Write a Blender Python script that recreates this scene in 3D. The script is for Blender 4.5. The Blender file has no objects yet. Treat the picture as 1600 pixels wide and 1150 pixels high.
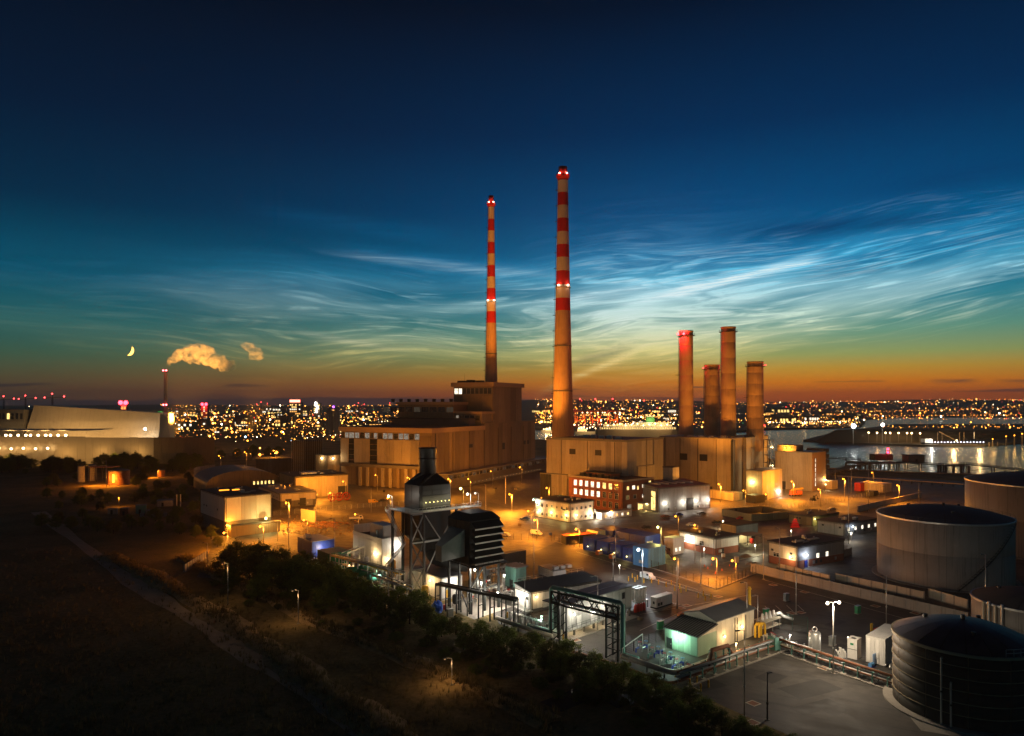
import bpy, math, random
from mathutils import Vector, Matrix
# ------------------------------------------------------------------ scene, camera, sky
scene = bpy.context.scene
COL = scene.collection
EYE, FOC, CX, HZ = 54.0, 1100.0, 800.0, 632.0      # drone height (m) and survey constants of the 1600 px photograph
camd = bpy.data.cameras.new('camera'); cam = bpy.data.objects.new('camera', camd); COL.objects.link(cam)
cam.location = (0, 0, EYE); cam.rotation_euler = (math.radians(90), 0, 0)
camd.sensor_width = 36.0; camd.lens = 36.0 * FOC / 1600.0; camd.shift_y = 57.0 / 1600.0
camd.clip_start = 1.0; camd.clip_end = 60000.0
scene.camera = cam
scene.render.engine = 'CYCLES'
scene.view_settings.view_transform = 'Standard'; scene.view_settings.look = 'None'
scene.view_settings.exposure = 0.0; scene.view_settings.gamma = 1.0
cy = scene.cycles
cy.use_denoising = True
try: cy.denoiser = 'OPENIMAGEDENOISE'
except Exception: pass
cy.max_bounces = 4; cy.diffuse_bounces = 2; cy.glossy_bounces = 2; cy.transmission_bounces = 2; cy.volume_bounces = 1
cy.transparent_max_bounces = 4; cy.caustics_reflective = False; cy.caustics_refractive = False
cy.use_adaptive_sampling = True; cy.adaptive_threshold = .01; cy.adaptive_min_samples = 8
cy.sample_clamp_indirect = 4.0; cy.use_light_tree = True
R = random.Random(7)

def lin(c):
    return tuple((v/255/12.92) if v/255 <= 0.04045 else ((v/255+0.055)/1.055)**2.4 for v in c)

class S:                                            # a shader socket with arithmetic
    def __init__(s, nt, sock): s.nt, s.k = nt, sock
    def op(s, o, b=None, c=None, clamp=False):
        n = s.nt.nodes.new('ShaderNodeMath'); n.operation = o; n.use_clamp = clamp
        for i, v in enumerate((s, b, c)):
            if v is None: continue
            if isinstance(v, S): s.nt.links.new(v.k, n.inputs[i])
            else: n.inputs[i].default_value = v
        return S(s.nt, n.outputs[0])
    def __add__(s, b): return s.op('ADD', b)
    def __sub__(s, b): return s.op('SUBTRACT', b)
    def __mul__(s, b): return s.op('MULTIPLY', b)
    def __truediv__(s, b): return s.op('DIVIDE', b)
    def sat(s): return s.op('ADD', 0.0, clamp=True)
    def sq(s): return s * s
    def gauss(s, w): return ((s / w).sq() * -1.0).op('EXPONENT')
    def step(s, a, b):                              # smooth 0..1 between a and b
        n = s.nt.nodes.new('ShaderNodeMapRange'); n.interpolation_type = 'SMOOTHSTEP'
        s.nt.links.new(s.k, n.inputs[0]); n.inputs[1].default_value = a; n.inputs[2].default_value = b
        return S(s.nt, n.outputs[0])
def xyz(nt, x, y, z):
    n = nt.nodes.new('ShaderNodeCombineXYZ')
    for i, v in enumerate((x, y, z)):
        if isinstance(v, S): nt.links.new(v.k, n.inputs[i])
        else: n.inputs[i].default_value = v
    return n.outputs[0]
def noise(nt, vec, scale, detail=4, rough=.55, dist=0, dim='3D'):
    n = nt.nodes.new('ShaderNodeTexNoise'); n.noise_dimensions = dim; nt.links.new(vec, n.inputs['Vector'])
    n.inputs['Scale'].default_value = scale; n.inputs['Detail'].default_value = detail
    n.inputs['Roughness'].default_value = rough; n.inputs['Distortion'].default_value = dist
    return S(nt, n.outputs['Fac'])
def ramp(nt, fac, stops):
    n = nt.nodes.new('ShaderNodeValToRGB'); nt.links.new(fac.k, n.inputs[0]); e = n.color_ramp.elements
    while len(e) < len(stops): e.new(0.5)
    for i, (p, c) in enumerate(stops): e[i].position = p; e[i].color = (*c, 1)
    return n.outputs[0]
def mixc(nt, f, a, b, mode='MIX'):
    n = nt.nodes.new('ShaderNodeMix'); n.data_type = 'RGBA'; n.blend_type = mode
    if isinstance(f, S): nt.links.new(f.k, n.inputs[0])
    else: n.inputs[0].default_value = f
    for i, v in ((6, a), (7, b)):
        if isinstance(v, tuple): n.inputs[i].default_value = (*v, 1)
        else: nt.links.new(v, n.inputs[i])
    return n.outputs[2]

def build_sky():
    w = bpy.data.worlds.new('World'); scene.world = w; w.use_nodes = True
    nt = w.node_tree; nt.nodes.clear()
    out = nt.nodes.new('ShaderNodeOutputWorld'); bg = nt.nodes.new('ShaderNodeBackground')
    nt.links.new(bg.outputs[0], out.inputs[0])
    tc = nt.nodes.new('ShaderNodeTexCoord'); sp = nt.nodes.new('ShaderNodeSeparateXYZ')
    nt.links.new(tc.outputs['Generated'], sp.inputs[0])
    x, y, z = (S(nt, sp.outputs[i]) for i in range(3))
    hyp = (x.sq() + y.sq()).op('SQRT')
    e = z / (hyp + 0.0001)                          # tangent of the elevation
    az = x.op('ARCTAN2', y)                         # bearing from the view axis
    # after-sunset gradient: strong towards the sun below the horizon, weak away from it
    t = e.op('MAXIMUM', 0.0).op('SQRT') * 0.9       # ramp coordinate
    def st(l): return [(min(1, math.sqrt(a)*0.9), lin(c)) for a, c in l]
    toward = ramp(nt, t, st([(0, (150, 66, 30)), (.014, (196, 88, 18)), (.03, (216, 122, 16)), (.048, (190, 146, 52)), (.066, (146, 156, 92)),
        (.095, (98, 148, 126)), (.135, (42, 128, 146)), (.19, (1, 100, 148)), (.27, (0, 70, 118)), (.38, (1, 43, 82)), (.56, (3, 19, 40)), (1.0, (3, 10, 22))]))
    away = ramp(nt, t, st([(0, (84, 58, 44)), (.018, (76, 62, 46)), (.036, (66, 74, 54)), (.06, (46, 82, 68)), (.1, (26, 86, 88)),
        (.16, (3, 74, 98)), (.25, (2, 38, 62)), (.36, (4, 24, 46)), (.56, (5, 12, 24)), (1.0, (4, 7, 14))]))
    f = (az - 0.36).gauss(0.58)
    base = mixc(nt, f, away, toward)
    # noctilucent cloud: thin bright veils and ripples 80 km up, bowed by perspective
    def n2(u, v, k, det, rough, dist=0): return noise(nt, xyz(nt, u, v, 0.0), k, det, rough, dist, '2D')
    tilt = ((az - .08).sq() + .02).op('SQRT') * (az.step(-.1, .2)*.1 + .04)
    ep = e - tilt + .01
    wob = n2(az*1.6 + 3.1, ep*5.0, 2.0, 1, .5) - .5
    q = ep + wob*.045
    veil = n2(az*1.7 + 2.1, q*15.0, 1.6, 3, .55)
    fine = n2(az*7.0 + q*14.0, q*150.0 + 5.7, 1.2, 3, .6, .5)
    curl = n2(az*3.4 + 9.2, q*30.0, 2.0, 3, .62, 1.2)
    rip = ((q*620.0 + az*60.0 + curl*12.0).op('SINE') * .5 + .5) * veil.step(.5, .68)
    env = q.step(.035, .085) * (S(nt, q.k).step(.14, .215) * -1.0 + 1.0)
    azw = (az + .6).step(0.0, .42)
    tex = veil.step(.38, .66)*.42 + (fine.step(.46, .74)*.75 + .12) * curl.step(.36, .7)*.85 + rip*.1
    m = env * tex * (azw*.8 + .2) * ((az - .3).gauss(.5)*.58 + .44)
    lowv = q.step(.02, .06) * (q.step(.07, .14)*-1.0 + 1.0) * fine.step(.5, .75) * .28 * (azw*.8+.2)
    # three strong crests of the veil
    def crest(x0, y0, x1, y1, wd, amp, soft=.06):
        a0, a1 = math.atan((x0-CX)/FOC), math.atan((x1-CX)/FOC)
        e0, e1 = (HZ-y0)/FOC*math.cos(a0), (HZ-y1)/FOC*math.cos(a1)
        b = (e1-e0)/(a1-a0)
        d = e - (az*b + (e0 - b*a0)) + wob*.012
        return d.gauss(wd) * az.step(a0-soft, a0+soft) * (az.step(a1-soft, a1+soft)*-1.0+1.0) * (fine.step(.3, .7)*.5+.5) * amp
    m = m + crest(985, 474, 1262, 406, .0075, .9, .03) + crest(940, 478, 1240, 430, .022, .22) + crest(875, 600, 1010, 540, .006, .6, .05) \
          + crest(960, 560, 1300, 470, .02, .22) + crest(1180, 418, 1750, 300, .02, .4) + crest(540, 392, 860, 430, .012, .26) + crest(420, 330, 700, 372, .012, .13) \
          + crest(500, 520, 900, 545, .014, .16)
    blob = ((az - .19).sq()*.45 + (e - .125).sq()).op('SQRT').gauss(.085) * (curl.step(.35, .7)*.7 + .3) * .8
    m = (m + lowv + blob).sat()
    cc = ramp(nt, t, st([(0, (205, 120, 50)), (.04, (232, 168, 70)), (.075, (226, 214, 138)), (.11, (206, 226, 200)), (.145, (180, 222, 226)), (.18, (86, 194, 230)), (.23, (12, 140, 198)), (.34, (2, 96, 158)), (1.0, (4, 40, 70))]))
    sky = mixc(nt, m * (f*.55+.45), base, cc)
    fil = n2(az*17.0 + q*80.0, q*560.0, 1.0, 2, .6).step(.42, .7)
    white = crest(1000, 472, 1262, 406, .0058, 1.0, .035)*(fil*.3 + 1.0)*1.15 + crest(875, 600, 1012, 538, .0042, 1.0, .05)*.7 + blob*.42 + crest(930, 520, 1010, 480, .012, .6, .04)*.6 + crest(880, 470, 1010, 452, .006, .5, .05) \
        + crest(480, 520, 620, 548, .004, .5, .06)*.6 + crest(560, 400, 860, 430, .005, .5, .08)*.5
    white = white * (fil*.6 + .5) + env*fil*curl.step(.42, .66)*((az - .3).gauss(.42))*.3
    sky = mixc(nt, white.sat(), sky, mixc(nt, e.step(.05, .14), lin((238, 214, 140)), lin((214, 234, 238))))
    # dark gaps in the veil, upper right
    gap = crest(1170, 362, 1520, 332, .011, .75, .1) + crest(1380, 300, 1640, 250, .014, .4, .1) + crest(905, 562, 985, 540, .008, .35, .02)
    sky = mixc(nt, gap.sat(), sky, lin((2, 48, 92)))
    # slate stratus lying on the horizon, and a few small lenses above it
    bn = n2(az*3.0, e*60.0, 1.4, 3, .6)
    top = bn*.02 - .002 + (az - .45).step(-.35, .1)*-.006
    bank = ((e - top).step(-.003, .0025)*-1.0 + 1.0) * .86
    ln = n2(az*7.0, e*150.0 + 4.0, 1.0, 1, .5).step(.66, .74) * ((e-.02).gauss(.012)) * .7
    lens = crest(1458, 597, 1520, 598, .0024, .8, .012) + crest(1562, 599, 1640, 600, .0018, .6, .012)
    bankc = mixc(nt, f, lin((46, 38, 46)), lin((62, 47, 58)))
    sky = mixc(nt, (bank + ln + lens).sat(), sky, bankc)
    nt.links.new(sky, bg.inputs[0]); bg.inputs[1].default_value = 1.1
build_sky()
scene.world.cycles.sampling_method = 'MANUAL'; scene.world.cycles.sample_map_resolution = 512
# ------------------------------------------------------------------ tools
def G(px, py, z=0.0):                               # survey sight onto the level z
    Y = (EYE - z) * FOC / (py - HZ)
    return Vector(((px - CX) * Y / FOC, Y, z))
def at(px, py, Y):                                  # survey sight at a known distance
    return Vector(((px - CX) * Y / FOC, Y, EYE - (py - HZ) * Y / FOC))
def hgt(py, Y): return EYE - (py - HZ) * Y / FOC

class MB:
    def __init__(s): s.v, s.f = [], []
    def add(s, vs, fs):
        o = len(s.v); s.v += [tuple(p) for p in vs]; s.f += [tuple(i+o for i in q) for q in fs]; return s
    def box(s, x0, x1, y0, y1, z0, z1):
        return s.add([(x0,y0,z0),(x1,y0,z0),(x1,y1,z0),(x0,y1,z0),(x0,y0,z1),(x1,y0,z1),(x1,y1,z1),(x0,y1,z1)],
                     [(0,3,2,1),(4,5,6,7),(0,1,5,4),(1,2,6,5),(2,3,7,6),(3,0,4,7)])
    def prism(s, poly, z0, z1):
        n = len(poly)
        if sum(poly[i][0]*poly[(i+1)%n][1]-poly[(i+1)%n][0]*poly[i][1] for i in range(n)) < 0: poly = poly[::-1]
        vs = [(p[0],p[1],z0) for p in poly] + [(p[0],p[1],z1) for p in poly]
        return s.add(vs, [tuple(range(n-1,-1,-1)), tuple(range(n,2*n))] + [(i,(i+1)%n,n+(i+1)%n,n+i) for i in range(n)])
    def beam(s, p, q, w, h=None):
        p, q = Vector(p), Vector(q); h = h or w; d = q-p
        if d.length < 1e-6: return s
        d.normalize(); up = Vector((0,0,1)) if abs(d.z) < .95 else Vector((0,1,0))
        a = d.cross(up).normalized(); b = a.cross(d).normalized()
        vs = [c + a*sx*w/2 + b*sy*h/2 for c in (p, q) for sx, sy in ((-1,-1),(1,-1),(1,1),(-1,1))]
        return s.add(vs, [(0,1,2,3),(7,6,5,4),(0,4,5,1),(1,5,6,2),(2,6,7,3),(3,7,4,0)])
    def cyl(s, p, q, r0, r1=None, n=10):
        return s.tube([p, q], [r0, r0 if r1 is None else r1], n)
    def tube(s, pts, r, n=8, cap=True):
        pts = [Vector(p) for p in pts]; m = len(pts); rs = r if isinstance(r, (list, tuple)) else [r]*m
        vs, fs = [], []; prev = None
        for i, p in enumerate(pts):
            d = (pts[min(i+1,m-1)] - pts[max(i-1,0)]).normalized()
            if prev is None:
                up = Vector((0,0,1)) if abs(d.z) < .95 else Vector((1,0,0)); a = d.cross(up).normalized()
            else: a = (prev - d*prev.dot(d)).normalized()
            prev = a; b = d.cross(a)
            k = 1.0
            if 0 < i < m-1:
                c = (pts[i]-pts[i-1]).normalized().dot((pts[i+1]-pts[i]).normalized()); k = 1/max(.5, math.sqrt((1+c)/2))
            for j in range(n):
                t = 2*math.pi*j/n; vs.append(p + (a*math.cos(t)+b*math.sin(t))*rs[i])
        for i in range(m-1):
            for j in range(n): fs.append((i*n+j, i*n+(j+1)%n, (i+1)*n+(j+1)%n, (i+1)*n+j))
        if cap: fs += [tuple(range(n-1,-1,-1)), tuple(range((m-1)*n, m*n))]
        return s.add(vs, fs)
    def lathe(s, prof, n=32, c=(0,0,0), a0=0, a1=2*math.pi):
        full = abs(a1-a0-2*math.pi) < 1e-6; k = n if full else n+1; vs, fs = [], []
        for r, z in prof:
            for j in range(k):
                t = a0+(a1-a0)*j/n; vs.append((c[0]+r*math.cos(t), c[1]+r*math.sin(t), c[2]+z))
        for i in range(len(prof)-1):
            for j in range(n): fs.append((i*k+j, i*k+(j+1)%k, (i+1)*k+(j+1)%k, (i+1)*k+j))
        return s.add(vs, fs)
    def ball(s, c, r, n=8, m=5, sz=1.0):
        c = Vector(c); vs = [c+Vector((0,0,r*sz))]; fs = []
        for i in range(1, m):
            t = math.pi*i/m
            for j in range(n): u = 2*math.pi*j/n; vs.append(c+Vector((r*math.sin(t)*math.cos(u), r*math.sin(t)*math.sin(u), r*sz*math.cos(t))))
        vs.append(c-Vector((0,0,r*sz))); L = len(vs)-1
        for j in range(n):
            fs.append((0, 1+j, 1+(j+1)%n)); fs.append((L, L-n+(j+1)%n, L-n+j))
            for i in range(m-2): a = 1+i*n; fs.append((a+j, a+n+j, a+n+(j+1)%n, a+(j+1)%n))
        return s.add(vs, fs)
    def mesh(s, name, mat=None, smooth=False):
        me = bpy.data.meshes.new(name); me.from_pydata(s.v, [], s.f)
        if mat: me.materials.append(mat)
        if smooth: me.polygons.foreach_set('use_smooth', [True]*len(me.polygons))
        me.update(); return me
    def obj(s, name, mat, parent=None, loc=(0,0,0), rz=0, smooth=False):
        return put(name, s.mesh(name, mat, smooth), parent, loc, rz)

def put(name, me, parent=None, loc=(0,0,0), rz=0):
    o = bpy.data.objects.new(name, me); COL.objects.link(o); o.parent = parent; o.location = loc; o.rotation_euler = (0,0,rz); return o
def tag(o, label, cat, group=None):
    o['label'] = label; o['category'] = cat
    if group: o['group'] = group
    return o
def thing(name, label, cat, loc=(0,0,0), rz=0, group=None):
    return tag(put(name, None, None, loc, rz), label, cat, group)
def struct(o): o['kind'] = 'structure'; return o
def stuff(o): o['kind'] = 'stuff'; return o
def copy_tree(o, parent=None):
    c = o.copy(); COL.objects.link(c); c.parent = parent
    for ch in o.children: copy_tree(ch, c)
    return c
CACHE = {}
def cached(key, make):
    if key not in CACHE: CACHE[key] = make()
    return CACHE[key]

# ---- materials
MATS = {}
def mat(name, rgb, rough=.65, metal=0.0, var=.22, scale=.35, streak=.0, bump=0.0, bscale=8.0, rib=None, spec=.4):
    if name in MATS: return MATS[name]
    m = bpy.data.materials.new(name); m.use_nodes = True; nt = m.node_tree; b = nt.nodes['Principled BSDF']; MATS[name] = m
    geo = nt.nodes.new('ShaderNodeNewGeometry'); pos = geo.outputs['Position']
    n = noise(nt, pos, scale, 5, .62); n2 = noise(nt, pos, scale*7, 3, .6)
    v = (n - .5)*2.2*var + (n2 - .5)*1.1*var + 1.0
    if streak:
        sp = nt.nodes.new('ShaderNodeSeparateXYZ'); nt.links.new(pos, sp.inputs[0])
        sx, sy, sz = (S(nt, sp.outputs[i]) for i in range(3))
        sn = noise(nt, xyz(nt, sx*1.7, sy*1.7, sz*.07), 1.0, 4, .65)
        v = v * (sn.step(.5, .78)*-streak + 1.0)
    mul = nt.nodes.new('ShaderNodeVectorMath'); mul.operation = 'SCALE'; mul.inputs[0].default_value = rgb
    nt.links.new(v.k, mul.inputs['Scale']); nt.links.new(mul.outputs[0], b.inputs['Base Color'])
    nt.links.new((n2*.25 + (rough - .12)).sat().k, b.inputs['Roughness'])
    b.inputs['Metallic'].default_value = metal; b.inputs['Specular IOR Level'].default_value = spec
    if bump:
        bp = nt.nodes.new('ShaderNodeBump'); bp.inputs['Strength'].default_value = bump; bp.inputs['Distance'].default_value = .05
        nt.links.new(noise(nt, pos, bscale, 4, .6).k, bp.inputs['Height']); nt.links.new(bp.outputs[0], b.inputs['Normal'])
    return m
def glow(name, rgb, strength, sample=False):
    if name in MATS: return MATS[name]
    m = bpy.data.materials.new(name); m.use_nodes = True; nt = m.node_tree; nt.nodes.clear(); MATS[name] = m
    o = nt.nodes.new('ShaderNodeOutputMaterial'); e = nt.nodes.new('ShaderNodeEmission')
    e.inputs[0].default_value = (*rgb, 1); e.inputs[1].default_value = strength; nt.links.new(e.outputs[0], o.inputs[0])
    m.cycles.emission_sampling = 'AUTO' if sample else 'NONE'
    return m
def lit_glass(name, rgb, strength):                 # glowing pane for a lit room; uneven brightness put into the glow by noise
    if name in MATS: return MATS[name]
    m = bpy.data.materials.new(name); m.use_nodes = True; nt = m.node_tree; nt.nodes.clear(); MATS[name] = m
    o = nt.nodes.new('ShaderNodeOutputMaterial'); e = nt.nodes.new('ShaderNodeEmission')
    g = nt.nodes.new('ShaderNodeNewGeometry')
    v = noise(nt, g.outputs['Position'], .9, 4, .7).step(.3, .68)*strength + strength*.25
    e.inputs[0].default_value = (*rgb, 1); nt.links.new(v.k, e.inputs[1]); nt.links.new(e.outputs[0], o.inputs[0])
    m.cycles.emission_sampling = 'NONE'; return m
SODIUM, WARM, WHITE, GREENW, RED, YELL = (1, .31, .022), (1, .66, .3), (1, .9, .74), (.55, 1, .72), (1, .02, .03), (1, .8, .25)
LENS = {}
def lens(c, k=14.0):
    return glow('lens_%d_%d_%d_%d' % (c[0]*99, c[1]*99, c[2]*99, k*10), c, k)
def light(parent, loc, color, power, radius=.3, spot=None, aim=None, blend=.5):
    if color == SODIUM and not spot: power *= 1.35
    if not spot and parent and parent.location.y > 600 and parent.name.split('.')[0] not in ('flood_mast', 'barge', 'ferry', 'moored_ship', 'oil_jetty', 'spit_lamp', 'mooring_pile'):     # hooded lamps of the far shore, turned to what they light
        spot, aim, blend = 160, (0, .93, -.36), .3
    d = bpy.data.lights.new('lamp_light', 'SPOT' if spot else 'POINT'); d.energy = power; d.color = color; d.shadow_soft_size = radius
    if spot: d.spot_size = math.radians(spot); d.spot_blend = blend
    o = bpy.data.objects.new('lamp_light', d); COL.objects.link(o); o.parent = parent; o.location = loc
    if aim is not None: o.rotation_euler = Vector(aim).to_track_quat('-Z', 'Y').to_euler()
    return o

m_clad   = mat('cladding_cream', (.37,.33,.26), .55, 0, .2, .08, .5)
m_cladg  = mat('cladding_grey', (.30,.30,.28), .5, 0, .2, .1, .5)
m_cladw  = mat('cladding_white', (.6,.58,.54), .5, 0, .1, .1, .3)
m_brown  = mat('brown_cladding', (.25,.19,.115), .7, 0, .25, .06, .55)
m_conc   = mat('concrete', (.33,.30,.26), .85, 0, .25, .12, .4, .3)
m_concd  = mat('dark_concrete', (.16,.15,.135), .9, 0, .25, .12, .3, .3)
m_brick  = mat('brick', (.25,.085,.045), .8, 0, .2, .3, .2, .2)
m_roof   = mat('roof_felt', (.06,.06,.062), .85, 0, .35, .15)
m_roofg  = mat('roof_sheet_grey', (.16,.165,.165), .55, .1, .25, .2)
m_black  = mat('black_steel', (.011,.012,.013), .5, .2, .3, .3)
m_dark   = mat('dark_steel', (.03,.033,.033), .55, .2, .3, .4)
m_steel  = mat('grey_steel', (.28,.29,.28), .45, .6, .25, .5)
m_galv   = mat('galvanised', (.5,.5,.48), .4, .7, .2, .6)
m_white  = mat('white_paint', (.72,.7,.66), .5, 0, .1, .4, .25)
m_cream  = mat('cream_paint', (.62,.55,.42), .55, 0, .12, .3, .25)
m_yel    = mat('yellow_paint', (.75,.43,.03), .5, 0, .2, .8)
m_redp   = mat('red_paint', (.5,.03,.02), .5, 0, .2, .6)
m_blue   = mat('blue_paint', (.02,.045,.28), .45, 0, .2, .3, .3)
m_bluel  = mat('light_blue_paint', (.1,.3,.6), .45, 0, .2, .3)
m_green  = mat('green_paint', (.02,.22,.09), .5, 0, .2, .4, .2)
m_teal   = mat('teal_paint', (.12,.28,.24), .5, .2, .2, .4)
m_orange = mat('orange_paint', (.62,.14,.03), .5, 0, .2, .4, .2)
m_rust   = mat('rust_pipe', (.26,.11,.06), .7, .2, .4, .8)
m_glassd = mat('dark_glass', (.02,.025,.03), .12, 0, .2, .5, spec=.8)
m_tank   = mat('tank_cream', (.27,.245,.22), .55, 0, .22, .07, .6)
m_tankd  = mat('tank_dark', (.022,.019,.013), .62, 0, .5, .25, .5)
m_wood   = mat('timber', (.2,.14,.08), .85, 0, .35, .6)
m_rubble = mat('rubble', (.3,.2,.12), .95, 0, .4, .6)
# ------------------------------------------------------------------ the setting: ground, yards, water, far land, hills
def sheet(name, pts, z, m):
    mb = MB(); mb.add([(p[0], p[1], z) for p in pts], [tuple(range(len(pts)))])
    me = mb.mesh(name, m)
    if me.polygons[0].normal.z < 0: me.flip_normals()
    return struct(put(name, me))
def px(*l, z=0.0): return [G(a, b, z) for a, b in l]

def grass_mat():
    m = bpy.data.materials.new('rough_grass'); m.use_nodes = True; nt = m.node_tree; b = nt.nodes['Principled BSDF']
    g = nt.nodes.new('ShaderNodeNewGeometry').outputs['Position']
    a = noise(nt, g, .05, 5, .65); c = noise(nt, g, .9, 4, .7)
    col = ramp(nt, (a*.6 + c*.5).sat(), [(.28, (.08,.075,.032)), (.46, (.16,.13,.055)), (.6, (.27,.2,.09)), (.78, (.38,.28,.14))])
    nt.links.new(col, b.inputs['Base Color']); b.inputs['Roughness'].default_value = .95; b.inputs['Specular IOR Level'].default_value = .1
    bp = nt.nodes.new('ShaderNodeBump'); bp.inputs['Strength'].default_value = .8; bp.inputs['Distance'].default_value = .3
    nt.links.new(noise(nt, g, 1.5, 5, .7).k, bp.inputs['Height']); nt.links.new(bp.outputs[0], b.inputs['Normal'])
    return m
def asphalt_mat(name, rgb, wet=.0):
    m = bpy.data.materials.new(name); m.use_nodes = True; nt = m.node_tree; b = nt.nodes['Principled BSDF']
    g = nt.nodes.new('ShaderNodeNewGeometry').outputs['Position']
    a = noise(nt, g, .04, 5, .6); c = noise(nt, g, .35, 5, .7); d = noise(nt, g, 6.0, 3, .7)
    sp = nt.nodes.new('ShaderNodeSeparateXYZ'); nt.links.new(g, sp.inputs[0])
    X, Y = S(nt, sp.outputs[0]), S(nt, sp.outputs[1])
    tyre = noise(nt, xyz(nt, (X*.5+Y*.866)*.9, (X*.866-Y*.5)*.03, 0.0), 1.0, 3, .5).step(.5, .7)
    v = a.step(.3, .7)*.7 + c.step(.3,.72)*.8 + d*.4 + tyre*-.45 + .12
    mul = nt.nodes.new('ShaderNodeVectorMath'); mul.operation = 'SCALE'; mul.inputs[0].default_value = rgb
    nt.links.new(v.k, mul.inputs['Scale']); nt.links.new(mul.outputs[0], b.inputs['Base Color'])
    nt.links.new((c*.35 + a.step(.35, .65)*.25 + .4).k, b.inputs['Roughness'])
    bp = nt.nodes.new('ShaderNodeBump'); bp.inputs['Strength'].default_value = .35; bp.inputs['Distance'].default_value = .03
    nt.links.new(d.k, bp.inputs['Height']); nt.links.new(bp.outputs[0], b.inputs['Normal'])
    return m
def water_mat():
    m = bpy.data.materials.new('river_water'); m.use_nodes = True; nt = m.node_tree; b = nt.nodes['Principled BSDF']
    b.inputs['Base Color'].default_value = (.004,.03,.07,1); b.inputs['Roughness'].default_value = .2; b.inputs['IOR'].default_value = 1.33; b.inputs['Specular Tint'].default_value = (.6,.8,1,1)
    g = nt.nodes.new('ShaderNodeNewGeometry').outputs['Position']
    h = noise(nt, g, .11, 4, .6)*1.0 + noise(nt, g, .6, 3, .6)*.35
    bp = nt.nodes.new('ShaderNodeBump'); bp.inputs['Strength'].default_value = 1.0; bp.inputs['Distance'].default_value = 4.5
    nt.links.new(h.k, bp.inputs['Height']); nt.links.new(bp.outputs[0], b.inputs['Normal'])
    return m
m_grass = grass_mat(); m_asph = asphalt_mat('asphalt', (.06,.054,.048)); m_yard = asphalt_mat('yard_concrete', (.13,.112,.092))
m_road = asphalt_mat('old_road', (.09,.082,.072)); m_land = mat('far_land', (.05,.042,.028), .95, 0, .4, .01)
WZ = -3.0
# near bank: one sheet from behind the camera to the river wall and, on the left, on to the horizon
shore = [G(1640,752,WZ), G(1500,747,WZ), G(1400,744,WZ), G(1290,738,WZ), G(1200,722,WZ), G(1060,705,WZ), G(900,694,WZ), G(836,690,WZ)]
left_far = [G(770,665), Vector((-60,3200,0)), Vector((-100,9700,0)), Vector((-9700,9700,0)), Vector((-9700,-300,0)), Vector((3000,-300,0)), Vector((3000,420,0))]
ground = sheet('ground', shore + left_far, 0.0, m_grass)
mb = MB()
for a, b in zip(shore[:-1], shore[1:]):
    mb.add([(a.x,a.y,WZ-2),(b.x,b.y,WZ-2),(b.x,b.y,.9),(a.x,a.y,.9)], [(0,1,2,3)])
    mb.beam((a.x,a.y,.55), (b.x,b.y,.55), 1.2, .7)
tag(mb.obj('river_wall', m_conc), 'low concrete river wall along the near bank', 'wall')
struct(MB().add([(-3000,300,WZ),(9700,300,WZ),(9700,9600,WZ),(-3000,9600,WZ)], [(0,1,2,3)]).obj('water', water_mat()))
# north bank with the docks
nb = [G(775,664,WZ), G(838,672,WZ), G(905,677,WZ), G(960,681,WZ), G(1075,683,WZ), G(1130,678,WZ), G(1200,672,WZ), G(1300,670,WZ), G(1345,668,WZ), G(1352,661,WZ), G(1345,657,WZ), G(1400,652.5,WZ), G(1760,652,WZ)]
nb2 = nb + [Vector((9700,4000,0)), Vector((9700,9500,0)), Vector((-100,9500,0)), Vector((-70,3200,0))]
mb = MB(); mb.prism([(p.x,p.y) for p in nb2], WZ-1, .8); struct(mb.obj('far_bank', m_land))
# low spit in the river with its dark spoil heap
sp = [G(1255,690,WZ), G(1300,693,WZ), G(1380,696,WZ), G(1440,698,WZ), G(1540,698,WZ), G(1700,684,WZ), G(1760,664,WZ), G(1400,664,WZ), G(1300,678,WZ)]
mb = MB(); mb.prism([(p.x,p.y) for p in sp], WZ-1, -.4); struct(mb.obj('spit', m_land))
def mound(name, c, rx, ry, h, m, seed, n=40, k=9, flat=.55, rot=0):
    rr = random.Random(seed); ph = [rr.uniform(0, 6.28) for _ in range(6)]; vs, fs = [], []
    for i in range(k+1):
        t = i/k; rad = 1-t*(1-flat*.2) if t < 1 else .0
        zz = h*min(1, (1-(1-t)**1.6)*1.05)
        for j in range(n):
            a = 2*math.pi*j/n; w = 1+.1*math.sin(3*a+ph[0])+.07*math.sin(5*a+ph[1])+.05*math.sin(9*a+ph[2])
            x, y = rx*rad*w*math.cos(a), ry*rad*w*math.sin(a)
            vs.append((c[0]+x*math.cos(rot)-y*math.sin(rot), c[1]+x*math.sin(rot)+y*math.cos(rot), c[2]+zz*(1+.12*math.sin(4*a+ph[3]+t*3))))
    for i in range(k):
        for j in range(n): fs.append((i*n+j, i*n+(j+1)%n, (i+1)*n+(j+1)%n, (i+1)*n+j))
    return struct(MB().add(vs, fs).obj(name, m, smooth=True))
c = at(1385, 685, 1040); mound('spoil_heap', (c.x, c.y, -.5), 110, 34, 16, m_land, 3, flat=3.2)
c = at(1600, 685, 1150); mound('spoil_heap', (c.x, c.y, -.5), 150, 40, 11, m_land, 5, flat=3.0)
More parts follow.
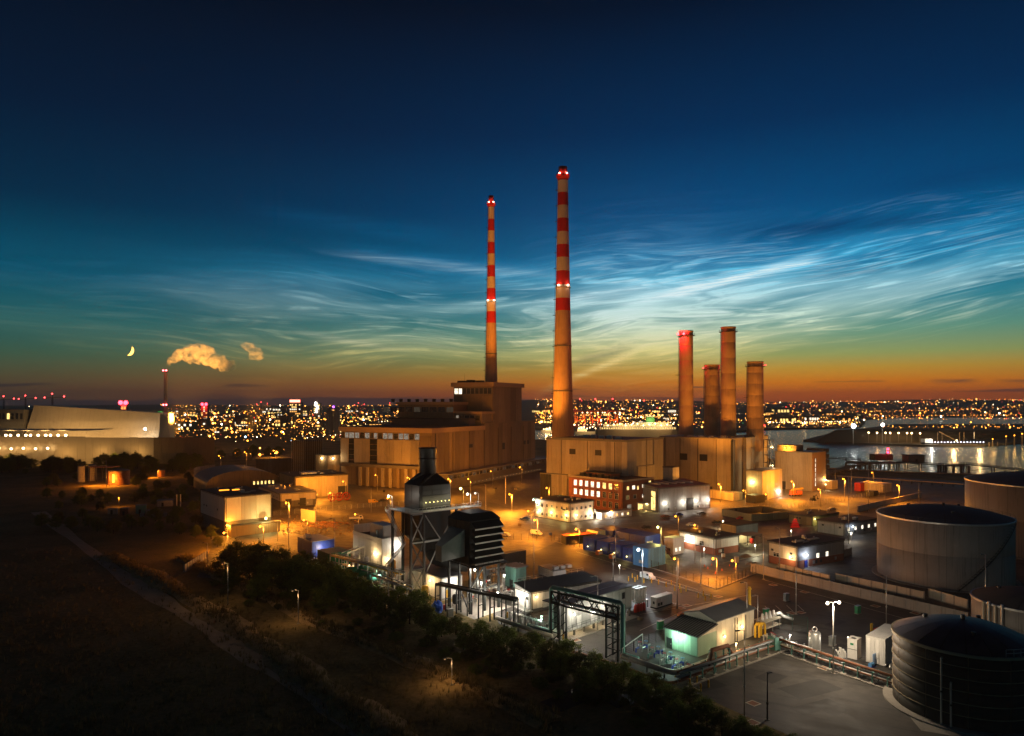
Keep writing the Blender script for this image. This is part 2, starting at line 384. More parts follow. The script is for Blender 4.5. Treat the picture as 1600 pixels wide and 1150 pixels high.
# hillside beyond the bay
def hill(X, Y):
    t = max(0, min(1, (Y-3400)/5200)); s = t*t*(3-2*t)
    return s*(92 + 16*math.sin(X*.0013+.7) + 9*math.sin(X*.0041) + 5*math.sin(X*.011)) * (1 if X > 400 else max(.45, 1+(X-400)/4500))
vs, fs = [], []; nx, ny = 90, 12
for j in range(ny+1):
    for i in range(nx+1):
        Y = 3300+j*480; X = (-1.0+2.1*i/nx)*Y; vs.append((X, Y, hill(X, Y)+.9))
for j in range(ny):
    for i in range(nx): fs.append((j*(nx+1)+i, j*(nx+1)+i+1, (j+1)*(nx+1)+i+1, (j+1)*(nx+1)+i))
struct(MB().add(vs, fs).obj('hills', m_land, smooth=True))

# yards, roads and made ground on the near bank, each sheet a few mm above the last
sheet('yard', px((308,902),(332,852),(316,800),(330,762),(462,722),(620,718),(846,712),(1290,741),(1500,752),(1700,800),(1700,960),(1500,990),(1180,905),(1118,925),(880,860),(770,905),(560,915)), .004, m_yard)
sheet('asphalt_yard', px((742,905),(872,846),(1118,921),(1186,894),(1520,976),(1720,1030),(1720,1290),(1300,1290),(1235,1150),(1090,1085),(960,1040),(860,1005),(780,975)), .010, m_asph)
sheet('road', px((640,775),(890,830),(1010,822),(1130,812),(1300,800),(1340,795),(1400,790),(1405,783),(1300,786),(1120,800),(985,812),(880,816),(690,764)), .009, m_road)
sheet('concrete_pad', px((688,946),(741,968),(800,948),(745,928)), .014, m_conc)
# dark path over the rough grass on the left and its earth bank
def strip(name, pts, w, z, m, hump=0.0, seg=1, seed=1):
    rr = random.Random(seed); P_ = [Vector(p) for p in pts]; vs, fs = [], []; k = 9 if hump else 3
    fine = []
    for a, b in zip(P_[:-1], P_[1:]):
        for i in range(10): fine.append(a.lerp(b, i/10))
    fine.append(P_[-1])
    for i, p in enumerate(fine):
        d = (fine[min(i+1,len(fine)-1)]-fine[max(i-1,0)]); d.z = 0; d.normalize(); nrm = Vector((-d.y, d.x, 0))
        wob = 1+.25*math.sin(i*.55+seed)+.12*math.sin(i*1.7+seed*2)
        for j in range(k):
            t = -1+2*j/(k-1); q = p + nrm*(t*w/2*wob)
            h = hump*math.exp(-3.2*t*t)*(1+.3*math.sin(i*.9+j)) if hump else 0
            if hump and j in (0, k-1): h = -.4
            elif hump: h += rr.uniform(-.12, .12)
            vs.append((q.x, q.y, z+h))
    for i in range(len(fine)-1):
        for j in range(k-1): fs.append((i*k+j, (i+1)*k+j, (i+1)*k+j+1, i*k+j+1))
    me = MB().add(vs, fs).mesh(name, m, smooth=bool(hump))
    if me.polygons[0].normal.z < 0: me.flip_normals()
    return struct(put(name, me))
m_path = mat('earth_path', (.45,.35,.23), .95, 0, .4, .25, 0, .5, 3)
m_bank = mat('dry_grass_bank', (.38,.27,.13), .95, 0, .8, .5, 0, .9, 2.5)
strip('path', px((60,800),(200,905),(330,985),(480,1080),(640,1180)), 5, .006, m_path)
strip('grass_bank', px((170,868),(235,898),(330,955),(430,1020),(520,1085),(640,1165)), 9, 0, m_bank, .8, seed=2)
strip('grass_bank', px((285,872),(330,895),(410,930),(520,985),(690,1050),(860,1130)), 6, 0, m_bank, .7, seed=6)
# ------------------------------------------------------------------ buildings
class Bld:
    """A building set out from its near corner: local x runs right-and-away, local y left-and-away."""
    def __init__(s, name, label, cat, corner, left, right, th, top, z0=0.0, d=None, w=None, group=None):
        C = G(*corner); t = math.radians(th); s.u = Vector((math.cos(t), math.sin(t), 0)); s.v = Vector((-math.sin(t), math.cos(t), 0))
        def run(dirn, p):
            k = (p-CX)/FOC; return (k*C.y - C.x)/(dirn.x - k*dirn.y)
        s.w = w if w is not None else run(s.u, right); s.d = d if d is not None else run(s.v, left)
        s.h = hgt(top, C.y); s.C = C
        s.o = thing(name, label, cat, C, t, group)
    def body(s, m, z0=0.0, z1=None, name='wall', x0=0, x1=None, y0=0, y1=None):
        return MB().box(x0, s.w if x1 is None else x1, y0, s.d if y1 is None else y1, z0, s.h if z1 is None else z1).obj(name, m, s.o)
    def flat(s, m=None, over=.3, th=.35, name='roof', z=None, x0=0, x1=None, y0=0, y1=None):
        z = s.h if z is None else z
        return MB().box(x0-over, (s.w if x1 is None else x1)+over, y0-over, (s.d if y1 is None else y1)+over, z+.003, z+th).obj(name, m or m_roof, s.o)
    def mono(s, m, rise, over=.3, th=.25, axis='y'):
        w, d, h, o = s.w, s.d, s.h, over
        a = [(-o,-o,h), (w+o,-o,h), (w+o,d+o,h+rise), (-o,d+o,h+rise)]
        r = MB().add([(p[0],p[1],p[2]+.005) for p in a]+[(p[0],p[1],p[2]+th) for p in a], [(0,3,2,1),(4,5,6,7),(0,1,5,4),(1,2,6,5),(2,3,7,6),(3,0,4,7)]).obj('roof', m, s.o)
        MB().add([(0,0,h-.01),(0,d,h-.01),(0,d,h+rise),(w,0,h-.01),(w,d,h-.01),(w,d,h+rise)], [(0,2,1),(3,4,5),(1,2,5,4),(0,3,5,2)]).obj('gable', m_cladg, s.o)
        return r
    def gable(s, m, rise, over=.35, th=.2, wallm=None):         # ridge along x
        w, d, h, o = s.w, s.d, s.h, over
        for sgn in (0, 1):
            y0 = -o if not sgn else d+o; k = rise/(d/2); ze = h - o*k
            a = [(-o,y0,ze), (w+o,y0,ze), (w+o,d/2,h+rise), (-o,d/2,h+rise)]
            MB().add([(p[0],p[1],p[2]+.005) for p in a]+[(p[0],p[1],p[2]+th) for p in a], [(0,3,2,1),(4,5,6,7),(0,1,5,4),(1,2,6,5),(2,3,7,6),(3,0,4,7)]).obj('roof_slope', m, s.o)
        MB().add([(0,0,h),(0,d,h),(0,d/2,h+rise),(w,0,h),(w,d,h),(w,d/2,h+rise)], [(0,2,1),(3,4,5),(1,2,5,4),(0,3,5,2)]).obj('gable', wallm or m_cladg, s.o)
    def panels(s, face, cols, rows, m, z0=.1, z1=None, a=0.0, b=None, gap=.07, proud=.09, skip=(), off=0.0, name='panel'):
        z1 = s.h if z1 is None else z1; L = s.w if face == 'R' else s.d; b = L if b is None else b
        pw, ph = (b-a)/cols, (z1-z0)/rows
        def tint(k):
            if k == 1: return m
            c = [n for n in m.node_tree.nodes if n.type == 'VECT_MATH']
            key = m.name + '_tone%d' % k
            if key in MATS or not c: return MATS.get(key, m)
            t = m.copy(); t.name = key; MATS[key] = t; f = (.8, 1, 1.17)[k]
            for n in t.node_tree.nodes:
                if n.type == 'VECT_MATH': n.inputs[0].default_value = [x*f for x in n.inputs[0].default_value]
            return t
        tones = [cached((name, round(pw,3), round(ph,3), m.name, proud, face, k), lambda: (MB().box(gap/2, pw-gap/2, -proud, -.002, gap/2, ph-gap/2) if face == 'R' else MB().box(-proud, -.002, gap/2, pw-gap/2, gap/2, ph-gap/2)).mesh(name, tint(k))) for k in (0, 1, 2)]
        for i in range(cols):
            for j in range(rows):
                if (i, j) in skip: continue
                me = tones[R.choice((0, 1, 1, 1, 2))]
                put(name, me, s.o, (a+i*pw, -off, z0+j*ph) if face == 'R' else (-off, a+i*pw, z0+j*ph))
    def window(s, face, p, z, w, h, glass, frame=None, bars=1, off=0.0, name='window'):
        frame = frame or m_white; t = .09
        def mk():
            mb = MB()
            mb.box(-w/2-t, w/2+t, -.12, -.003, -t, 0); mb.box(-w/2-t, w/2+t, -.12, -.003, h, h+t)
            mb.box(-w/2-t, -w/2, -.12, -.003, 0, h); mb.box(w/2, w/2+t, -.12, -.003, 0, h)
            for k in range(bars): xx = -w/2+w*(k+1)/(bars+1); mb.box(xx-.035, xx+.035, -.1, -.003, 0, h)
            if bars: mb.box(-w/2, w/2, -.09, -.003, h*.68, h*.68+.06)
            return mb.mesh(name, frame)
        me = cached(('win', w, h, frame.name, bars, name), mk)
        pa = cached(('pane', w, h, glass.name), lambda: MB().box(-w/2, w/2, -.05, -.004, 0, h).mesh('pane', glass))
        o = put(name, me, s.o, (p, -off, z) if face == 'R' else (-off, p, z), 0 if face == 'R' else -math.pi/2)
        put('pane', pa, o); return o
    def door(s, face, p, w, h, m, z=0.0, off=0.0):
        def mk(): return MB().box(-w/2, w/2, -.1, -.003, .02, h).box(-w/2-.12, -w/2-.005, -.14, -.003, .02, h+.12).box(w/2+.005, w/2+.12, -.14, -.003, .02, h+.12).mesh('door', m)
        me = cached(('door', w, h, m.name), mk)
        o = put('door', me, s.o, (p, -off, z) if face == 'R' else (-off, p, z), 0 if face == 'R' else -math.pi/2)
        put('handle', cached('handle', lambda: MB().box(-.05, .05, -.2, -.11, 0, .25).mesh('handle', m_galv)), o, (w*.4, 0, 1.0)); return o
    def lamp(s, face, p, z, c, power, r=.28, off=0.0, k=14.0):
        me = cached(('wl', c, k, r), lambda: MB().ball((0,-.45,-.05), r, 8, 6).mesh('wall_lamp', lens(c, k)))
        o = put('wall_lamp', me, s.o, (p, -off, z) if face == 'R' else (-off, p, z), 0 if face == 'R' else -math.pi/2)
        put('bracket', cached('wlb', lambda: MB().box(-.12, .12, -.3, -.003, .1, .3).mesh('bracket', m_dark)), o)
        if power: light(o, (0, -1.5, -.15), c, power*.55, .3)
        return o
    def part(s, name, mb, m, smooth=False, loc=(0,0,0)): return mb.obj(name, m, s.o, loc, 0, smooth)
def dress(B_, seed, zr=None, roof=True):
    q = random.Random(seed); w, d, h = B_.w, B_.d, (zr or B_.h)
    B_.part('gutter', MB().box(-.5, -.36, -.3, d+.3, h-.28, h-.12), m_dark); B_.part('gutter', MB().box(-.34, w+.3, -.5, -.36, h-.28, h-.12), m_dark)
    for y in (.25, d-.25): B_.part('downpipe', MB().cyl((-.3,y,.05),(-.3,y,h-.2),.09,.09,6), m_dark)
    for x in (.35, w-.25): B_.part('downpipe', MB().cyl((x,-.3,.05),(x,-.3,h-.2),.09,.09,6), m_dark)
    for i in range(2+int(w/9)): x = w*q.uniform(.1,.9); B_.part('meter_box', MB().box(x, x+.8, -.3, -.1, .9, 1.9), q.choice([m_galv, m_dark, m_white]))
    for i in range(1+int(d/9)): y = d*q.uniform(.1,.9); B_.part('wall_vent', MB().box(-.22, -.1, y, y+.9, h*.6, h*.6+.7), m_dark)
    if roof:
        for i in range(3+int(w*d/120)):
            x, y = w*q.uniform(.08,.85), d*q.uniform(.12,.8); a, c = q.uniform(.5,1.6), q.uniform(.4,1.1); k = i % 3
            if k == 0: B_.part('air_unit', MB().box(x, x+a*1.3, y, y+a, h+.4, h+.4+c*1.1), m_galv)
            elif k == 1: B_.part('roof_cowl', MB().cyl((x,y,h+.3),(x,y,h+.9+c*.5),.22,.22,8).cyl((x,y,h+.9+c*.5),(x,y,h+1.1+c*.5),.42,.2,8), m_galv)
            else: B_.part('roof_duct', MB().box(x, x+a*2.6, y, y+.5, h+.45, h+.9), m_steel)
def handrail(mb, pts, h=1.1, post=.05, n=2, rails=(.55, 1.1)):
    for a, b in zip(pts[:-1], pts[1:]):
        a, b = Vector(a), Vector(b); k = max(1, int((b-a).length/n))
        for i in range(k+1): p = a.lerp(b, i/k); mb.beam(p, p+Vector((0,0,h)), post)
        for r in rails: mb.beam(a+Vector((0,0,r)), b+Vector((0,0,r)), post)
    return mb
def stairs(parent, p0, p1, w, m, name='stair'):
    p0, p1 = Vector(p0), Vector(p1); d = p1-p0; n = max(3, int(abs(d.z)/.22)); hd = Vector((d.x, d.y, 0)).normalized(); s = Vector((-hd.y, hd.x, 0))*w/2
    mb = MB(); mb.beam(p0+s, p1+s, .06, .28); mb.beam(p0-s, p1-s, .06, .28)
    for i in range(n): c = p0.lerp(p1, (i+.5)/n); mb.beam(c-s, c+s, .26, .04)
    for k in (s, -s): mb.beam(p0+k+Vector((0,0,1)), p1+k+Vector((0,0,1)), .05); mb.beam(p0+k, p0+k+Vector((0,0,1)), .05); mb.beam(p1+k, p1+k+Vector((0,0,1)), .05)
    return stuff(mb.obj(name, m, parent))

gl_w = lit_glass('lit_window_white', (1, .88, .66), 2.2); gl_y = lit_glass('lit_window_yellow', (1, .66, .2), 2.4); gl_o = lit_glass('lit_window_orange', (1, .45, .1), 2.0)
gl_dim = lit_glass('dim_window', (1, .85, .65), .3); gl_faint = lit_glass('faint_window', (1, .8, .55), .05)

# --- the old station: turbine hall and boiler house
TH = 63
b = Bld('power_station', 'huge brown station hall with stepped roofs and tall block under the far striped chimney', 'power station', (674,765), 533, 836, TH, 669.3)
D1 = 15.0
hh = b.h; W = b.w; D = b.d
def along(Bq, p, dirn='u', start=(0,0)):                      # local run from start until the photo column p
    c0 = Bq.C + Bq.u*start[0] + Bq.v*start[1]; dv = Bq.u if dirn == 'u' else Bq.v; k = (p-CX)/FOC
    return (k*c0.y - c0.x)/(dv.x - k*dv.y)
xt = along(b, 770); xm = along(b, 756); yl = along(b, 709, 'v', (xt, 0)); xr = along(b, 815.5)
Yt = (b.C + b.u*xt).y; zt = hgt(597, Yt); Yr = (b.C+b.u*W).y; zlow = hgt(658, Yr)
b.body(m_brown, 0, hh-3.0, 'wall', x1=xm)
fas = MB().box(-1.2, xm, -1.2, D+1.2, hh-3.0+.004, hh).obj('fascia', mat('fascia_tan', (.42,.3,.18), .7, 0, .1, .1, .2), b.o)
MB().box(-.9, xm, -.9, D+.9, hh+.003, hh+.25).obj('roof', m_roof, b.o)
# left facade: strip windows over groups of cladding panels
seg = [(533,545,1),(545,554,0),(554,578,1),(578,590,0),(590,656,1)]
zw0, zw1 = hh-3.0-4.4, hh-3.2
for a, c, on in seg:
    ya, yb = along(b, a, 'v'), along(b, c, 'v'); lo, hi = min(ya,yb), max(ya,yb); n = max(1, round((hi-lo)/7))
    if on: b.panels('L', n, 1, m_clad, 15, zw0-.4, lo, hi, .12, .6)
    else: b.panels('L', max(1, n-1), 5, m_glassd, 13, zw0-.4, lo, hi, .25, .2, name='window_panel')
    k = max(1, round((hi-lo)/4.2))
    for i in range(k):
        b.window('L', lo+(hi-lo)*(i+.5)/k, zw0, (hi-lo)/k*.82, 3.6, gl_dim if (i*7+int(a))%3 else m_glassd, m_cladg, 3)
ya, yb = along(b, 656, 'v'), 0.0
b.panels('L', 1, 1, m_brown, 4, zw0+2.5, .2, ya-.2, .1, .3, name='pilaster')
for i in range(9): b.part('column', MB().box(-3.4, -2.4, 4+i*6.2, 6+i*6.2, 0, 13), m_clad if i%3 else m_brown)
b.part('podium', MB().box(-3.9, -.01, 3, D-2, 12.6, 14.6), m_concd)
# long right flank, with faint cladding bays
b.panels('R', 10, 1, m_brown, 9.6, hh-3.2, 1.5, xm-.5, .14, .2)
b.body(m_brown, 0, zlow, 'rear_wall', x0=xm+.01, x1=W, y1=D*.55)
b.panels('R', 12, 1, m_brown, 9.6, zlow-.2, xm+.2, W-.3, .14, .2)
b.part('rear_roof', MB().box(xm+.3, W+.4, -.5, D*.55+.4, zlow+.003, zlow+.6), m_brown)
# mid roofs
zmid = hgt(643, (b.C+b.u*xm).y)
b.body(m_brown, zlow-2, zmid-1.6, 'upper_wall', x0=xm-2, x1=xt+8, y0=.6, y1=D*.5)
b.part('upper_roof', MB().box(xm-4.5, xt+1.5, -1.0, D*.5+1, zmid-1.6+.004, zmid), MATS['fascia_tan'])
for i in range(6): b.window('L', 4+i*4.4, zmid-6.5, 3.4, 3.6, gl_dim if i in (4,5) else m_glassd, m_cladg, 2, off=-(xm-2))
# left wing tiers behind the turbine hall
xw = xm-6; ywl = along(b, 623, 'v', (xw, 0)); ztop = hgt(628, (b.C+b.u*xw+b.v*ywl).y)
b.body(m_brown, hh-1, ztop-2.0, 'wing_wall', x0=xw, x1=xw+26, y0=D*.3, y1=ywl)
b.part('wing_roof', MB().box(xw-1.5, xw+27, D*.3-1, ywl+1.5, ztop-2.0+.004, ztop), MATS['fascia_tan'])
yw2 = along(b, 611, 'v', (xw-9, 0))
b.body(m_concd, hh-1, hh+4.5, 'tier_wall', x0=xw-9, x1=xw-.01, y0=4, y1=yw2)
b.part('tier_roof', MB().box(xw-10.5, xw-.02, 3, yw2+1, hh+4.505, hh+5.4), m_roof)
for i in range(9): b.window('L', D*.34+i*7.2, ztop-7.5, 5.6, 3.6, m_glassd if i%4 else gl_faint, m_cladg, 3, off=-xw)
for i in range(8):
    yy = D*.36+i*7.5; b.part('roof_ventilator', MB().cyl((xw+4,yy,ztop+.004),(xw+4,yy,ztop+1.5),1.3,1.3,10).cyl((xw+4,yy,ztop+1.5),(xw+4,yy,ztop+2.3),1.7,1.2,10), m_dark)
# tall boiler block
b.body(m_brown, zlow-1, zt-3.2, 'tower_wall', x0=xt, x1=xr, y0=.3, y1=yl)
b.part('tower_roof', MB().box(xt-1.6, xr+1.6, -1.4, yl+1.6, zt-3.2+.004, zt), MATS['fascia_tan'])
b.panels('R', 5, 1, m_brown, zlow+.5, zt-3.5, xt+.2, xr-.2, .14, .15, off=-.3)
k = 9
for i in range(k): b.window('L', .8+(yl-1.2)*(i+.5)/k, zt-8.6, (yl-1.2)/k*.8, 4.2, gl_w if i in (k-1, k-2) else m_glassd, m_cladg, 2, off=-xt)
b.panels('L', 4, 1, m_brown, zmid+.6, zt-10, .6, yl-.3, .14, .15, off=-xt)
for i in range(3): b.part('roof_plant', MB().box(xt+4, xt+9, 12+i*8, 17+i*8, zt+.004, zt+1.6+.5*(i%2)), m_dark)
b.part('mast', MB().cyl((xt+6,yl-6,zt),(xt+6,yl-6,zt+7),.12,.06,6), m_dark)
# glazed annex along the foot of the flank
b.part('annex', MB().box(6, W+3, -9, -.25, 0, 9.2), m_concd)
b.part('annex_roof', MB().box(5.6, W+3.5, -9.5, -.25, 9.204, 9.6), m_cladg)
for i in range(30): b.window('R', 9+i*(W-8)/30, 6.2, (W-8)/30*.78, 2.2, (gl_faint, m_glassd, m_glassd)[i%3], m_cladg, 2, off=9.0, name='annex_window')
for i in range(22): b.lamp('R', 34+i*(W-40)/22, 1.6, WARM, 0, .16, 9.0, 1.5)

for i in range(7): b.part('drainpipe', MB().cyl((4+i*(W-6)/7,-.45,9.6),(4+i*(W-6)/7,-.45,(hh if 4+i*(W-6)/7<xm else zlow)-3.4),.22,.22,8), m_dark)
for (p,z,w_,h_) in ((.86,22,3,3),(.9,22,3,3),(.3,24,5,2.4),(.62,20,4,5)): b.part('louvre', MB().box(W*p,W*p+w_,-.4,-.21,z,z+h_), m_dark)
# --- chimneys
def chimney(name, label, pxc, Y, base_w, top_w, y_top, bands, lamps, ringy, seedlab):
    X = (pxc-CX)*Y/FOC; s = Y/FOC; H = hgt(y_top, Y)
    o = thing(name, label, 'chimney', (X, Y, 0))
    def rad(z): t = z/H; return ((base_w*s/2)*(1-t)**1.25 + (top_w*s/2)*(1-(1-t)**1.25))*(1.0+.42*max(0, .28-t))
    zs = [hgt(y, Y) for y in bands]
    def ring(nm, z0, z1, m):
        k = max(2, int((z0-z1)/6)+1); return MB().lathe([(rad(z1+(z0-z1)*i/k), z1+(z0-z1)*i/k) for i in range(k+1)], 40).obj(nm, m, o, smooth=True)
    m_sc = mat('shaft_concrete', (.46,.31,.19), .85, 0, .22, .05, .55, .2); m_sr = mat('shaft_red', (.5,.018,.016), .7, 0, .12, .08, .3); m_sw = mat('shaft_cream', (.62,.55,.43), .75, 0, .12, .08, .35)
    for i in range(len(zs)-1): ring('red_band' if i%2 == 0 else 'cream_band', zs[i], zs[i+1], m_sr if i%2 == 0 else m_sw)
    ring('shaft', zs[-1], 0, m_sc)
    zr = zs[0]; cap = MB().lathe([(rad(zr)+.05, H-8), (rad(zr)*.86, H-4), (rad(zr)*.86, H), (rad(zr)*.6, H+.01), (rad(zr)*.6, H-3)], 32).obj('cap', m_sr, o, smooth=True)
    zl = hgt(lamps[0], Y); b0 = rad(zl)
    MB().lathe([(b0-.1, zl-3.5), (b0+1.1, zl-1.6), (b0+1.1, zl-.4), (b0-.1, zl-.3)], 32).obj('gallery', m_sr, o)
    for j, yy in enumerate(lamps):
        z = hgt(yy, Y); rr_ = rad(z)
        if j: MB().lathe([(rr_-.1, z-1.4), (rr_+.5, z-1.2), (rr_+.5, z-.9), (rr_-.1, z-.8)], 32).obj('gallery', m_conc, o)
        for a in (-.62, .62, 2.5, 3.8):
            q = (math.sin(a)*(rr_+.75), -math.cos(a)*(rr_+.75), z)
            l = MB().ball(q, .55, 8, 6).obj('warning_lamp', lens((1,.72,.5), 10), o)
            light(o, (math.sin(a)*(rr_+1.6), -math.cos(a)*(rr_+1.6), z+.2), (1,.5,.3), 500, .4)
    for yy in ringy: z = hgt(yy, Y); MB().lathe([(rad(z), z-.4), (rad(z)+.22, z-.35), (rad(z)+.22, z+.35), (rad(z), z+.4)], 36).obj('band_joint', m_concd, o)
    # caged ladder on the left side, a rest platform every dozen metres
    mb = MB(); n = int(H/5)
    for i in range(n):
        z0, z1 = H*i/n, H*(i+1)/n; mb.beam((-rad(z0)-.5,-.4,z0), (-rad(z1)-.5,-.4,z1), .12); mb.beam((-rad(z0)-.5,.4,z0), (-rad(z1)-.5,.4,z1), .12)
        mb.beam((-rad(z0)-.5,-.4,z0), (-rad(z0)-.5,.4,z0), .1)
    stuff(mb.obj('ladder', m_dark, o))
    for i in range(2, n, 2): z = H*i/n; MB().box(-rad(z)-1.5, -rad(z)+.1, -.7, .7, z, z+.25).obj('rest_platform', m_dark, o)
    return o
ch1 = chimney('striped_chimney', 'taller nearer chimney with red and cream bands, right of the station hall', 879.5, 458, 38, 15.5, 261,
    [270,283,302,322,342,363,383,403,424,446,466.5,486], [273,447], [541,611], 1)
ch2 = chimney('striped_chimney', 'smaller farther red and cream banded chimney rising from the tall brown block', 767.5, 548, 26, 9.2, 306,
    [314,324,343,361,379,397,415,433,451,469,487,505], [317,470], [553], 2)

# --- heat recovery hall in front of the near chimney
b = Bld('boiler_hall', 'pale panelled hall at the foot of the nearer striped chimney', 'hall', (980,790), 854, 1036, 52, 690)
b.body(m_cladg); b.panels('L', 16, 1, m_clad, 12, b.h-.3, .05, b.d-.05, .09, .16); b.panels('R', 8, 1, m_cladg, .2, b.h-.3, .05, b.w-.05, .09, .16)
b.part('roof', MB().box(-.4, b.w+.4, -.4, b.d+.4, b.h+.004, b.h+.5), m_roof); b.part('parapet', MB().box(-.5, -.3, -.5, b.d+.5, b.h-.25, b.h+1.0).box(-.29, b.w+.5, -.5, -.3, b.h-.25, b.h+1.0), m_roofg)
for p in (.14,.47,.8): b.part('drainpipe', MB().cyl((-.4,b.d*p,12),(-.4,b.d*p,b.h-.5),.16,.16,8), m_dark)
for p in (.3,.62): b.part('louvre', MB().box(-.3,-.17,b.d*p,b.d*p+4,26,29), m_dark)
mb=MB(); [mb.beam((b.w*.5+k,-.5,1),(b.w*.5+k,-.5,b.h+1),.1) for k in (-.3,.3)]; [mb.beam((b.w*.5-.3,-.5,1+i*.9),(b.w*.5+.3,-.5,1+i*.9),.07) for i in range(36)]; stuff(b.part('wall_ladder',mb,m_dark))
b.part('service_pipe', MB().tube([(b.w*.25,-.6,.2),(b.w*.25,-.6,20),(b.w*.7,-.6,20),(b.w*.7,-.6,b.h)],.3,8), m_steel)
for i in range(5): b.part('roof_unit', MB().box(6+i*3,8.2+i*3,8+i*7,11+i*7,b.h+.51,b.h+2.0+.4*(i%2)), m_galv)
b2 = Bld('side_block', 'dark low block with pale door bays left of the brick office', 'building', (886,781), 844, 900, 52, 742)
b2.body(m_cladg); b2.flat(m_roof); b2.panels('L', 9, 1, m_clad, .2, b2.h-.3, .1, b2.d*.55, .12, .12); b2.panels('L', 4, 1, m_dark, .2, b2.h-.3, b2.d*.58, b2.d-.1, .12, .12)
b3 = Bld('side_block', 'small flat block stepped against the right end of the pale panelled hall', 'building', (1051,790), 1036, 1061, 50, 731)
b3.body(m_cladg); b3.flat(m_roof); b3.panels('R', 2, 1, m_cladg, .2, b3.h-.3, proud=.1); b3.panels('L', 3, 1, m_cladg, .2, b3.h-.3, proud=.1)

# --- combined cycle block, its four flues and its neighbours
b = Bld('turbine_block', 'big windowless orange lit block under the four plain flues', 'hall', (1143,776), 1031, 1163, 50, 686)
b.body(m_clad, 0); b.flat(m_roofg, .3, .5); b.panels('L', 9, 1, m_clad, .2, b.h-.3, .05, b.d-.05, .06, .05)
b.part('corner_tower', MB().box(-1.2, 2.2, -1.4, -.06, 0, b.h-.6), m_dark)
b.panels('R', 2, 1, m_clad, .2, b.h-.3, 2.4, b.w-.05, .06, .05)
for i in range(5): b.part('roof_vent', MB().box(3, 6, 5+i*7, 8.4+i*7, b.h+.505, b.h+1.5), m_galv)
handrail(mb := MB(), [(.2,.2,b.h+.5),(b.w-.2,.2,b.h+.5)]); handrail(mb, [(.2,.2,b.h+.5),(.2,b.d-.2,b.h+.5)]); stuff(b.part('handrail', mb, m_steel))
cct = b
for p in (.2,.45,.7,.92): b.part('drainpipe', MB().cyl((-.3,b.d*p,.2),(-.3,b.d*p,b.h-.5),.2,.2,8), m_dark)
for p in (.32,.6): b.part('louvre', MB().box(-.2,-.06,b.d*p,b.d*p+5,20,24), m_dark)
b.door('L', b.d*.3, 4, 5, m_dark, off=.06)
b = Bld('turbine_block', 'shaded narrow block right of the orange lit block, one flue on it', 'hall', (1166,772), 1160, 1200, 50, 684, d=14)
b.body(m_cladg); b.flat(m_roof, .2, .4); b.panels('R', 5, 1, m_cladg, .2, b.h-.3)
b = Bld('switch_house', 'low square lamp lit block at the foot of the narrow flue block', 'building', (1191,782), 1166, 1222, 45, 737)
b.body(m_clad); b.flat(m_roofg, .2, .4); b.panels('L', 3, 1, m_clad, .2, b.h-.2); b.panels('R', 5, 1, m_cladg, .2, b.h-.2); b.lamp('L', b.d*.62, b.h*.62, YELL, 5000, .5); b.lamp('R', b.w*.82, 3.2, WHITE, 2600, .4)
b.door('R', 4, 3, 3.5, m_dark, off=.1)
def flue(pxc, wpx, ytop, ybase, Y, label, red):
    X = (pxc-CX)*Y/FOC; s = Y/FOC; H = hgt(ytop, Y); r = wpx*s/2; o = thing('flue_stack', label, 'flue', (X, Y, 0), 0, 'four plain flues of the gas plant')
    m = mat('flue_steel', (.46,.33,.2), .6, .1, .15, .06, .35)
    n = 8; z0 = 25
    for i in range(n):
        a, c = z0+(H-z0)*i/n, z0+(H-z0)*(i+1)/n; MB().lathe([(r*1.1-r*.1*i/n, a), (r*1.1-r*.1*(i+1)/n, c-.12), (r*1.1-r*.1*(i+1)/n-.025, c-.1), (r*1.1-r*.1*(i+1)/n-.025, c)], 32).obj('shell', m, o, smooth=True)
    MB().cyl((0,0,0),(0,0,z0),r*1.1,r*1.1,24).obj('base', m_cladg, o)
    MB().lathe([(r-.02,H-.9),(r+.25,H-.9),(r+.25,H),(r-.5,H),(r-.5,H-4)],32).obj('rim', m, o, smooth=True)
    mb = MB(); mb.lathe([(r+.02,H-3.2),(r+1.2,H-3.2),(r+1.2,H-3.0),(r+.02,H-3.0)],24)
    for j in range(16):
        t = j*math.pi/8; mb.beam(((r+1.15)*math.cos(t),(r+1.15)*math.sin(t),H-3.1),((r+1.15)*math.cos(t),(r+1.15)*math.sin(t),H-1.9),.08)
    mb.lathe([(r+1.12,H-1.95),(r+1.2,H-1.95),(r+1.2,H-1.85),(r+1.12,H-1.85)],24); mb.obj('gallery', m_dark, o)
    mb = MB()
    for k in (-.3,.3): mb.beam((-r*1.12-.5,k,z0),(-r-.5,k,H-3),.1)
    for i in range(int((H-z0)/2.5)): z = z0+i*2.5; mb.beam((-r*1.08-.5,-.3,z),(-r*1.08-.5,.3,z),.08)
    stuff(mb.obj('ladder', m_dark, o))
    for z in (H*.5, H*.72): MB().box(-r*1.08-2.0,-r*1.0,-.9,.9,z,z+.2).obj('rest_platform', m_dark, o)
    for (a, big) in red:
        q = (math.sin(a)*(r+1.3), -math.cos(a)*(r+1.3), H-2.2); MB().ball(q, .75 if big else .5, 8, 6).obj('warning_lamp', lens((1,.05,.06), 12 if big else 5), o)
        light(o, (math.sin(a)*(r+2.4), -math.cos(a)*(r+2.4), H-2.0), RED, 11000 if big else 900, .5)
flue(1072, 21, 517, 677, 448, 'tall flue with a glowing red lamp at its top, leftmost of four', [(-1.3, 1), (-.5, 1)])
flue(1112.5, 23, 570, 678, 470, 'shorter flue standing between the two tall ones', [(1.4, 0), (-1.4, 0)])
flue(1138, 22, 511, 690, 440, 'tallest flue, unlit at the top, third of the four from the left', [])
flue(1180, 24, 565, 685, 440, 'shorter rightmost flue with small red lamps on its rim', [(1.45, 0)])
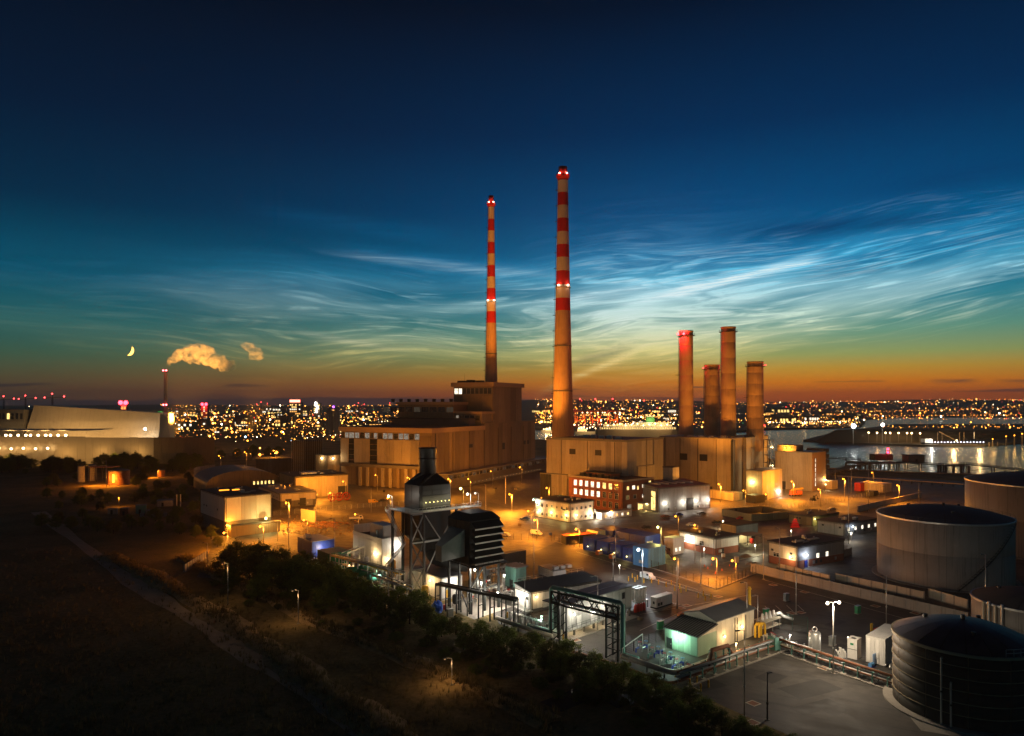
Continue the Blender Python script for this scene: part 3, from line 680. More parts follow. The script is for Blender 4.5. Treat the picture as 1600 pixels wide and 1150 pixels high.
# steel stair tower behind the switch house
o = thing('stair_tower', 'open steel stair tower beside the rightmost flue', 'stair tower', at(1203, 760, 425).xy.to_3d(), math.radians(45))
H = hgt(687, 425); mb = MB()
for a in (0, 5):
    for c in (0, 4): mb.beam((a,c,0),(a,c,H),.35)
mb.obj('frame', m_dark, o)
for i in range(7):
    z = H*(i+1)/7; MB().box(-.2,5.2,-.2,4.2,z-.1,z+.05).obj('landing', m_dark, o); stairs(o, (.5 if i%2 else 4.5, 1+2*(i%2), z-H/7), (4.5 if i%2 else .5, 1+2*(i%2), z), 1.0, m_steel)
for i in range(3): p = (2.5,-.4,6+i*11); MB().ball(p,.4,8,5).obj('lamp', lens(WARM,12), o); light(o, (2.5,-1.2,6+i*11), WARM, 3500)
# pump house to the right
b = Bld('pump_house', 'cream hall with a lit stair window and dark louvred stack behind, by the river', 'building', (1269,768), 1211, 1290, 44, 708)
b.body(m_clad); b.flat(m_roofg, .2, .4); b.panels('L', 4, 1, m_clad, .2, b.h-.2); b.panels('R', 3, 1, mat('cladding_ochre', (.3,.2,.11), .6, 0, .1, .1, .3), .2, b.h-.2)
for i in range(6): b.window('R', b.w*.22, 3+i*3.0, .9, 2.2, gl_w, m_dark, 0, off=.1)
b.part('upper_deck', MB().box(2, 12, b.d*.45, b.d-.5, b.h+.41, b.h+4.2), m_concd)
for i in range(2): b.lamp('L', b.d*.62+i*3, b.h+2.6, SODIUM, 7000, .5, -1.4)
for i in range(5): b.part('louvre', MB().box(b.w+2+.5*i, b.w+12-.4*i, 2, 14, b.h*.35+i*3.6, b.h*.35+i*3.6+2.7), m_dark)
b.part('louvre_core', MB().box(b.w+3.2, b.w+9.5, 3, 13, 0, b.h*.35+17), m_concd); b.lamp('R', b.w*.95, 6, WARM, 4000, .4); b.lamp('R', b.w*.95, 3, WARM, 0, .4)
b.door('L', b.d*.78, 4, 5, m_dark, off=.1)

# --- brick office
b = Bld('brick_office', 'three storey red brick office with rows of lit windows', 'office', (973,801), 888.6, 1021, 42, 753)
b.body(m_brick); b.part('roof', MB().box(-.25, b.w+.25, -.25, b.d+.25, b.h+.004, b.h+.35), m_roof); b.part('coping', MB().box(-.4,-.26,-.4,b.d+.4,b.h-.1,b.h+.9).box(-.25,b.w+.4,-.4,-.26,b.h-.1,b.h+.9), m_conc)
b.part('plant_room', MB().box(5, b.w*.5, b.d*.32, b.d*.8, b.h+.36, b.h+2.6), m_brick); b.part('plant_roof', MB().box(4.4, b.w*.52, b.d*.3, b.d*.82, b.h+2.604, b.h+2.9), m_roof)
for i in range(6): b.part('roof_unit', MB().box(3, 5.5, 8+i*4.2, 10.8+i*4.2, b.h+.36, b.h+1.7+.3*(i%3)), m_dark)
st = b.d/9.2
for j, row in enumerate(['00000000', 'ddd11111', 'd2211111']):
    for i in range(8):
        c = row[7-i]; c = {'0':m_glassd,'d':m_glassd,'1':gl_w,'2':gl_y}[c if True else 0]
        b.window('L', 1.9+i*st+st*.5, 1.6+j*4.7, 2.0, 2.9, {'0':m_glassd}.get(row[i], {'d':m_glassd,'1':gl_w,'2':gl_y}.get(row[i], m_glassd)), m_white, 1)
for (p, z, w, h, g) in [(.16,11,1.6,1.7,gl_y),(.34,11,2.2,1.9,gl_w),(.48,10.6,1.2,1.8,gl_y),(.64,11.2,1.0,1.7,gl_w),(.64,6.2,1.0,1.7,gl_w),(.15,6.2,2.4,2.0,m_glassd),(.38,6.2,2.2,2.0,m_glassd),(.2,1.5,3.2,2.0,gl_dim)]:
    b.window('R', b.w*p, z, w, h, g, m_white, 1)
for i in range(5): b.window('R', b.w*.87, .8+i*2.75, 1.9, 2.5, gl_y, m_cladg, 1, name='stair_window')
b.part('canopy', MB().box(b.w*.45, b.w*.8, -4.2, -.01, 3.6, 4.0), m_cladw); b.window('R', b.w*.6, .4, 6, 3.0, gl_y, m_white, 4)
light(b.o, (b.w*.62, -3, 3.0), (1,.7,.25), 3500); light(b.o, (b.w*.9, -2.2, 8), (1,.66,.2), 1200)
dress(b,1,None,False)
# grey shed beside it
b = Bld('metal_shed', 'long grey metal shed with four bright wall lamps beside the brick office', 'shed', (1029,801), 1022, 1109, 28, 763, d=20)
b.body(m_cladg); b.mono(m_roofg, 1.4); b.panels('R', 11, 1, m_cladg, .2, b.h-.2, .05, b.w-.05, .05, .08)
for i in range(5): b.part('rooflight', MB().box(4+i*5.4, 5.6+i*5.4, 5, 17, b.h+.85, b.h+1.55), m_white)
for p in (.12,.46,.72,.95): b.lamp('R', b.w*p, 4.4, WHITE, 1700, .36, .08)
b.door('R', b.w*.6, 4.4, 6.2, m_dark, off=.08)
b.window('L', 4, .8, 3.2, 9.5, gl_y, m_cladg, 1)

dress(b,2,None,False)
# --- site cabins by the brick office
b = Bld('cabin_block', 'two storey cream cabin offices with outside stairs and lit wall lamps', 'cabins', (890,817), 836.5, 927, 40, 787)
b.body(m_cream, .3); b.part('plinth', MB().box(.1,b.w-.1,.1,b.d-.1,0,.3), m_dark); b.flat(m_roof, .35, .45)
b.panels('L', 8, 2, m_cream, .4, b.h-.1, .02, b.d-.02, .05, .07); b.panels('R', 5, 2, m_cream, .4, b.h-.1, .02, b.w-.02, .05, .07)
for i in range(7):
    for j in range(2): b.window('L', b.d*(i+.5)/7, 1.4+j*b.h*.48, 1.3, 1.3, gl_w if (i,j)==(6,0) else m_glassd, m_white, 1, off=.07)
for i in range(5):
    for j in range(2): b.window('R', b.w*(i+.6)/5.4, 1.4+j*b.h*.48, 1.3, 1.3, m_glassd if (i*3+j)%4 else gl_dim, m_white, 1, off=.07)
for p in (.08,.5,.86): b.lamp('L', b.d*p, 3.4, YELL if p<.6 else WARM, 1300, .36, .07)
for p in (.25,.9): b.lamp('R', b.w*p, 3.2, WARM, 1300, .36, .07)
stairs(b.o, (-1.2, b.d+3.5, 0), (-1.2, b.d-2.0, b.h*.5), 1.2, m_galv); stairs(b.o, (b.w+4.0,-1.2,0), (b.w-1.0,-1.2,b.h*.5), 1.2, m_galv)
b.lamp('L', b.d*.93, b.h*.86, WHITE, 1500, .45, .3); b.lamp('L', b.d*1.0, b.h*.95, GREENW, 900, .35, .8)
dress(b,3); b = Bld('site_cabin', 'single storey white cabin with a row of five warm windows', 'cabin', (940,813), 932, 987, 36, 802, d=3.5)
b.body(m_cladw, .2); b.flat(m_cladg, .2, .3)
for i in range(5): b.window('R', b.w*(i+.7)/5.4, 1.1, 1.2, 1.2, (gl_o,gl_w,gl_o,gl_w,gl_y)[i], m_white, 1)
b.lamp('L', 1.8, 2.6, WHITE, 2200, .35); b.lamp('R', b.w*.28, b.h+.2, WHITE, 1500, .35)
# ------------------------------------------------------------------ left part of the site
b = Bld('plain_shed', 'tall pale windowless box building on a dark plinth beside the tree belt', 'building', (352,838), 314, 424, 40, 777)
zp = 6.0
b.body(m_cladw, zp); b.body(m_concd, 0, zp-.004, 'plinth', x0=.3, y0=.3); b.flat(m_roof, .25, .4)
b.panels('R', 3, 1, m_cladw, zp, b.h-.05, proud=.1); b.panels('L', 4, 1, m_cladw, zp, b.h-.05, proud=.1)
b.part('side_wing', MB().box(1.2, b.w+2.5, -3.2, -.12, 0, 4.2), m_brown); b.part('wing_roof', MB().box(1.0, b.w+2.8, -3.5, -.12, 4.204, 4.5), m_roofg)
b.lamp('R', .6, 4.6, SODIUM, 5000, .5, .2); b.lamp('R', b.w*.8, 6.3, YELL, 5000, .5, 3.5)
b.part('roof_light', MB().box(4, 8, b.d*.6, b.d*.6+1, b.h+.405, b.h+.8), lens(SODIUM, 3)); b.part('glowing_hatch', MB().box(9, 12, b.d*.55, b.d*.55+1, b.h+.405, b.h+.8), lens(SODIUM, 3))  # both roof boxes glow orange through their own material
dress(b,4); b = Bld('warehouse', 'ochre warehouse of four tall panels with a dark roller door', 'warehouse', (461,779), 437, 544, 33, 746)
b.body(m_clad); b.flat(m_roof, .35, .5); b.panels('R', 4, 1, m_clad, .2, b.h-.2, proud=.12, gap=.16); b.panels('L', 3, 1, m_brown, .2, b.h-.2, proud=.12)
b.door('R', b.w*.885, b.w*.16, 5.5, m_dark, off=.12); b.part('roof_plant', MB().box(6, 15, 8, 12, b.h+.505, b.h+1.8), m_galv)
light(b.o, (b.w*.3, -14, 9), SODIUM, 20000, .5)
dress(b,5); b = Bld('store_building', 'long low cream store with doors in front of the ochre warehouse', 'building', (438,793), 404, 494, 33, 772)
b.body(m_cream, 3.2); b.body(m_concd, 0, 3.196, 'plinth', x0=.1, y0=.1); b.flat(m_roofg, .4, .35)
b.panels('R', 6, 1, m_cream, 3.3, b.h-.1)
for p in (.22, .62): b.door('R', b.w*p, 3.0, 4.2, m_dark, off=.12)
b.door('R', b.w*.8, 3.6, 3.4, m_cladg, off=.12)
dress(b,6)
# arched hall with a row of small lit windows
P0 = G(398, 768); o = thing('arched_hall', 'arched roof hall with six small lit windows in a row', 'hall', (P0.x, P0.y, 0), math.radians(33))
mb = MB(); L_, Wd = 46, 44; n = 16
prof = [(-Wd/2*math.cos(math.pi*i/n), 5+8.5*math.sin(math.pi*i/n)**.9) for i in range(n+1)]
for i in range(n):
    (x0,z0), (x1,z1) = prof[i], prof[i+1]; mb.add([(x0-6,0,z0),(x1-6,0,z1),(x1-6,L_,z1),(x0-6,L_,z0)], [(0,1,2,3)])
mb.obj('roof', m_roofg, o); mb = MB(); mb.add([(x-6,0,z) for x,z in prof]+[(Wd/2-6,0,0),(-Wd/2-6,0,0)], [tuple(range(n+2,-1,-1))]).obj('front_wall', m_brown, o)
mb = MB(); mb.box(-Wd/2-6, -Wd/2-5.6, 0, L_, 0, 5.2).obj('side_wall', m_brown, o); MB().box(Wd/2-6.4, Wd/2-6, 0, L_, 0, 5.2).obj('side_wall', m_brown, o)
for i in range(17):
    x, z = prof[i] if i < 17 else prof[-1]; MB().box(x-6-.15, x-6+.15, -.25, .1, z-.4, z+.35).obj('arch_rib', m_conc, o)
for i in range(6): f = MB().box(-1+i*2.3, .2+i*2.3, -.12, -.004, 4.2, 6.4).obj('window', m_dark, o); MB().box(-.9+i*2.3, .1+i*2.3, -.16, -.121, 4.3, 6.3).obj('pane', gl_y, f)
# curved screen wall
o = thing('curved_wall', 'curved concrete screen wall with one orange lit edge, left of the arched hall', 'wall', (0,0,0))
c = G(322, 756); Rw = 34
for i in range(13):
    a0, a1 = math.radians(150+i*9), math.radians(158.4+i*9); pts = [(c.x+Rw*math.cos(a)+18, c.y+Rw*math.sin(a)+24) for a in (a0, a1)] + [(c.x+(Rw-.6)*math.cos(a)+18, c.y+(Rw-.6)*math.sin(a)+24) for a in (a1, a0)]
    MB().prism(pts, 0, 9.5+.02*(i%2)).obj('panel', m_conc, o)
# orange lit silos and tank among the trees
def silo(pxc, pyb, wpx, hm, label, roofcone=.8, m=None):
    p = G(pxc, pyb); r = wpx/2*p.y/FOC; o = thing('silo', label, 'silo', p)
    n = 6
    for i in range(n): MB().lathe([(r, hm*i/n), (r, hm*(i+1)/n-.08), (r-.07, hm*(i+1)/n-.07), (r-.07, hm*(i+1)/n)], 24).obj('shell_ring', m or m_cream, o, smooth=True)
    MB().lathe([(r+.15, hm), (r+.15, hm+.2), (.3, hm+roofcone), (.01, hm+roofcone)], 24).obj('roof', m_roofg, o)
    MB().beam((-r*.4,-r*.98,0),(-r*.4,-r*.98,hm),.3).obj('pipe', m_steel, o)
    return o, p, r
silo(127, 753, 10, 11, 'narrow orange lit silo, left of the two beside the grove'); silo(144, 751, 11, 11, 'narrow orange lit silo, right of the two beside the grove')
so, sp_, sr = silo(186, 757, 30, 9.5, 'wide round tank with a glowing orange wall lamp', 1.5, m_rust)
l = MB().box(-.5,.5,-sr-.5,-sr-.05,2,7.5).obj('lamp', lens(SODIUM, 7), so); light(so, (0,-sr-3,6), SODIUM, 9000); light(so, (-sr-5,-sr-2,5), SODIUM, 6000)
so, sp_, sr = silo(252, 745, 11, 5, 'small orange lit tank by the end of the curved wall', .6, m_rust); light(so, (-3,-sr-4,4), SODIUM, 4000)
o = thing('shelter', 'flat roofed open shelter behind the orange lit silos', 'shelter', G(162, 752))
MB().box(-9,9,-4,4,10,10.5).obj('roof', m_rust, o)
for a in (-8,-3,3,8): MB().beam((a,-3.5,0),(a,-3.5,10),.4).obj('post', m_dark, o); MB().beam((a,3.5,0),(a,3.5,10),.4).obj('post', m_dark, o)
# little substation on the dark left
for (p, q, wpx_, hm, lab, mm) in [((187,806),6,12,3.4,'small reddish kiosk below the lone orange lamp', m_rust), ((212,803),8,14,4.0,'greenish square kiosk in the dark substation', m_teal), ((245,792),10,22,3.0,'low pale kiosk near the twin pale pipes', m_conc), ((168,804),6,13,2.6,'low rounded cover at the dark substation edge', m_conc)]:
    P1 = G(*p); w = wpx_*P1.y/FOC; o = thing('kiosk', lab, 'kiosk', P1, math.radians(20)); MB().box(0,w,0,w*.7,0,hm).obj('wall', mm, o); MB().box(-.2,w+.2,-.2,w*.7+.2,hm+.003,hm+.25).obj('roof', m_roofg, o); MB().box(w*.3,w*.3+1,-.06,-.003,.1,2.1).obj('door', m_dark, o)
for i, (a, lab) in enumerate(((276,'left of two thin pale vent pipes in the substation'),(282,'right of two thin pale vent pipes in the substation'))):
    p = G(a, 793); o = thing('vent_pipe', lab, 'pipe', p); MB().cyl((0,0,0),(0,0,6.5),.28,.28,10).obj('shaft', m_cream, o); MB().cyl((0,0,6.5),(0,0,6.9),.4,.3,10).obj('cowl', m_cream, o)
p = G(186, 792); o = thing('lamp_post', 'short lamp post with a small orange lamp in the dark substation', 'lamp post', p); MB().cyl((0,0,0),(0,0,5),.12,.08,8).obj('pole', m_steel, o); MB().box(-.5,.5,-.4,.2,5.0,5.25).obj('head', m_dark, o); MB().ball((0,-.2,4.85),.35).obj('lens', lens(SODIUM,6), o); light(o, (0,-.4,4.3), SODIUM, 900)
for i in range(5):
    p = G(222+i*9, 808-(i%2)*5); o = thing('transformer', ['leftmost','second','middle','fourth','rightmost'][i]+' of five small transformers in the dark substation', 'transformer', p, .3, 'substation transformers')
    MB().box(-.9,.9,-.6,.6,.2,2.0).obj('tank', m_steel, o); MB().box(-1.1,-.92,-.5,.5,.4,1.8).obj('radiator', m_dark, o); MB().box(.92,1.1,-.5,.5,.4,1.8).obj('radiator', m_dark, o)
    for k in (-.5,0,.5): MB().cyl((k,0,2.0),(k,0,2.9),.09,.06,6).obj('bushing', m_conc, o)
# scaffolded block and darker sheds left of the station hall
b = Bld('scaffolded_block', 'dark block wrapped in scaffolding left of the station hall', 'building', (476,748), 461, 503, 50, 690, d=15)
b.body(m_concd); b.flat(m_roof)
for i in range(9):
    b.part('scaffold_pole', MB().beam((b.w*i/8,-1.2,0),(b.w*i/8,-1.2,b.h+1),.16), m_galv)
    if i < 7: b.part('scaffold_pole', MB().beam((-1.2,b.d*i/6,0),(-1.2,b.d*i/6,b.h+1),.16), m_galv)
for j in range(9): z = b.h*(j+.6)/9; b.part('scaffold_deck', MB().box(-.2,b.w,-1.9,-.6,z,z+.14), m_wood); b.part('scaffold_deck', MB().box(-1.9,-.6,0,b.d,z,z+.14), m_wood)
b = Bld('dark_shed', 'unlit low shed between the scaffolding and the station hall', 'shed', (512,757), 500, 532, 50, 712, d=14)
b.body(m_brown); b.flat(m_roof); b.panels('R', 6, 1, m_brown, .2, b.h-.2); b.panels('L', 3, 1, m_brown, .2, b.h-.2)
for q, (pz) in enumerate((524,530)): pass
b.lamp('L', 6, b.h*.9, WARM, 2500, .7); b.lamp('R', 4, b.h*.9, WARM, 2500, .7)
b = Bld('low_roof_store', 'wide flat dark store between the arched hall and the city lights', 'building', (400,742), 345, 462, 20, 718, d=30)
b.body(m_concd); b.flat(m_roof)
b.panels('R', 10, 1, m_concd, .2, b.h-.2)
# yard clutter: cable drums, wall blocks, pipes, vehicles
for i, (a, c, lab) in enumerate(((519,783,'red cable drum, left of three standing by the warehouse'),(530,782,'red cable drum, middle of three standing by the warehouse'),(541,781,'red cable drum, right of three standing by the warehouse'))):
    p = G(a, c); o = thing('cable_drum', lab, 'cable drum', p, math.radians(20), 'cable drums by the warehouse'); r = 2.1
    for k in (-.8, .8):
        mb = MB(); n = 20
        for j in range(n):
            t0, t1 = 2*math.pi*j/n, 2*math.pi*(j+1)/n; mb.beam((r*math.cos(t0),k,r+.05+r*math.sin(t0)),(r*math.cos(t1),k,r+.05+r*math.sin(t1)),.22)
        mb.obj('rim', m_redp, o)
        for j in range(4): t = math.pi*j/4+.3; MB().beam((-r*math.cos(t),k,r+.05-r*math.sin(t)),(r*math.cos(t),k,r+.05+r*math.sin(t)),.18).obj('spoke', m_redp, o)
    MB().cyl((0,-.8,r+.05),(0,.8,r+.05),.8,.8,14).obj('core', m_dark, o)
def car(pxp, pyp, rz, m, label, kind='car'):
    p = G(pxp, pyp); o = thing('parked_car', label, 'car', p, rz); L_ = 4.4; 
    prof = {'car':[(-2.2,.35),(-2.2,.85),(-1.9,.95),(-1.3,1.0),(-.8,1.45),(.8,1.48),(1.6,1.0),(2.15,.9),(2.2,.35)], 'van':[(-2.5,.4),(-2.5,1.9),(-2.3,2.05),(1.1,2.05),(1.6,1.25),(2.4,1.05),(2.5,.4)]}[kind]
    def side(y, s=1): return [(x, y, z) for x, z in prof]
    n = len(prof); mb = MB(); mb.add(side(-.85)+side(.85), [tuple(range(n)), tuple(range(2*n-1,n-1,-1))]+[(i,n+i,n+(i+1)%n,(i+1)%n) for i in range(n)]); mb.obj('body', m, o)
    zc = 1.02 if kind=='car' else 1.3; zt_ = 1.4 if kind=='car' else 1.9
    for y in (-.862,.862): MB().box(-.9 if kind=='car' else .2, .9, min(y,y*.99), max(y,y*.99), zc, zt_).obj('side_window', m_glassd, o)
    for x in (-1.35,1.35):
        for y in (-.8,.8): w = MB().cyl((x,y-.12,.34),(x,y+.12,.34),.34,.34,12).obj('wheel', m_black, o); MB().cyl((x,y-.13,.34),(x,y+.13,.34),.18,.18,8).obj('hub', m_galv, w)
    for y in (-.6,.6): MB().box(2.16 if kind=='car' else 2.42, 2.26 if kind=='car' else 2.52, y-.18,y+.18,.65,.8).obj('headlight', m_white, o)
    return o
car(583,786,.5,m_yel,'yellow van parked left of two dark cars in the yard','van'); car(597,784,.6,m_black,'black car parked between the yellow van and the silver car'); car(607,781,.6,m_steel,'silver car parked at the right end of the yard row')
car(1010,826,.5,m_black,'dark car parked behind the blue container units'); car(873,769.5,.4,m_dark,'dark car on the orange road by the pale door bays'); car(1096,804,.3,m_steel,'silver car parked under the metal shed lamps'); car(1060,806,.2,m_blue,'blue car parked by the metal shed'); car(1040,809,.2,m_rust,'brown car parked at the near end of the metal shed')
p = G(557,813); o = thing('flatbed_truck', 'white flatbed truck standing alone in the sodium lit yard', 'truck', p, math.radians(15))
MB().box(-3.4,1.0,-1.1,1.1,.9,1.1).obj('bed', m_white, o); MB().box(-3.4,1.0,-1.12,-1.06,1.1,1.5).obj('side_board', m_white, o); MB().box(-3.4,1.0,1.06,1.12,1.1,1.5).obj('side_board', m_white, o)
mb = MB().add([(1.2,-1.05,.6),(3.1,-1.05,.6),(3.1,-1.05,1.4),(2.6,-1.05,2.3),(1.2,-1.05,2.3),(1.2,1.05,.6),(3.1,1.05,.6),(3.1,1.05,1.4),(2.6,1.05,2.3),(1.2,1.05,2.3)], [(0,1,2,3,4),(9,8,7,6,5),(0,5,6,1),(1,6,7,2),(2,7,8,3),(3,8,9,4),(4,9,5,0)]); mb.obj('cab', m_white, o)
MB().add([(3.12,-.9,1.42),(3.12,.9,1.42),(2.64,.9,2.25),(2.64,-.9,2.25)],[(0,1,2,3)]).obj('windscreen', m_glassd, o); MB().box(1.5,2.3,-1.07,-1.055,1.5,2.1).obj('side_window', m_glassd, o)
for x in (-2.4,2.3):
    for y in (-1,1): MB().cyl((x,y-.14,.45),(x,y+.14,.45),.45,.45,12).obj('wheel', m_black, o)
MB().box(-3.3,2.9,-.4,.4,.5,.88).obj('chassis', m_dark, o)
p = G(470,812); o = thing('block_wall', 'bright yellow lit free standing concrete wall in the yard', 'wall', p, math.radians(-42))
for i in range(3): MB().box(i*4,i*4+3.95,0,.4,0,5.2).obj('panel', m_cream, o)
for i in range(9):
    a = G(480+i*4.5, 822-(i%3)*3.2); o = thing('steel_pipe', 'loose steel pipe lying in the orange lit pipe yard', 'pipe', (a.x,a.y,0), math.radians(-38+i%3*4), 'loose pipes in the yard')
    MB().cyl((0,0,.25),(11-i%4,0,.25),.22,.22,8).obj('tube', m_rust, o); MB().lathe([(.16,0),(.3,0),(.3,.08),(.16,.08)],10).obj('flange', m_galv, o, (0,0,.25)).rotation_euler = (0, math.pi/2, 0)
rr = random.Random(4); mb = MB()
for i in range(420):
    a = G(rr.uniform(438,560), rr.uniform(806,836)); s = rr.uniform(.15,.7); q = [Vector((rr.uniform(-1,1),rr.uniform(-1,1),rr.uniform(-.3,1)))*s for _ in range(6)]
    a.z = .15; mb.add([a+v for v in q], [(0,1,2),(0,2,3),(0,3,4),(1,2,5),(2,3,5),(3,4,5)])
o = stuff(mb.obj('rubble', m_rubble)); tag(o, 'heaps of broken rubble and offcuts in the orange lit yard', 'rubble')
for i,(a,c,w,m,lab) in enumerate([(606,757,3.2,m_blue,'small blue skip near the foot of the black stack'),(590,757,5,m_cream,'pale box container left of the small blue skip'),(560,756,6,m_conc,'long dim container on the lit strip behind the cable drums')]):
    p = G(a,c); o = thing('skip_container', lab, 'container', p, math.radians(15)); MB().box(0,w*1.6,0,2.4,.1,2.7).obj('shell', m, o); MB().box(w*.5,w*.5+.1,-.08,-.003,.2,2.6).obj('rib', m_dark, o); MB().box(w*1.1,w*1.1+.1,-.08,-.003,.2,2.6).obj('rib', m_dark, o)

# ------------------------------------------------------------------ the gas turbine: black stack, filter house, steelwork
NEAR = 40
def frame3(B_, name, pts_pairs, w, m): 
    mb = MB()
    for a, c in pts_pairs: mb.beam(a, c, w)
    return B_.part(name, mb, m)
b = Bld('exhaust_stack', 'black exhaust stack and casing on tall steel legs with a railed platform', 'stack', (656,926), 632, 704, NEAR, 747)
zc0, zc1, zpl = 15.5, hgt(757, 206), hgt(797, 203)
W_, D_ = b.w, b.d; cxs, cys = W_*.5, D_*.5
b.part('casing', MB().box(0, W_, 0, D_, zc0, zc1), m_black)
b.panels('R', 3, 2, m_dark, zpl+4.2, zc1-.1, .8, W_-.1, .12, .1); b.panels('R', 1, 1, mat('olive_panel', (.05,.05,.036), .5, .1, .2, .3), zpl+.2, zpl+4.0, .8, W_-.1, .1, .1)
b.panels('L', 2, 3, m_black, zc0+.3, zc1-.1, .1, D_-.1, .12, .1)
rs = 27/2*212/FOC; zt0, zt1 = zc1+3.2, hgt(700, 212)
vs = [(0,0,zc1+.003),(W_,0,zc1+.003),(W_,D_,zc1+.003),(0,D_,zc1+.003)]; n = 16
ring = [(cxs+rs*math.cos(math.radians(225)+2*math.pi*i/n), cys+rs*math.sin(math.radians(225)+2*math.pi*i/n), zt0) for i in range(n)]
fs = []
for k in range(4):
    c0 = k; seg_ = [4+(k*4+i)%n for i in range(5)]
    for i in range(4): fs.append((c0, seg_[i+1], seg_[i]) if False else (c0, seg_[i], seg_[i+1]))
    fs.append((c0, seg_[4], (k+1)%4))
b.part('hood', MB().add(vs+ring, fs), m_black)
b.part('flue', MB().lathe([(rs,zt0-.2),(rs,zt1),(rs+.12,zt1),(rs+.12,zt1+.35),(rs-.5,zt1+.35),(rs-.5,zt1-4)],28,(cxs,cys,0)), m_black, True)
b.part('flue_joint', MB().lathe([(rs,zt0+4),(rs+.12,zt0+4.05),(rs+.12,zt0+4.25),(rs,zt0+4.3)],28,(cxs,cys,0)), m_dark)
b.part('hopper', MB().add([(0,0,zc0-.003),(W_,0,zc0-.003),(W_,D_,zc0-.003),(0,D_,zc0-.003),(cxs-1.5,cys-1.5,zc0-5),(cxs+1.5,cys-1.5,zc0-5),(cxs+1.5,cys+1.5,zc0-5),(cxs-1.5,cys+1.5,zc0-5)],[(0,1,5,4),(1,2,6,5),(2,3,7,6),(3,0,4,7),(4,5,6,7)]), m_black)
b.part('duct', MB().tube([(cxs,cys,zc0-4.5),(cxs+1,cys-2,zc0-7),(cxs+5,cys-6,zc0-9),(cxs+9,cys-7,zc0-9.5)],1.7,14), m_dark, True)
# platform deck, rail, lamps
xp1 = W_+9; deck = MB().box(-5,xp1,-3.2,-.12,zpl-.25,zpl).box(-5,-.12,-.12,D_+1,zpl-.25,zpl); b.part('platform', deck, m_galv)
mb = MB(); handrail(mb, [(-5,D_+1,zpl),(-5,-3.2,zpl),(xp1,-3.2,zpl),(xp1,-.2,zpl)], 1.1, .07, 1.3); stuff(b.part('handrail', mb, m_galv))
for i in range(7): q = (1.6+i*1.35,-.75,zpl+2.2); b.part('platform_lamp', MB().ball(q,.13,6,5), lens(YELL,7)); 
for x in (2.5, 6.5, 10): light(b.o, (x,-2.2,zpl+1.8), (1,.86,.55), 170, .2)
light(b.o, (W_+4,-1.8,zpl+2.0), WHITE, 350, .2)
for k,(x,y) in enumerate(((-4.2,D_),(W_+5.5,-2.6),(xp1-.6,-2.6))):
    b.part('lamp_arm', MB().tube([(x,y,zpl),(x,y,zpl+3.6),(x-.5,y,zpl+3.9),(x-1.1,y,zpl+3.9)],.08,6), m_galv); b.part('arm_lens', MB().ball((x-1.2,y,zpl+3.75),.32), lens(WHITE,12 if k<2 else 2)); light(b.o,(x-1.2,y-.2,zpl+3.2),WHITE,900 if k<2 else 150,.3)
# legs and bracing
legs = [(-4.6,-2.6),(-.3,-2.6),(-4.6,D_-1),(W_+.2,-2.6),(W_+.2,D_-.6),(-.3,D_+.4)]
for x,y in legs: b.part('leg', MB().beam((x,y,0),(x,y,zpl-.26),.62), m_dark)
def brace(p, q, w=.28): b.part('brace', MB().beam(p, q, w), m_steel if p[2] > 12 else m_dark)
for z0,z1 in ((0,7.5),(7.5,15),(15,zpl-.6)):
    brace((-4.6,-2.6,z0),(-.3,-2.6,z1)); brace((-.3,-2.6,z0),(-4.6,-2.6,z1)); brace((-4.6,-2.6,z1),(-.3,-2.6,z1),.35)
for z0,z1 in ((15,zpl-.6),): brace((-.3,-2.7,z1),(W_*.5,-2.7,z0)); brace((W_*.5,-2.7,z0),(W_+.2,-2.7,z1)); brace((-.3,-2.7,z0),(W_+.2,-2.7,z0),.5)
for z0,z1 in ((3,12),): brace((W_*.5,-2.7,15),(-.3,-2.7,5)); brace((W_*.5,-2.7,15),(W_+.2,-2.7,6))
stairs(b.o, (-6.5,-2,0),(-6.5,D_-1,7.5),1.1,m_galv); stairs(b.o,(-6.5,D_-1,7.5),(-6.5,-2,15),1.1,m_galv); stairs(b.o,(-6.5,-2,15),(-6.5,D_-1,zpl),1.1,m_galv)
b = Bld('filter_house', 'dark intake filter house with six slanting louvre hoods on steel legs', 'filter house', (734,960), 700, 781, NEAR, 806)
zf0 = hgt(882, 182); W_, D_ = b.w, b.d
b.part('casing', MB().box(0,W_,0,D_,zf0,b.h-1.5), m_black)
b.part('roof', MB().add([(-.2,-.2,b.h-1.497),(W_+.2,-.2,b.h-1.497),(W_+.2,D_+.2,b.h-1.497),(-.2,D_+.2,b.h-1.497),(1.5,1.5,b.h+.2),(W_-1.5,1.5,b.h+.2),(W_-1.5,D_-1.5,b.h+.2),(1.5,D_-1.5,b.h+.2)],[(0,1,5,4),(1,2,6,5),(2,3,7,6),(3,0,4,7),(4,5,6,7)]), m_dark)
b.panels('L', 5, 3, m_black, zf0+.2, b.h-1.6, .1, D_-.1, .1, .1)
nl = 6; hz_ = (b.h-2.0-zf0)/nl
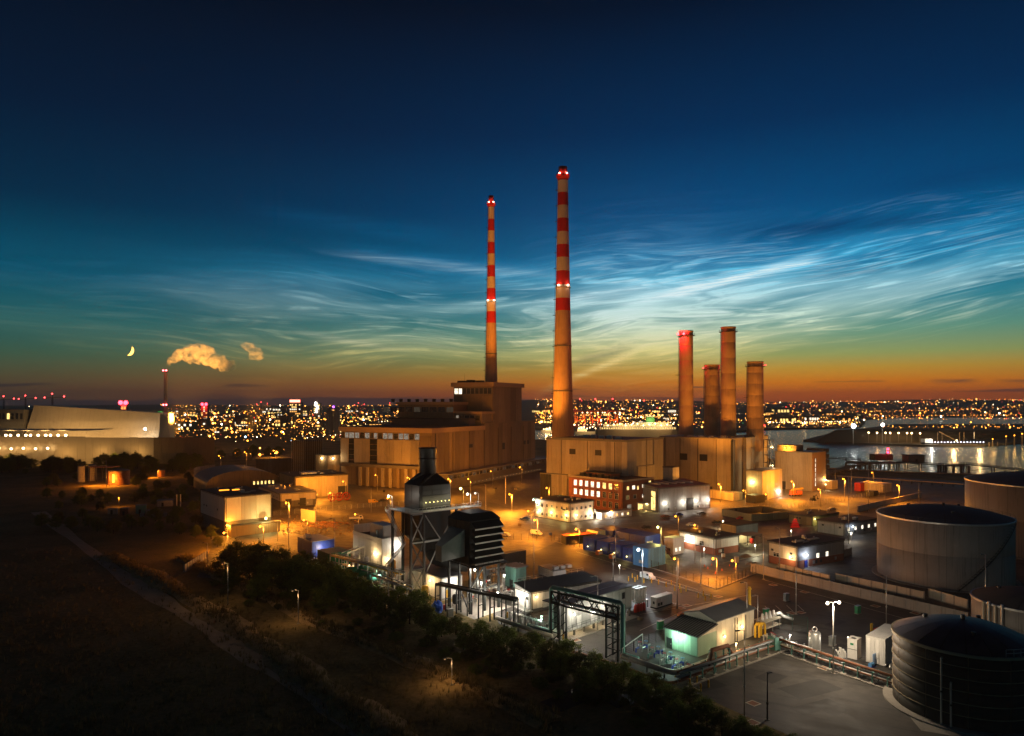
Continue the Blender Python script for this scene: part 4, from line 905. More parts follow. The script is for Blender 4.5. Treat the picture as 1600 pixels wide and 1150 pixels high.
for i in range(nl):
    z = zf0+.3+i*hz_; b.part('louvre_hood', MB().add([(.3,-.1,z+hz_*.95),(W_-.2,-.1,z+hz_*.95),(W_-.2,-1.9,z+.25),(.3,-1.9,z+.25),(.3,-.1,z+hz_*.85),(W_-.2,-.1,z+hz_*.85),(W_-.2,-1.9,z+.13),(.3,-1.9,z+.13)],[(0,3,2,1),(4,5,6,7),(2,3,7,6),(0,4,7,3),(1,2,6,5)]), m_dark)
    b.part('hood_lip', MB().box(.3,W_-.2,-1.98,-1.9,z-.12,z+.26), m_galv)
    b.part('cheek', MB().add([(W_-.15,-.1,z+hz_*.95),(W_-.15,-1.9,z+.25),(W_-.15,-.1,z+.1)],[(0,1,2),(2,1,0)]), m_steel)
for x,y in ((.2,.2),(W_*.5,.2),(W_-.2,.2),(.2,D_-.2),(W_-.2,D_-.2),(.2,D_*.5)): b.part('leg', MB().beam((x,y,0),(x,y,zf0),.55), m_dark)
for (p,q) in [((.2,.2,zf0-.4),(W_-.2,.2,zf0-.4)),((.2,.2,6),(W_-.2,.2,6)),((.2,.2,6),(W_*.5,.2,zf0-.5)),((.2,.2,zf0-.4),(.2,D_-.2,zf0-.4)),((.2,.2,6),(.2,D_-.2,6)),((.2,.2,0),(.2,D_*.5,6))]: b.part('brace', MB().beam(p,q,.3), m_dark)
b.part('inlet_duct', MB().add([(-.01,2,zf0+2),(-.01,D_-1,zf0+2),(-.01,D_-1,zf0+9),(-.01,2,zf0+9),(-6,4,zf0+1),(-6,D_-3,zf0+1),(-6,D_-3,zf0+5),(-6,4,zf0+5)],[(0,4,7,3),(3,7,6,2),(2,6,5,1),(1,5,4,0),(4,5,6,7)]), m_steel)
mb = MB(); handrail(mb, [(-.8,-2.4,zf0-.1),(W_+1,-2.4,zf0-.1),(W_+1,D_,zf0-.1)], 1.1, .06, 1.5); stuff(b.part('handrail', mb, m_dark)); b.part('walkway', MB().box(-.8,W_+1.1,-2.5,-.02,zf0-.3,zf0-.1), m_dark)
for p in ((1,-.8,zf0-1.2),(W_-1.4,-.8,4.2),(3.2,-.6,5.5)): b.part('lamp', MB().ball(p,.3), lens(WHITE,14)); light(b.o,(p[0],p[1]-.6,p[2]-.5),WHITE,1300,.25)
# turbine enclosure and clutter below
b = Bld('turbine_enclosure', 'long pale turbine enclosure lit brightly under the steelwork', 'enclosure', (690,938), 640, 722, NEAR, 905)
b.body(m_cladw,.4); b.flat(m_roofg,.1,.3); b.panels('L',6,1,m_cladw,.5,b.h-.1); b.panels('R',4,1,m_cladw,.5,b.h-.1); b.part('plinth',MB().box(-.4,b.w+.4,-.4,b.d+.4,0,.39),m_conc)
b.door('R', 2.2, 1.2, 2.2, m_yel, .4, off=.1); b.lamp('L', b.d*.3, b.h*.8, WARM, 1300, .25, .1); b.lamp('R', b.w*.5, b.h*.85, WHITE, 1000, .25,.1)
b = Bld('parapet_block', 'pale concrete block with high parapets left of the black stack', 'building', (597,893), 552, 627, NEAR, 842)
b.body(m_cladw, 0, b.h-1.2); b.part('parapet', MB().box(-.15,.25,-.15,b.d+.15,b.h-1.21,b.h).box(.26,b.w,-.15,.25,b.h-1.21,b.h).box(.26,b.w,b.d-.25,b.d+.15,b.h-1.21,b.h+2), m_cladw); b.part('roof',MB().box(.27,b.w-.1,.27,b.d-.27,b.h-1.196,b.h-1.0),m_roof)
b.panels('L',6,1,m_cladw,.1,b.h-1.4); b.panels('R',5,1,m_cladw,.1,b.h-1.4); b.part('upper_block', MB().box(b.w*.3,b.w,b.d*.15,b.d*.6,b.h-1,b.h+3.5), m_cladw); b.part('roof_pipe', MB().cyl((b.w*.2,b.d*.3,b.h-1),(b.w*.2,b.d*.3,b.h+2),.5,.5,10), m_steel)
b.lamp('R', b.w*.75, b.h*.72, WHITE, 1900, .35); b.lamp('L', b.d*.2, b.h*.5, WARM, 1500, .3); b.lamp('R', b.w*.3, 3.5, WARM, 1200, .3)
def container(px_, py_, rpx, lpx, top, m, label, name='container', th=NEAR, ribs=True, group=None, rm=None, w=None, d=None):
    B_ = Bld(name, label, 'container', (px_,py_), lpx, rpx, th, top, group=group, w=w, d=d); B_.body(m, .12, name='shell'); B_.part('roof', MB().box(-.04,B_.w+.04,-.04,B_.d+.04,B_.h+.003,B_.h+.12), rm or m)
    if ribs:
        k = max(3,int(B_.w/.9)); B_.panels('R',k,1,m,.25,B_.h-.15,.1,B_.w-.1,.3,.06,name='corrugation'); k = max(2,int(B_.d/.9)); B_.panels('L',k,1,m,.25,B_.h-.15,.1,B_.d-.1,.3,.06,name='corrugation')
    return B_
cb = container(488,872,522,465,847,m_blue,'blue container with grey end at the edge of the tree belt', rm=m_steel); cb.part('roof_unit',MB().box(1,3,cb.d*.6,cb.d*.6+2,cb.h+.13,cb.h+1.3),m_white); light(cb.o,(cb.w*.4,-2.5,3),(1,.8,.5),1500)
container(514,893,548,496,866,m_green,'green container half hidden behind the belt, below the blue one'); 
def vessel(pxp,pyp,r,L_,m,label,rz=0,z=1.6,vert=False,name='process_vessel'):
    p = G(pxp,pyp); o = thing(name,label,'vessel',p,rz)
    if vert:
        MB().lathe([(.01,.4),(r*.7,.5),(r,.9),(r,L_),(r*.75,L_+r*.4),(.01,L_+r*.55)],20).obj('shell',m,o,smooth=True)
        for a in range(4): t=a*math.pi/2+.4; MB().beam((r*.85*math.cos(t),r*.85*math.sin(t),0),(r*.85*math.cos(t),r*.85*math.sin(t),1.0),.16).obj('leg',m_dark,o)
        MB().cyl((0,0,L_+r*.4),(0,0,L_+r*.5+.7),r*.18,r*.18,8).obj('nozzle',m_galv,o)
    else:
        pts=[(-L_/2,0,z),(-L_/2+r*.35,0,z),(L_/2-r*.35,0,z),(L_/2,0,z)]; MB().tube(pts,[r*.45,r,r,r*.45],16).obj('shell',m,o,smooth=True)
        for x in (-L_*.3,L_*.3): MB().box(x-.2,x+.2,-r*.8,r*.8,0,z-r*.6).obj('saddle',m_conc,o)
        MB().cyl((0,0,z+r*.9),(0,0,z+r+.8),.25,.25,8).obj('nozzle',m_galv,o); MB().cyl((L_*.25,0,z+r*.9),(L_*.25,0,z+r+.5),.18,.18,8).obj('nozzle',m_galv,o)
    return o
vessel(560,905,1.7,9,m_green,'green horizontal vessel in the lit plant behind the trees',math.radians(40),2.4); vessel(588,912,1.3,6,m_teal,'teal horizontal vessel left of the stack legs',math.radians(40),2.0)
vessel(572,897,1.0,5,m_white,'white upright vessel left of the parapet block lamp',vert=True); vessel(612,905,1.3,5.5,m_yel,'yellow upright casing beside the stack legs',vert=True); vessel(664,935,1.0,3.2,m_yel,'small yellow drum under the turbine duct',vert=True); vessel(712,946,.9,2.6,m_dark,'dark drum at the concrete pad edge',vert=True)
p = G(683,957); o = thing('blue_tarpaulin','crumpled bright blue tarpaulin bundle beside the concrete pad','tarpaulin',p); rr=random.Random(9); mb=MB().ball((0,0,1.3),1.5,12,9,1.15); mb.v=[(x*(1+rr.uniform(-.22,.22)),y*(1+rr.uniform(-.22,.22)),max(0,z*(1+rr.uniform(-.18,.18)))) for x,y,z in mb.v]; mb.obj('sheet',mat('tarpaulin_blue',(.01,.1,.6),.5),o)
p = G(695,952); o = thing('red_barrel','red barrel beside the blue tarpaulin','barrel',p); MB().lathe([(.01,0),(.4,0),(.4,1.2),(.01,1.2)],14).obj('shell',m_redp,o); MB().lathe([(.4,.4),(.44,.42),(.44,.46),(.4,.48)],14).obj('hoop',m_redp,o); MB().lathe([(.4,.8),(.44,.82),(.44,.86),(.4,.88)],14).obj('hoop',m_redp,o)
# pipe racks through the turbine yard
def pipe_rack(name,label,a,c,h,n,pipes,m=m_dark,w=1.6,zb=0.0,rails=False):
    A,C = G(*a),G(*c); d=C-A; L_=d.length; o=thing(name,label,'pipe rack',A,math.atan2(d.y,d.x))
    for i in range(n+1):
        x=L_*i/n; mb=MB(); mb.beam((x,-w/2,0),(x,-w/2,h+.6),.24); mb.beam((x,w/2,0),(x,w/2,h+.6),.24); mb.beam((x,-w/2,h),(x,w/2,h),.22)
        if h>3: mb.beam((x,-w/2,h*.55),(x,w/2,h*.55),.18)
        mb.obj('support',m,o)
    for (y,z,r,mm) in pipes: MB().cyl((-.4,y,h+z),(L_+.4,y,h+z),r,r,10).obj('pipe',mm,o,smooth=True)
    if rails: MB().beam((0,-w/2,h+.7),(L_,-w/2,h+.7),.2,.3).obj('side_beam',m,o); MB().beam((0,w/2,h+.7),(L_,w/2,h+.7),.2,.3).obj('side_beam',m,o)
    return o,L_
pipe_rack('pipe_rack','elevated dark pipe bridge running down right from the stack legs',(684,950),(806,978),6.0,7,[(-.5,.3,.25,m_dark),(0,.3,.22,m_steel),(.5,.35,.28,m_dark)],w=1.8,rails=True)
pipe_rack('pipe_rack','pipe rack with yellow and steel pipes behind the belt trees',(520,893),(628,925),5.0,7,[(-.6,.25,.2,m_yel),(-.1,.25,.2,m_galv),(.4,.3,.3,m_steel),(0,-1.8,.18,m_galv)],m_galv,2.0,rails=True)
pipe_rack('pipe_rack','white braced pipe frame at the end of the green container',(538,897),(566,884),6.0,3,[(-.4,.2,.16,m_white),(.2,.2,.2,m_white),(.5,-2,.16,m_galv)],m_white,1.8,rails=True)
rr=random.Random(12)
for i in range(16):
    a=(742+rr.uniform(0,62), 905+rr.uniform(8,42)); A=G(*a); o=thing('valve_skid',['bare','white','lagged','steel'][i%4]+' pipe skid below the filter house','skid',A,math.radians(40 if i%2 else 130),'pipe skids beside the filter house')
    L_=rr.uniform(3,6); z=rr.uniform(1.2,3.6); mm=[m_galv,m_white,m_cream,m_steel][i%4]
    MB().tube([(0,0,.1),(0,0,z),(L_,0,z),(L_,0,.1)],.16+.1*(i%2),8).obj('pipe',mm,o); MB().tube([(0,.7,.1),(0,.7,z*.7),(L_*.6,.7,z*.7),(L_*.6,.7,z+1)],.12,8).obj('pipe',m_galv,o)
    MB().cyl((L_*.5,-.3,z),(L_*.5,.3,z),.4,.4,10).obj('valve',m_white if i%3 else m_redp,o); MB().beam((L_*.5,0,z),(L_*.5,0,z+.8),.08).obj('valve_stem',m_dark,o)
for i,(a,c,lab) in enumerate(((752,938,'lamp on a short column among the skids below the filter house'),(788,925,'slim lamp column at the back of the lit pipe skids'),(765,958,'lamp column at the front of the lit pipe skids'))):
    p=G(a,c); o=thing('lamp_post',lab,'lamp post',p); MB().cyl((0,0,0),(0,0,5.2),.1,.08,8).obj('pole',m_galv,o); MB().box(-.3,.3,-.5,.15,5.2,5.4).obj('head',m_dark,o); MB().ball((0,-.25,5.05),.26).obj('lens',lens(WHITE,12),o); light(o,(0,-.4,4.6),WHITE,1200,.25)
b = Bld('plant_cabin','teal grey plant cabin behind the filter house legs','cabin',(806,920),790,822,NEAR,888); b.body(m_teal); b.flat(m_roofg,.5,.3); b.panels('L',4,1,m_teal,.2,b.h-.2); b.panels('R',3,1,m_teal,.2,b.h-.2); b.door('L',b.d*.4,1.2,2.3,m_dark,off=.1)
container(790,888,822,782,866,m_black,'black container on the asphalt beside the filter house',ribs=True)
b = Bld('plant_cabin','low pale block with rooftop units at the asphalt edge','cabin',(865,905),841,884,30,893,d=None); b.body(m_cladw); b.flat(m_roofg,.1,.2); b.panels('L',4,1,m_cladw,.1,b.h-.1)
for i in range(3): b.part('roof_unit',MB().box(1+i*2.5,2.6+i*2.5,1,2.6,b.h+.21,b.h+1.1),m_galv)
# ------------------------------------------------------------------ near site: control sheds, gantry, meter hall, skids
b = Bld('control_shed', 'long cream control shed with a dark shallow roof and lit end door', 'shed', (829,958), 805, 938, 33, 926)
b.body(m_cladw, .9); b.part('plinth', MB().box(.2,b.w-.2,.2,b.d-.2,0,.89), m_concd); b.mono(m_roof, .9, .35, .2)
b.panels('R', 12, 1, m_cladw, 1.0, b.h-.1, .03, b.w-.03, .05, .07); b.panels('L', 3, 1, m_cladw, 1.0, b.h-.1, .03, b.d-.03, .05, .07)
b.door('L', b.d*.4, 1.3, 2.4, m_white, 1.0, off=.07); b.lamp('L', b.d*.4, 4.2, WHITE, 900, .25, .07); b.lamp('R', 1.6, 4.1, WARM, 450, .25, .07)
b.window('L', b.d*.75, 1.8, 1.0, 1.6, gl_w, m_white, 1, off=.07)
stairs(b.o, (-4.2, b.d*.1-1.5, 0), (-.8, b.d*.1-1.5, 1.0), 1.1, m_galv); b.part('landing', MB().box(-2.2,-.1,b.d*.1-2,b.d*.7,.82,.95), m_galv)
mb = MB(); handrail(mb, [(.5,b.d-.3,b.h+1.1),(b.w-.5,b.d-.3,b.h+1.1)],1.0,.05,2.0); stuff(b.part('handrail', mb, m_galv))
dress(b,7,None,False); b = Bld('raised_switchroom', 'grey switchroom raised on stilts with one small dark window in its end', 'switchroom', (881,1000), 866, 987, 44, 962)
z0 = 2.2; hb = 7.7
b.body(m_cladg, z0, hb); b.part('roof', MB().box(-.3,b.w+.3,-.3,6.5,hb+.004,hb+.25), m_roofg); b.part('roof_seam', MB().box(2,b.w-.5,2.8,2.95,hb+.251,hb+.33), m_galv)
b.panels('R', 10, 1, m_cladg, z0+.05, hb-.05, .03, b.w-.03, .05, .06)
b.window('R', b.w*.86, 5.3, .9, 1.4, m_glassd, m_dark, 1, off=.06)
for i in range(8):
    for y in (.4, 5.6): b.part('stilt', MB().box(.3+i*(b.w-.9)/7,.7+i*(b.w-.9)/7,y-.2,y+.2,0,z0-.003), m_concd)
b.part('slab', MB().box(-1,b.w+1,-1.6,7,.02,.16), m_conc)
b.part('store_bay', MB().box(b.w*.25,b.w*.6,2,6,.17,2.1), m_cladw); b.part('walkway', MB().box(0,b.w*.62,-1.3,-.08,z0-.1,z0+.05), m_galv)
mb = MB(); handrail(mb, [(0,-1.25,z0+.05),(b.w*.62,-1.25,z0+.05)],1.1,.05,1.6); stuff(b.part('handrail', mb, m_dark))
b.door('R', b.w*.2, 1.3, 2.3, m_white, z0+.05, off=.06); b.door('R', b.w*.42, 2.4, 2.6, m_white, z0+.05, off=.06)
for p in (.12,.34,.55): b.lamp('R', b.w*p, 5.4, WHITE, 700, .24, .06)
for p in (.2,.5): light(b.o, (b.w*p, 1.0, 1.9), (1,.75,.4), 260, .2)
b.part('roof_mast', MB().cyl((2,5,hb+.2),(2,5,hb+1.6),.15,.15,8).cyl((2.8,5.2,hb+.2),(2.8,5.2,hb+1.2),.12,.12,8), m_white)
g = Bld('generator_set', 'white boxed generator set standing alone on the asphalt', 'generator', (1025.7,952), 1016.6, 1050.5, 42, 935)
g.part('base', MB().box(-.05,g.w+.05,-.05,g.d+.05,0,.35), m_black); g.body(m_white,.36,name='canopy'); g.part('roof', MB().box(-.08,g.w+.08,-.08,g.d+.08,g.h+.003,g.h+.14), m_white)
g.panels('R',4,1,m_white,.5,g.h-.1,.1,g.w-.1,.05,.04); g.part('louvre',MB().box(g.w*.08,g.w*.2,-.07,-.045,.7,1.5),m_dark); g.part('louvre',MB().box(g.w*.24,g.w*.36,-.07,-.045,.7,1.5),m_dark); g.part('control_hatch',MB().box(-.06,-.003,g.d*.3,g.d*.6,1.2,1.9),m_dark); g.part('slab',MB().box(-.8,g.w+1.6,-1.6,g.d+.8,.006,.02-.002),m_conc)
# white vessels and red bottles beside the switchroom
o = thing('filter_skid','white filter vessels and pipework on a skid beside the switchroom end','skid',G(996,952),math.radians(42))
for i in range(3):
    for j in range(2): MB().lathe([(.01,2.2),(.5,2.3),(.55,2.6),(.55,4.6),(.3,5.0),(.01,5.1)],14).obj('vessel',m_white,o,(i*1.4,j*1.6,0),smooth=True); MB().cyl((i*1.4,j*1.6,5),(i*1.4,j*1.6,5.5),.7,.7,12).obj('cap',m_white,o)
MB().box(-.8,3.8,-.8,2.4,1.9,2.1).obj('deck',m_galv,o)
for x in (-.6,3.6):
    for y in (-.6,2.2): MB().beam((x,y,0),(x,y,1.9),.16).obj('leg',m_dark,o)
for i in range(3): MB().tube([(-.5+i*1.6,-.6,.2),(-.5+i*1.6,-.6,3.4),(.8+i*1.2,-.6,3.4),(.8+i*1.2,-.1,3.4)],.1,8).obj('pipe',m_galv,o)
MB().ball((4.3,1.5,4.6),.3).obj('lamp',lens(WHITE,6),o); light(o,(4.4,.5,4.4),WHITE,450,.2)
for i in range(4):
    a=G(993+i*4.4,957-i*1.2); o=thing('red_gas_bottle',['leftmost','second','third','rightmost'][i]+' of four red gas bottles under the white filter vessels','gas bottle',a,0,'red gas bottles'); MB().lathe([(.01,0),(.42,.05),(.42,1.7),(.25,2.0),(.12,2.1),(.12,2.3),(.01,2.3)],14).obj('shell',m_redp,o,smooth=True); MB().cyl((0,0,2.25),(0,0,2.45),.18,.18,8).obj('valve_cap',m_galv,o)
# pipe gantry across the access road
A,C=G(868,1004),G(957,1031); d=C-A; L_=d.length; o=thing('pipe_gantry','tall steel pipe gantry spanning the access road, big lagged pipe on top','gantry',A,math.atan2(d.y,d.x)); H=11.4; wd=2.4
for x0,x1 in ((-1.2,1.2),(L_-1.6,L_+1.4)):
    for x in (x0,x1):
        for y in (0,wd): MB().beam((x,y,0),(x,y,H),.34).obj('column',m_dark,o)
    for k in range(5):
        z=H*k/5; MB().beam((x0,0,z+.1),(x1,0,z+H/5),.16).obj('lacing',m_dark,o); MB().beam((x0,wd,z+.1),(x1,wd,z+H/5),.16).obj('lacing',m_dark,o); MB().beam((x0,0,z+H/5),(x1,0,z+H/5),.18).obj('strut',m_dark,o)
for y in (0,wd):
    for z in (H,H-2.6): MB().beam((-1.2,y,z),(L_+1.4,y,z),.34).obj('chord',m_dark,o)
    n=9
    for k in range(n): x=-1.2+(L_+2.6)*k/n; x2=-1.2+(L_+2.6)*(k+1)/n; MB().beam((x,y,H-2.6 if k%2 else H),(x2,y,H if k%2 else H-2.6),.18).obj('diagonal',m_dark,o)
for k in range(10): x=-1.2+(L_+2.6)*k/9; MB().beam((x,0,H-2.6),(x,wd,H-2.6),.2).obj('crossbeam',m_dark,o)
MB().tube([(-9,.7,1.9),(-2.2,.7,1.9),(-1.9,.7,2.4),(-1.9,.7,H+.4),(-1.4,.7,H+.8),(L_+1.6,.7,H+.8),(L_+2.1,.7,H+.4),(L_+2.1,.7,2.0),(L_+2.6,.7,1.5),(L_+6,.7,1.5)],.5,12).obj('main_pipe',m_teal,o,smooth=True)
for i in range(3): MB().cyl((-1,.5+i*.6,H-2.2),(L_+1.2,.5+i*.6,H-2.2),.18,.18,8).obj('pipe',[m_galv,m_steel,m_rust][i],o)
for x in (L_*.25,L_*.6): MB().box(x-.6,x+.6,1.0,1.5,H-3.0,H-2.8).obj('lamp',lens(WHITE,6),o); light(o,(x,1.2,H-3.6),WHITE,1200,.3)
stairs(o,(-6.5,wd+1.2,0),(-2.4,wd+1.2,4.5),1.0,m_galv)
# lagged ground mains around the pipe trench
def main_pipe(label,pts,r,m,sup=5.0,zs=1.3):
    P_=[G(a,c,0) for a,c in pts]; o=thing('lagged_main',label,'pipe',P_[0]); Q=[p-P_[0] for p in P_]
    # round the corners
    path=[Q[0]]
    for i in range(1,len(Q)-1):
        a,b_,c=Q[i-1],Q[i],Q[i+1]; k=min(1.6,(a-b_).length*.3,(c-b_).length*.3); p1=b_+(a-b_).normalized()*k; p2=b_+(c-b_).normalized()*k; path+=[p1,(p1+p2)*.25+b_*.5,p2]
    path.append(Q[-1]); MB().tube([(p.x,p.y,zs) for p in path],r,12).obj('pipe',m,o,smooth=True)
    for a,c in zip(Q[:-1],Q[1:]):
        n=max(1,int((c-a).length/sup))
        for i in range(n): p=a.lerp(c,(i+.5)/n); MB().box(p.x-.14,p.x+.14,p.y-.14,p.y+.14,0,zs-r+.05).obj('support',m_concd,o); MB().lathe([(r+.01,-.06),(r+.05,-.06),(r+.05,.06),(r+.01,.06)],10).obj('clamp',m_galv,o,(p.x,p.y,zs)).rotation_euler=((0,math.pi/2,math.atan2((c-a).y,(c-a).x)))
    return o
main_pipe('thick pale lagged main running in front of the control shed to the gantry',[(776,975),(800,984),(862,1004)],.5,m_cream,4,1.5)
main_pipe('thick lagged main bending round the blue valve skid',[(972,1036),(1052,1064),(1108,1044)],.55,m_cream,4,1.5)
main_pipe('lower dark lagged main hugging the trench by the trees',[(862,1012),(968,1044),(1046,1074),(1112,1050)],.3,m_rust,4,.6)
def trench(label,a,c,pipes,n,kerb=True,w=2.2):
    A,C=G(*a),G(*c); d=C-A; L_=d.length; o=thing('pipe_track',label,'pipe track',A,math.atan2(d.y,d.x))
    for i,(y,z,r,m) in enumerate(pipes): MB().cyl((-.5,y,z),(L_+.5,y,z),r,r,10).obj('pipe',m,o,smooth=True)
    for i in range(n):
        x=L_*(i+.5)/n; MB().box(x-.5,x+.5,-w/2-.5,-w/2+.3,.012,.1).obj('footing',m_conc,o)
        mb=MB(); mb.beam((x,-w/2,0),(x,-w/2,2.2),.2); mb.beam((x,w/2,0),(x,w/2,2.2),.2); mb.beam((x,-w/2,1.0),(x,w/2,1.0),.18); mb.beam((x,-w/2,2.0),(x,w/2,2.0),.18); mb.obj('trestle',m_teal,o)
    if kerb: MB().box(-.5,L_+.5,-w/2-1.1,-w/2-.8,.011,.22).obj('kerb',m_conc,o)
    return o
trench('pipe track with pink tinged pipes along the meter hall wall',(1062,1068),(1216,1012),[(-.8,1.25,.17,m_rust),(-.3,1.25,.2,m_galv),(.3,1.3,.24,m_galv),(-.6,2.3,.3,m_steel),(.2,2.25,.2,m_rust),(.8,1.2,.15,m_yel)],9)
trench('pipe track running down right across the asphalt to the dark tank',(1214,1013),(1404,1078),[(-.8,1.2,.16,m_rust),(-.4,1.2,.16,m_white),(.1,1.25,.22,m_galv),(.7,1.2,.16,m_white),(-.2,2.25,.28,m_rust),(.4,2.2,.16,m_galv)],9)
# raised red lagged hump and teal manifold on the track
o=thing('pipe_bridge','short raised pipe bridge with a dark red lid near the meter hall corner','pipe bridge',G(1106,1050),math.radians(33)); MB().tube([(0,0,1.2),(1.2,0,4.2),(6,0,4.2),(7.2,0,2.2)],.45,10).obj('pipe',m_rust,o,smooth=True)
for x in (1.4,5.6): MB().beam((x,-.8,0),(x,-.8,3.9),.22).obj('leg',m_teal,o); MB().beam((x,.8,0),(x,.8,3.9),.22).obj('leg',m_teal,o); MB().beam((x,-.9,3.8),(x,.9,3.8),.2).obj('crossbeam',m_teal,o)
o=thing('valve_manifold','teal valve manifold where the two pipe tracks meet','manifold',G(1208,1016),math.radians(33)); MB().box(-.6,.6,-1,1,.3,3.0).obj('body',m_teal,o)
for k in (-.6,0,.6): MB().cyl((k*.5,k,3.0),(k*.5,k,3.7),.12,.12,8).obj('stem',m_galv,o); MB().lathe([(.25,0),(.32,0),(.32,.06),(.25,.06)],12).obj('handwheel',m_redp,o,(k*.5,k,3.7))
# meter hall: green lit lean-to and taller body
b = Bld('meter_hall', 'meter hall with a ribbed lean-to roof and a green lit end wall', 'hall', (1090,1027), 1039, 1178, 40, 996)
lx = 7.0; eav = b.h
b.body(mat('cladding_green',(.25,.36,.26),.55,0,.1,.2,.2), 0, eav, 'lean_to_wall', x1=lx)
rise=2.2; D_=b.d
slope = MB().add([(-.4,-.4,eav+.005),(lx,-.4,eav+1.4),(lx,D_+.4,eav+1.4),(-.4,D_+.4,eav+.005),(-.4,-.4,eav+.15),(lx,-.4,eav+1.55),(lx,D_+.4,eav+1.55),(-.4,D_+.4,eav+.15)],[(0,3,2,1),(4,5,6,7),(0,1,5,4),(1,2,6,5),(2,3,7,6),(3,0,4,7)]); b.part('lean_to_roof', slope, m_roof)
b.part('lean_to_gable', MB().add([(0,-.003,eav),(lx,-.003,eav),(lx,-.003,eav+1.4)],[(0,1,2)]), m_cream)
for i in range(15): y=-.3+(D_+.6)*i/14; b.part('roof_rib', MB().beam((-.4,y,eav+.2),(lx,y,eav+1.6),.12), m_roofg)
b.panels('L',5,1,MATS['cladding_green'],.1,eav-.1,.05,D_-.05,.05,.05)
b.body(m_cream,0,eav+2.0,'wall',x0=lx+.01); b.panels('R',9,1,m_cream,.1,eav+1.9,lx+.1,b.w-.05,.05,.05)
for sgn in (0,1):
    y0=-.35 if not sgn else D_+.35; a=[(lx-.3,y0,eav+1.95),(b.w+.3,y0,eav+1.95),(b.w+.3,D_/2,eav+3.4),(lx-.3,D_/2,eav+3.4)]
    b.part('roof_slope', MB().add([(p[0],p[1],p[2]+.01) for p in a]+[(p[0],p[1],p[2]+.2) for p in a],[(0,3,2,1),(4,5,6,7),(0,1,5,4),(1,2,6,5),(2,3,7,6),(3,0,4,7)]), m_roofg)
b.part('gable', MB().add([(lx+.01,0,eav+2),(lx+.01,D_,eav+2),(lx+.01,D_/2,eav+3.35),(b.w,0,eav+2),(b.w,D_,eav+2),(b.w,D_/2,eav+3.35)],[(0,2,1),(3,4,5),(1,2,5,4),(0,3,5,2)]), m_cream)
b.lamp('L', D_*.55, eav*.82, GREENW, 2600, .34, .05); b.lamp('R', b.w*.74, 3.4, WARM, 900, .28, .05); b.lamp('R', lx+2.4, 2.6, WARM, 450, .22, .05)
for p in (.62,.66,.82): b.part('wall_pipe', MB().cyl((b.w*p,-.35,.1),(b.w*p,-.35,eav+1.5),.1,.1,8), m_dark)
b.door('L', D_*.85, 1.2, 2.3, m_dark, off=.05)
container(1062,978,1083,1058,960,m_orange,'orange red container behind the meter hall roof',th=40)
# blue valve skid in front of the green wall
rr=random.Random(21)
for i in range(9):
    a=G(1000+i*9.5,1018+i*4.6-(i%2)*6); o=thing('valve_set',['first','second','third','fourth','fifth','sixth','seventh','eighth','last'][i]+' blue and steel valve set from the left in the fenced meter run','valve set',a,math.radians(-45),'valve sets of the meter run')
    m=[m_blue,m_galv,m_teal][i%3]; MB().tube([(0,-1.5,.2),(0,-1.5,1.0),(0,1.5,1.0),(0,1.5,.2)],.2,8).obj('pipe',m,o); MB().cyl((-.35,0,1.0),(.35,0,1.0),.42,.42,10).obj('valve',m_blue if i%2 else m_galv,o); MB().cyl((0,0,1.3),(0,0,2.1),.1,.1,6).obj('stem',m_galv,o); MB().lathe([(.3,0),(.4,0),(.4,.07),(.3,.07)],12).obj('handwheel',m_bluel if i%2 else m_redp,o,(0,0,2.1)); MB().beam((0,-1.5,1),(0,-1.5,2.6+.4*(i%3)),.12).obj('gauge_post',m_galv,o)
light(o,(-3,-2,3.2),(.7,1,.85),380,.3)
# yellow vent pipe, silver vessel, cabinets, white container
o=thing('yellow_vent','tall yellow vent pipe rising beside the meter hall','vent pipe',G(1171,990)); MB().cyl((0,0,0),(0,0,11),.42,.36,12).obj('shaft',m_yel,o,smooth=True); MB().lathe([(.36,10.4),(.55,10.5),(.55,10.6),(.36,10.7)],12).obj('collar',m_yel,o)
for i,(a,lab) in enumerate(((1180,'low yellow bent pipe left of the white pump skid'),(1186,'low yellow bent pipe nearest the white pump skid'))): p=G(a,996); o=thing('yellow_pipe',lab,'pipe',p,.6); MB().tube([(0,0,0),(0,0,2.6),(.4,0,3.0),(1.8,0,3.0),(2.2,0,2.6),(2.2,0,0)],.26,8).obj('tube',m_yel,o); MB().cyl((.9,0,2.65),(.9,0,3.35),.4,.4,10).obj('flange',m_yel,o)
o=thing('pump_skid','white pump skid on a raised frame beyond the meter hall','pump skid',G(1196,990),math.radians(38))
for x in (0,3,6):
    for y in (0,2.4): MB().beam((x,y,0),(x,y,2.6),.2).obj('leg',m_galv,o)
MB().box(-.3,6.3,-.3,2.7,2.6,2.85).obj('deck',m_cream,o); MB().box(-.3,6.3,-.3,2.7,1.1,1.25).obj('lower_deck',m_cream,o)
for i in range(4): MB().cyl((.6+i*1.6,1.2,2.85),(.6+i*1.6,1.2,3.9),.4,.3,12).obj('motor',m_white,o); MB().ball((.6+i*1.6,1.2,4.1),.3).obj('motor_cap',m_white,o)
MB().tube([(6.3,1.2,3.2),(8,1.2,3.2),(8.6,.6,2.4),(10.5,-.8,1.6)],.38,10).obj('pipe',m_white,o,smooth=True); light(o,(7,-1.5,4.5),WHITE,700,.25)
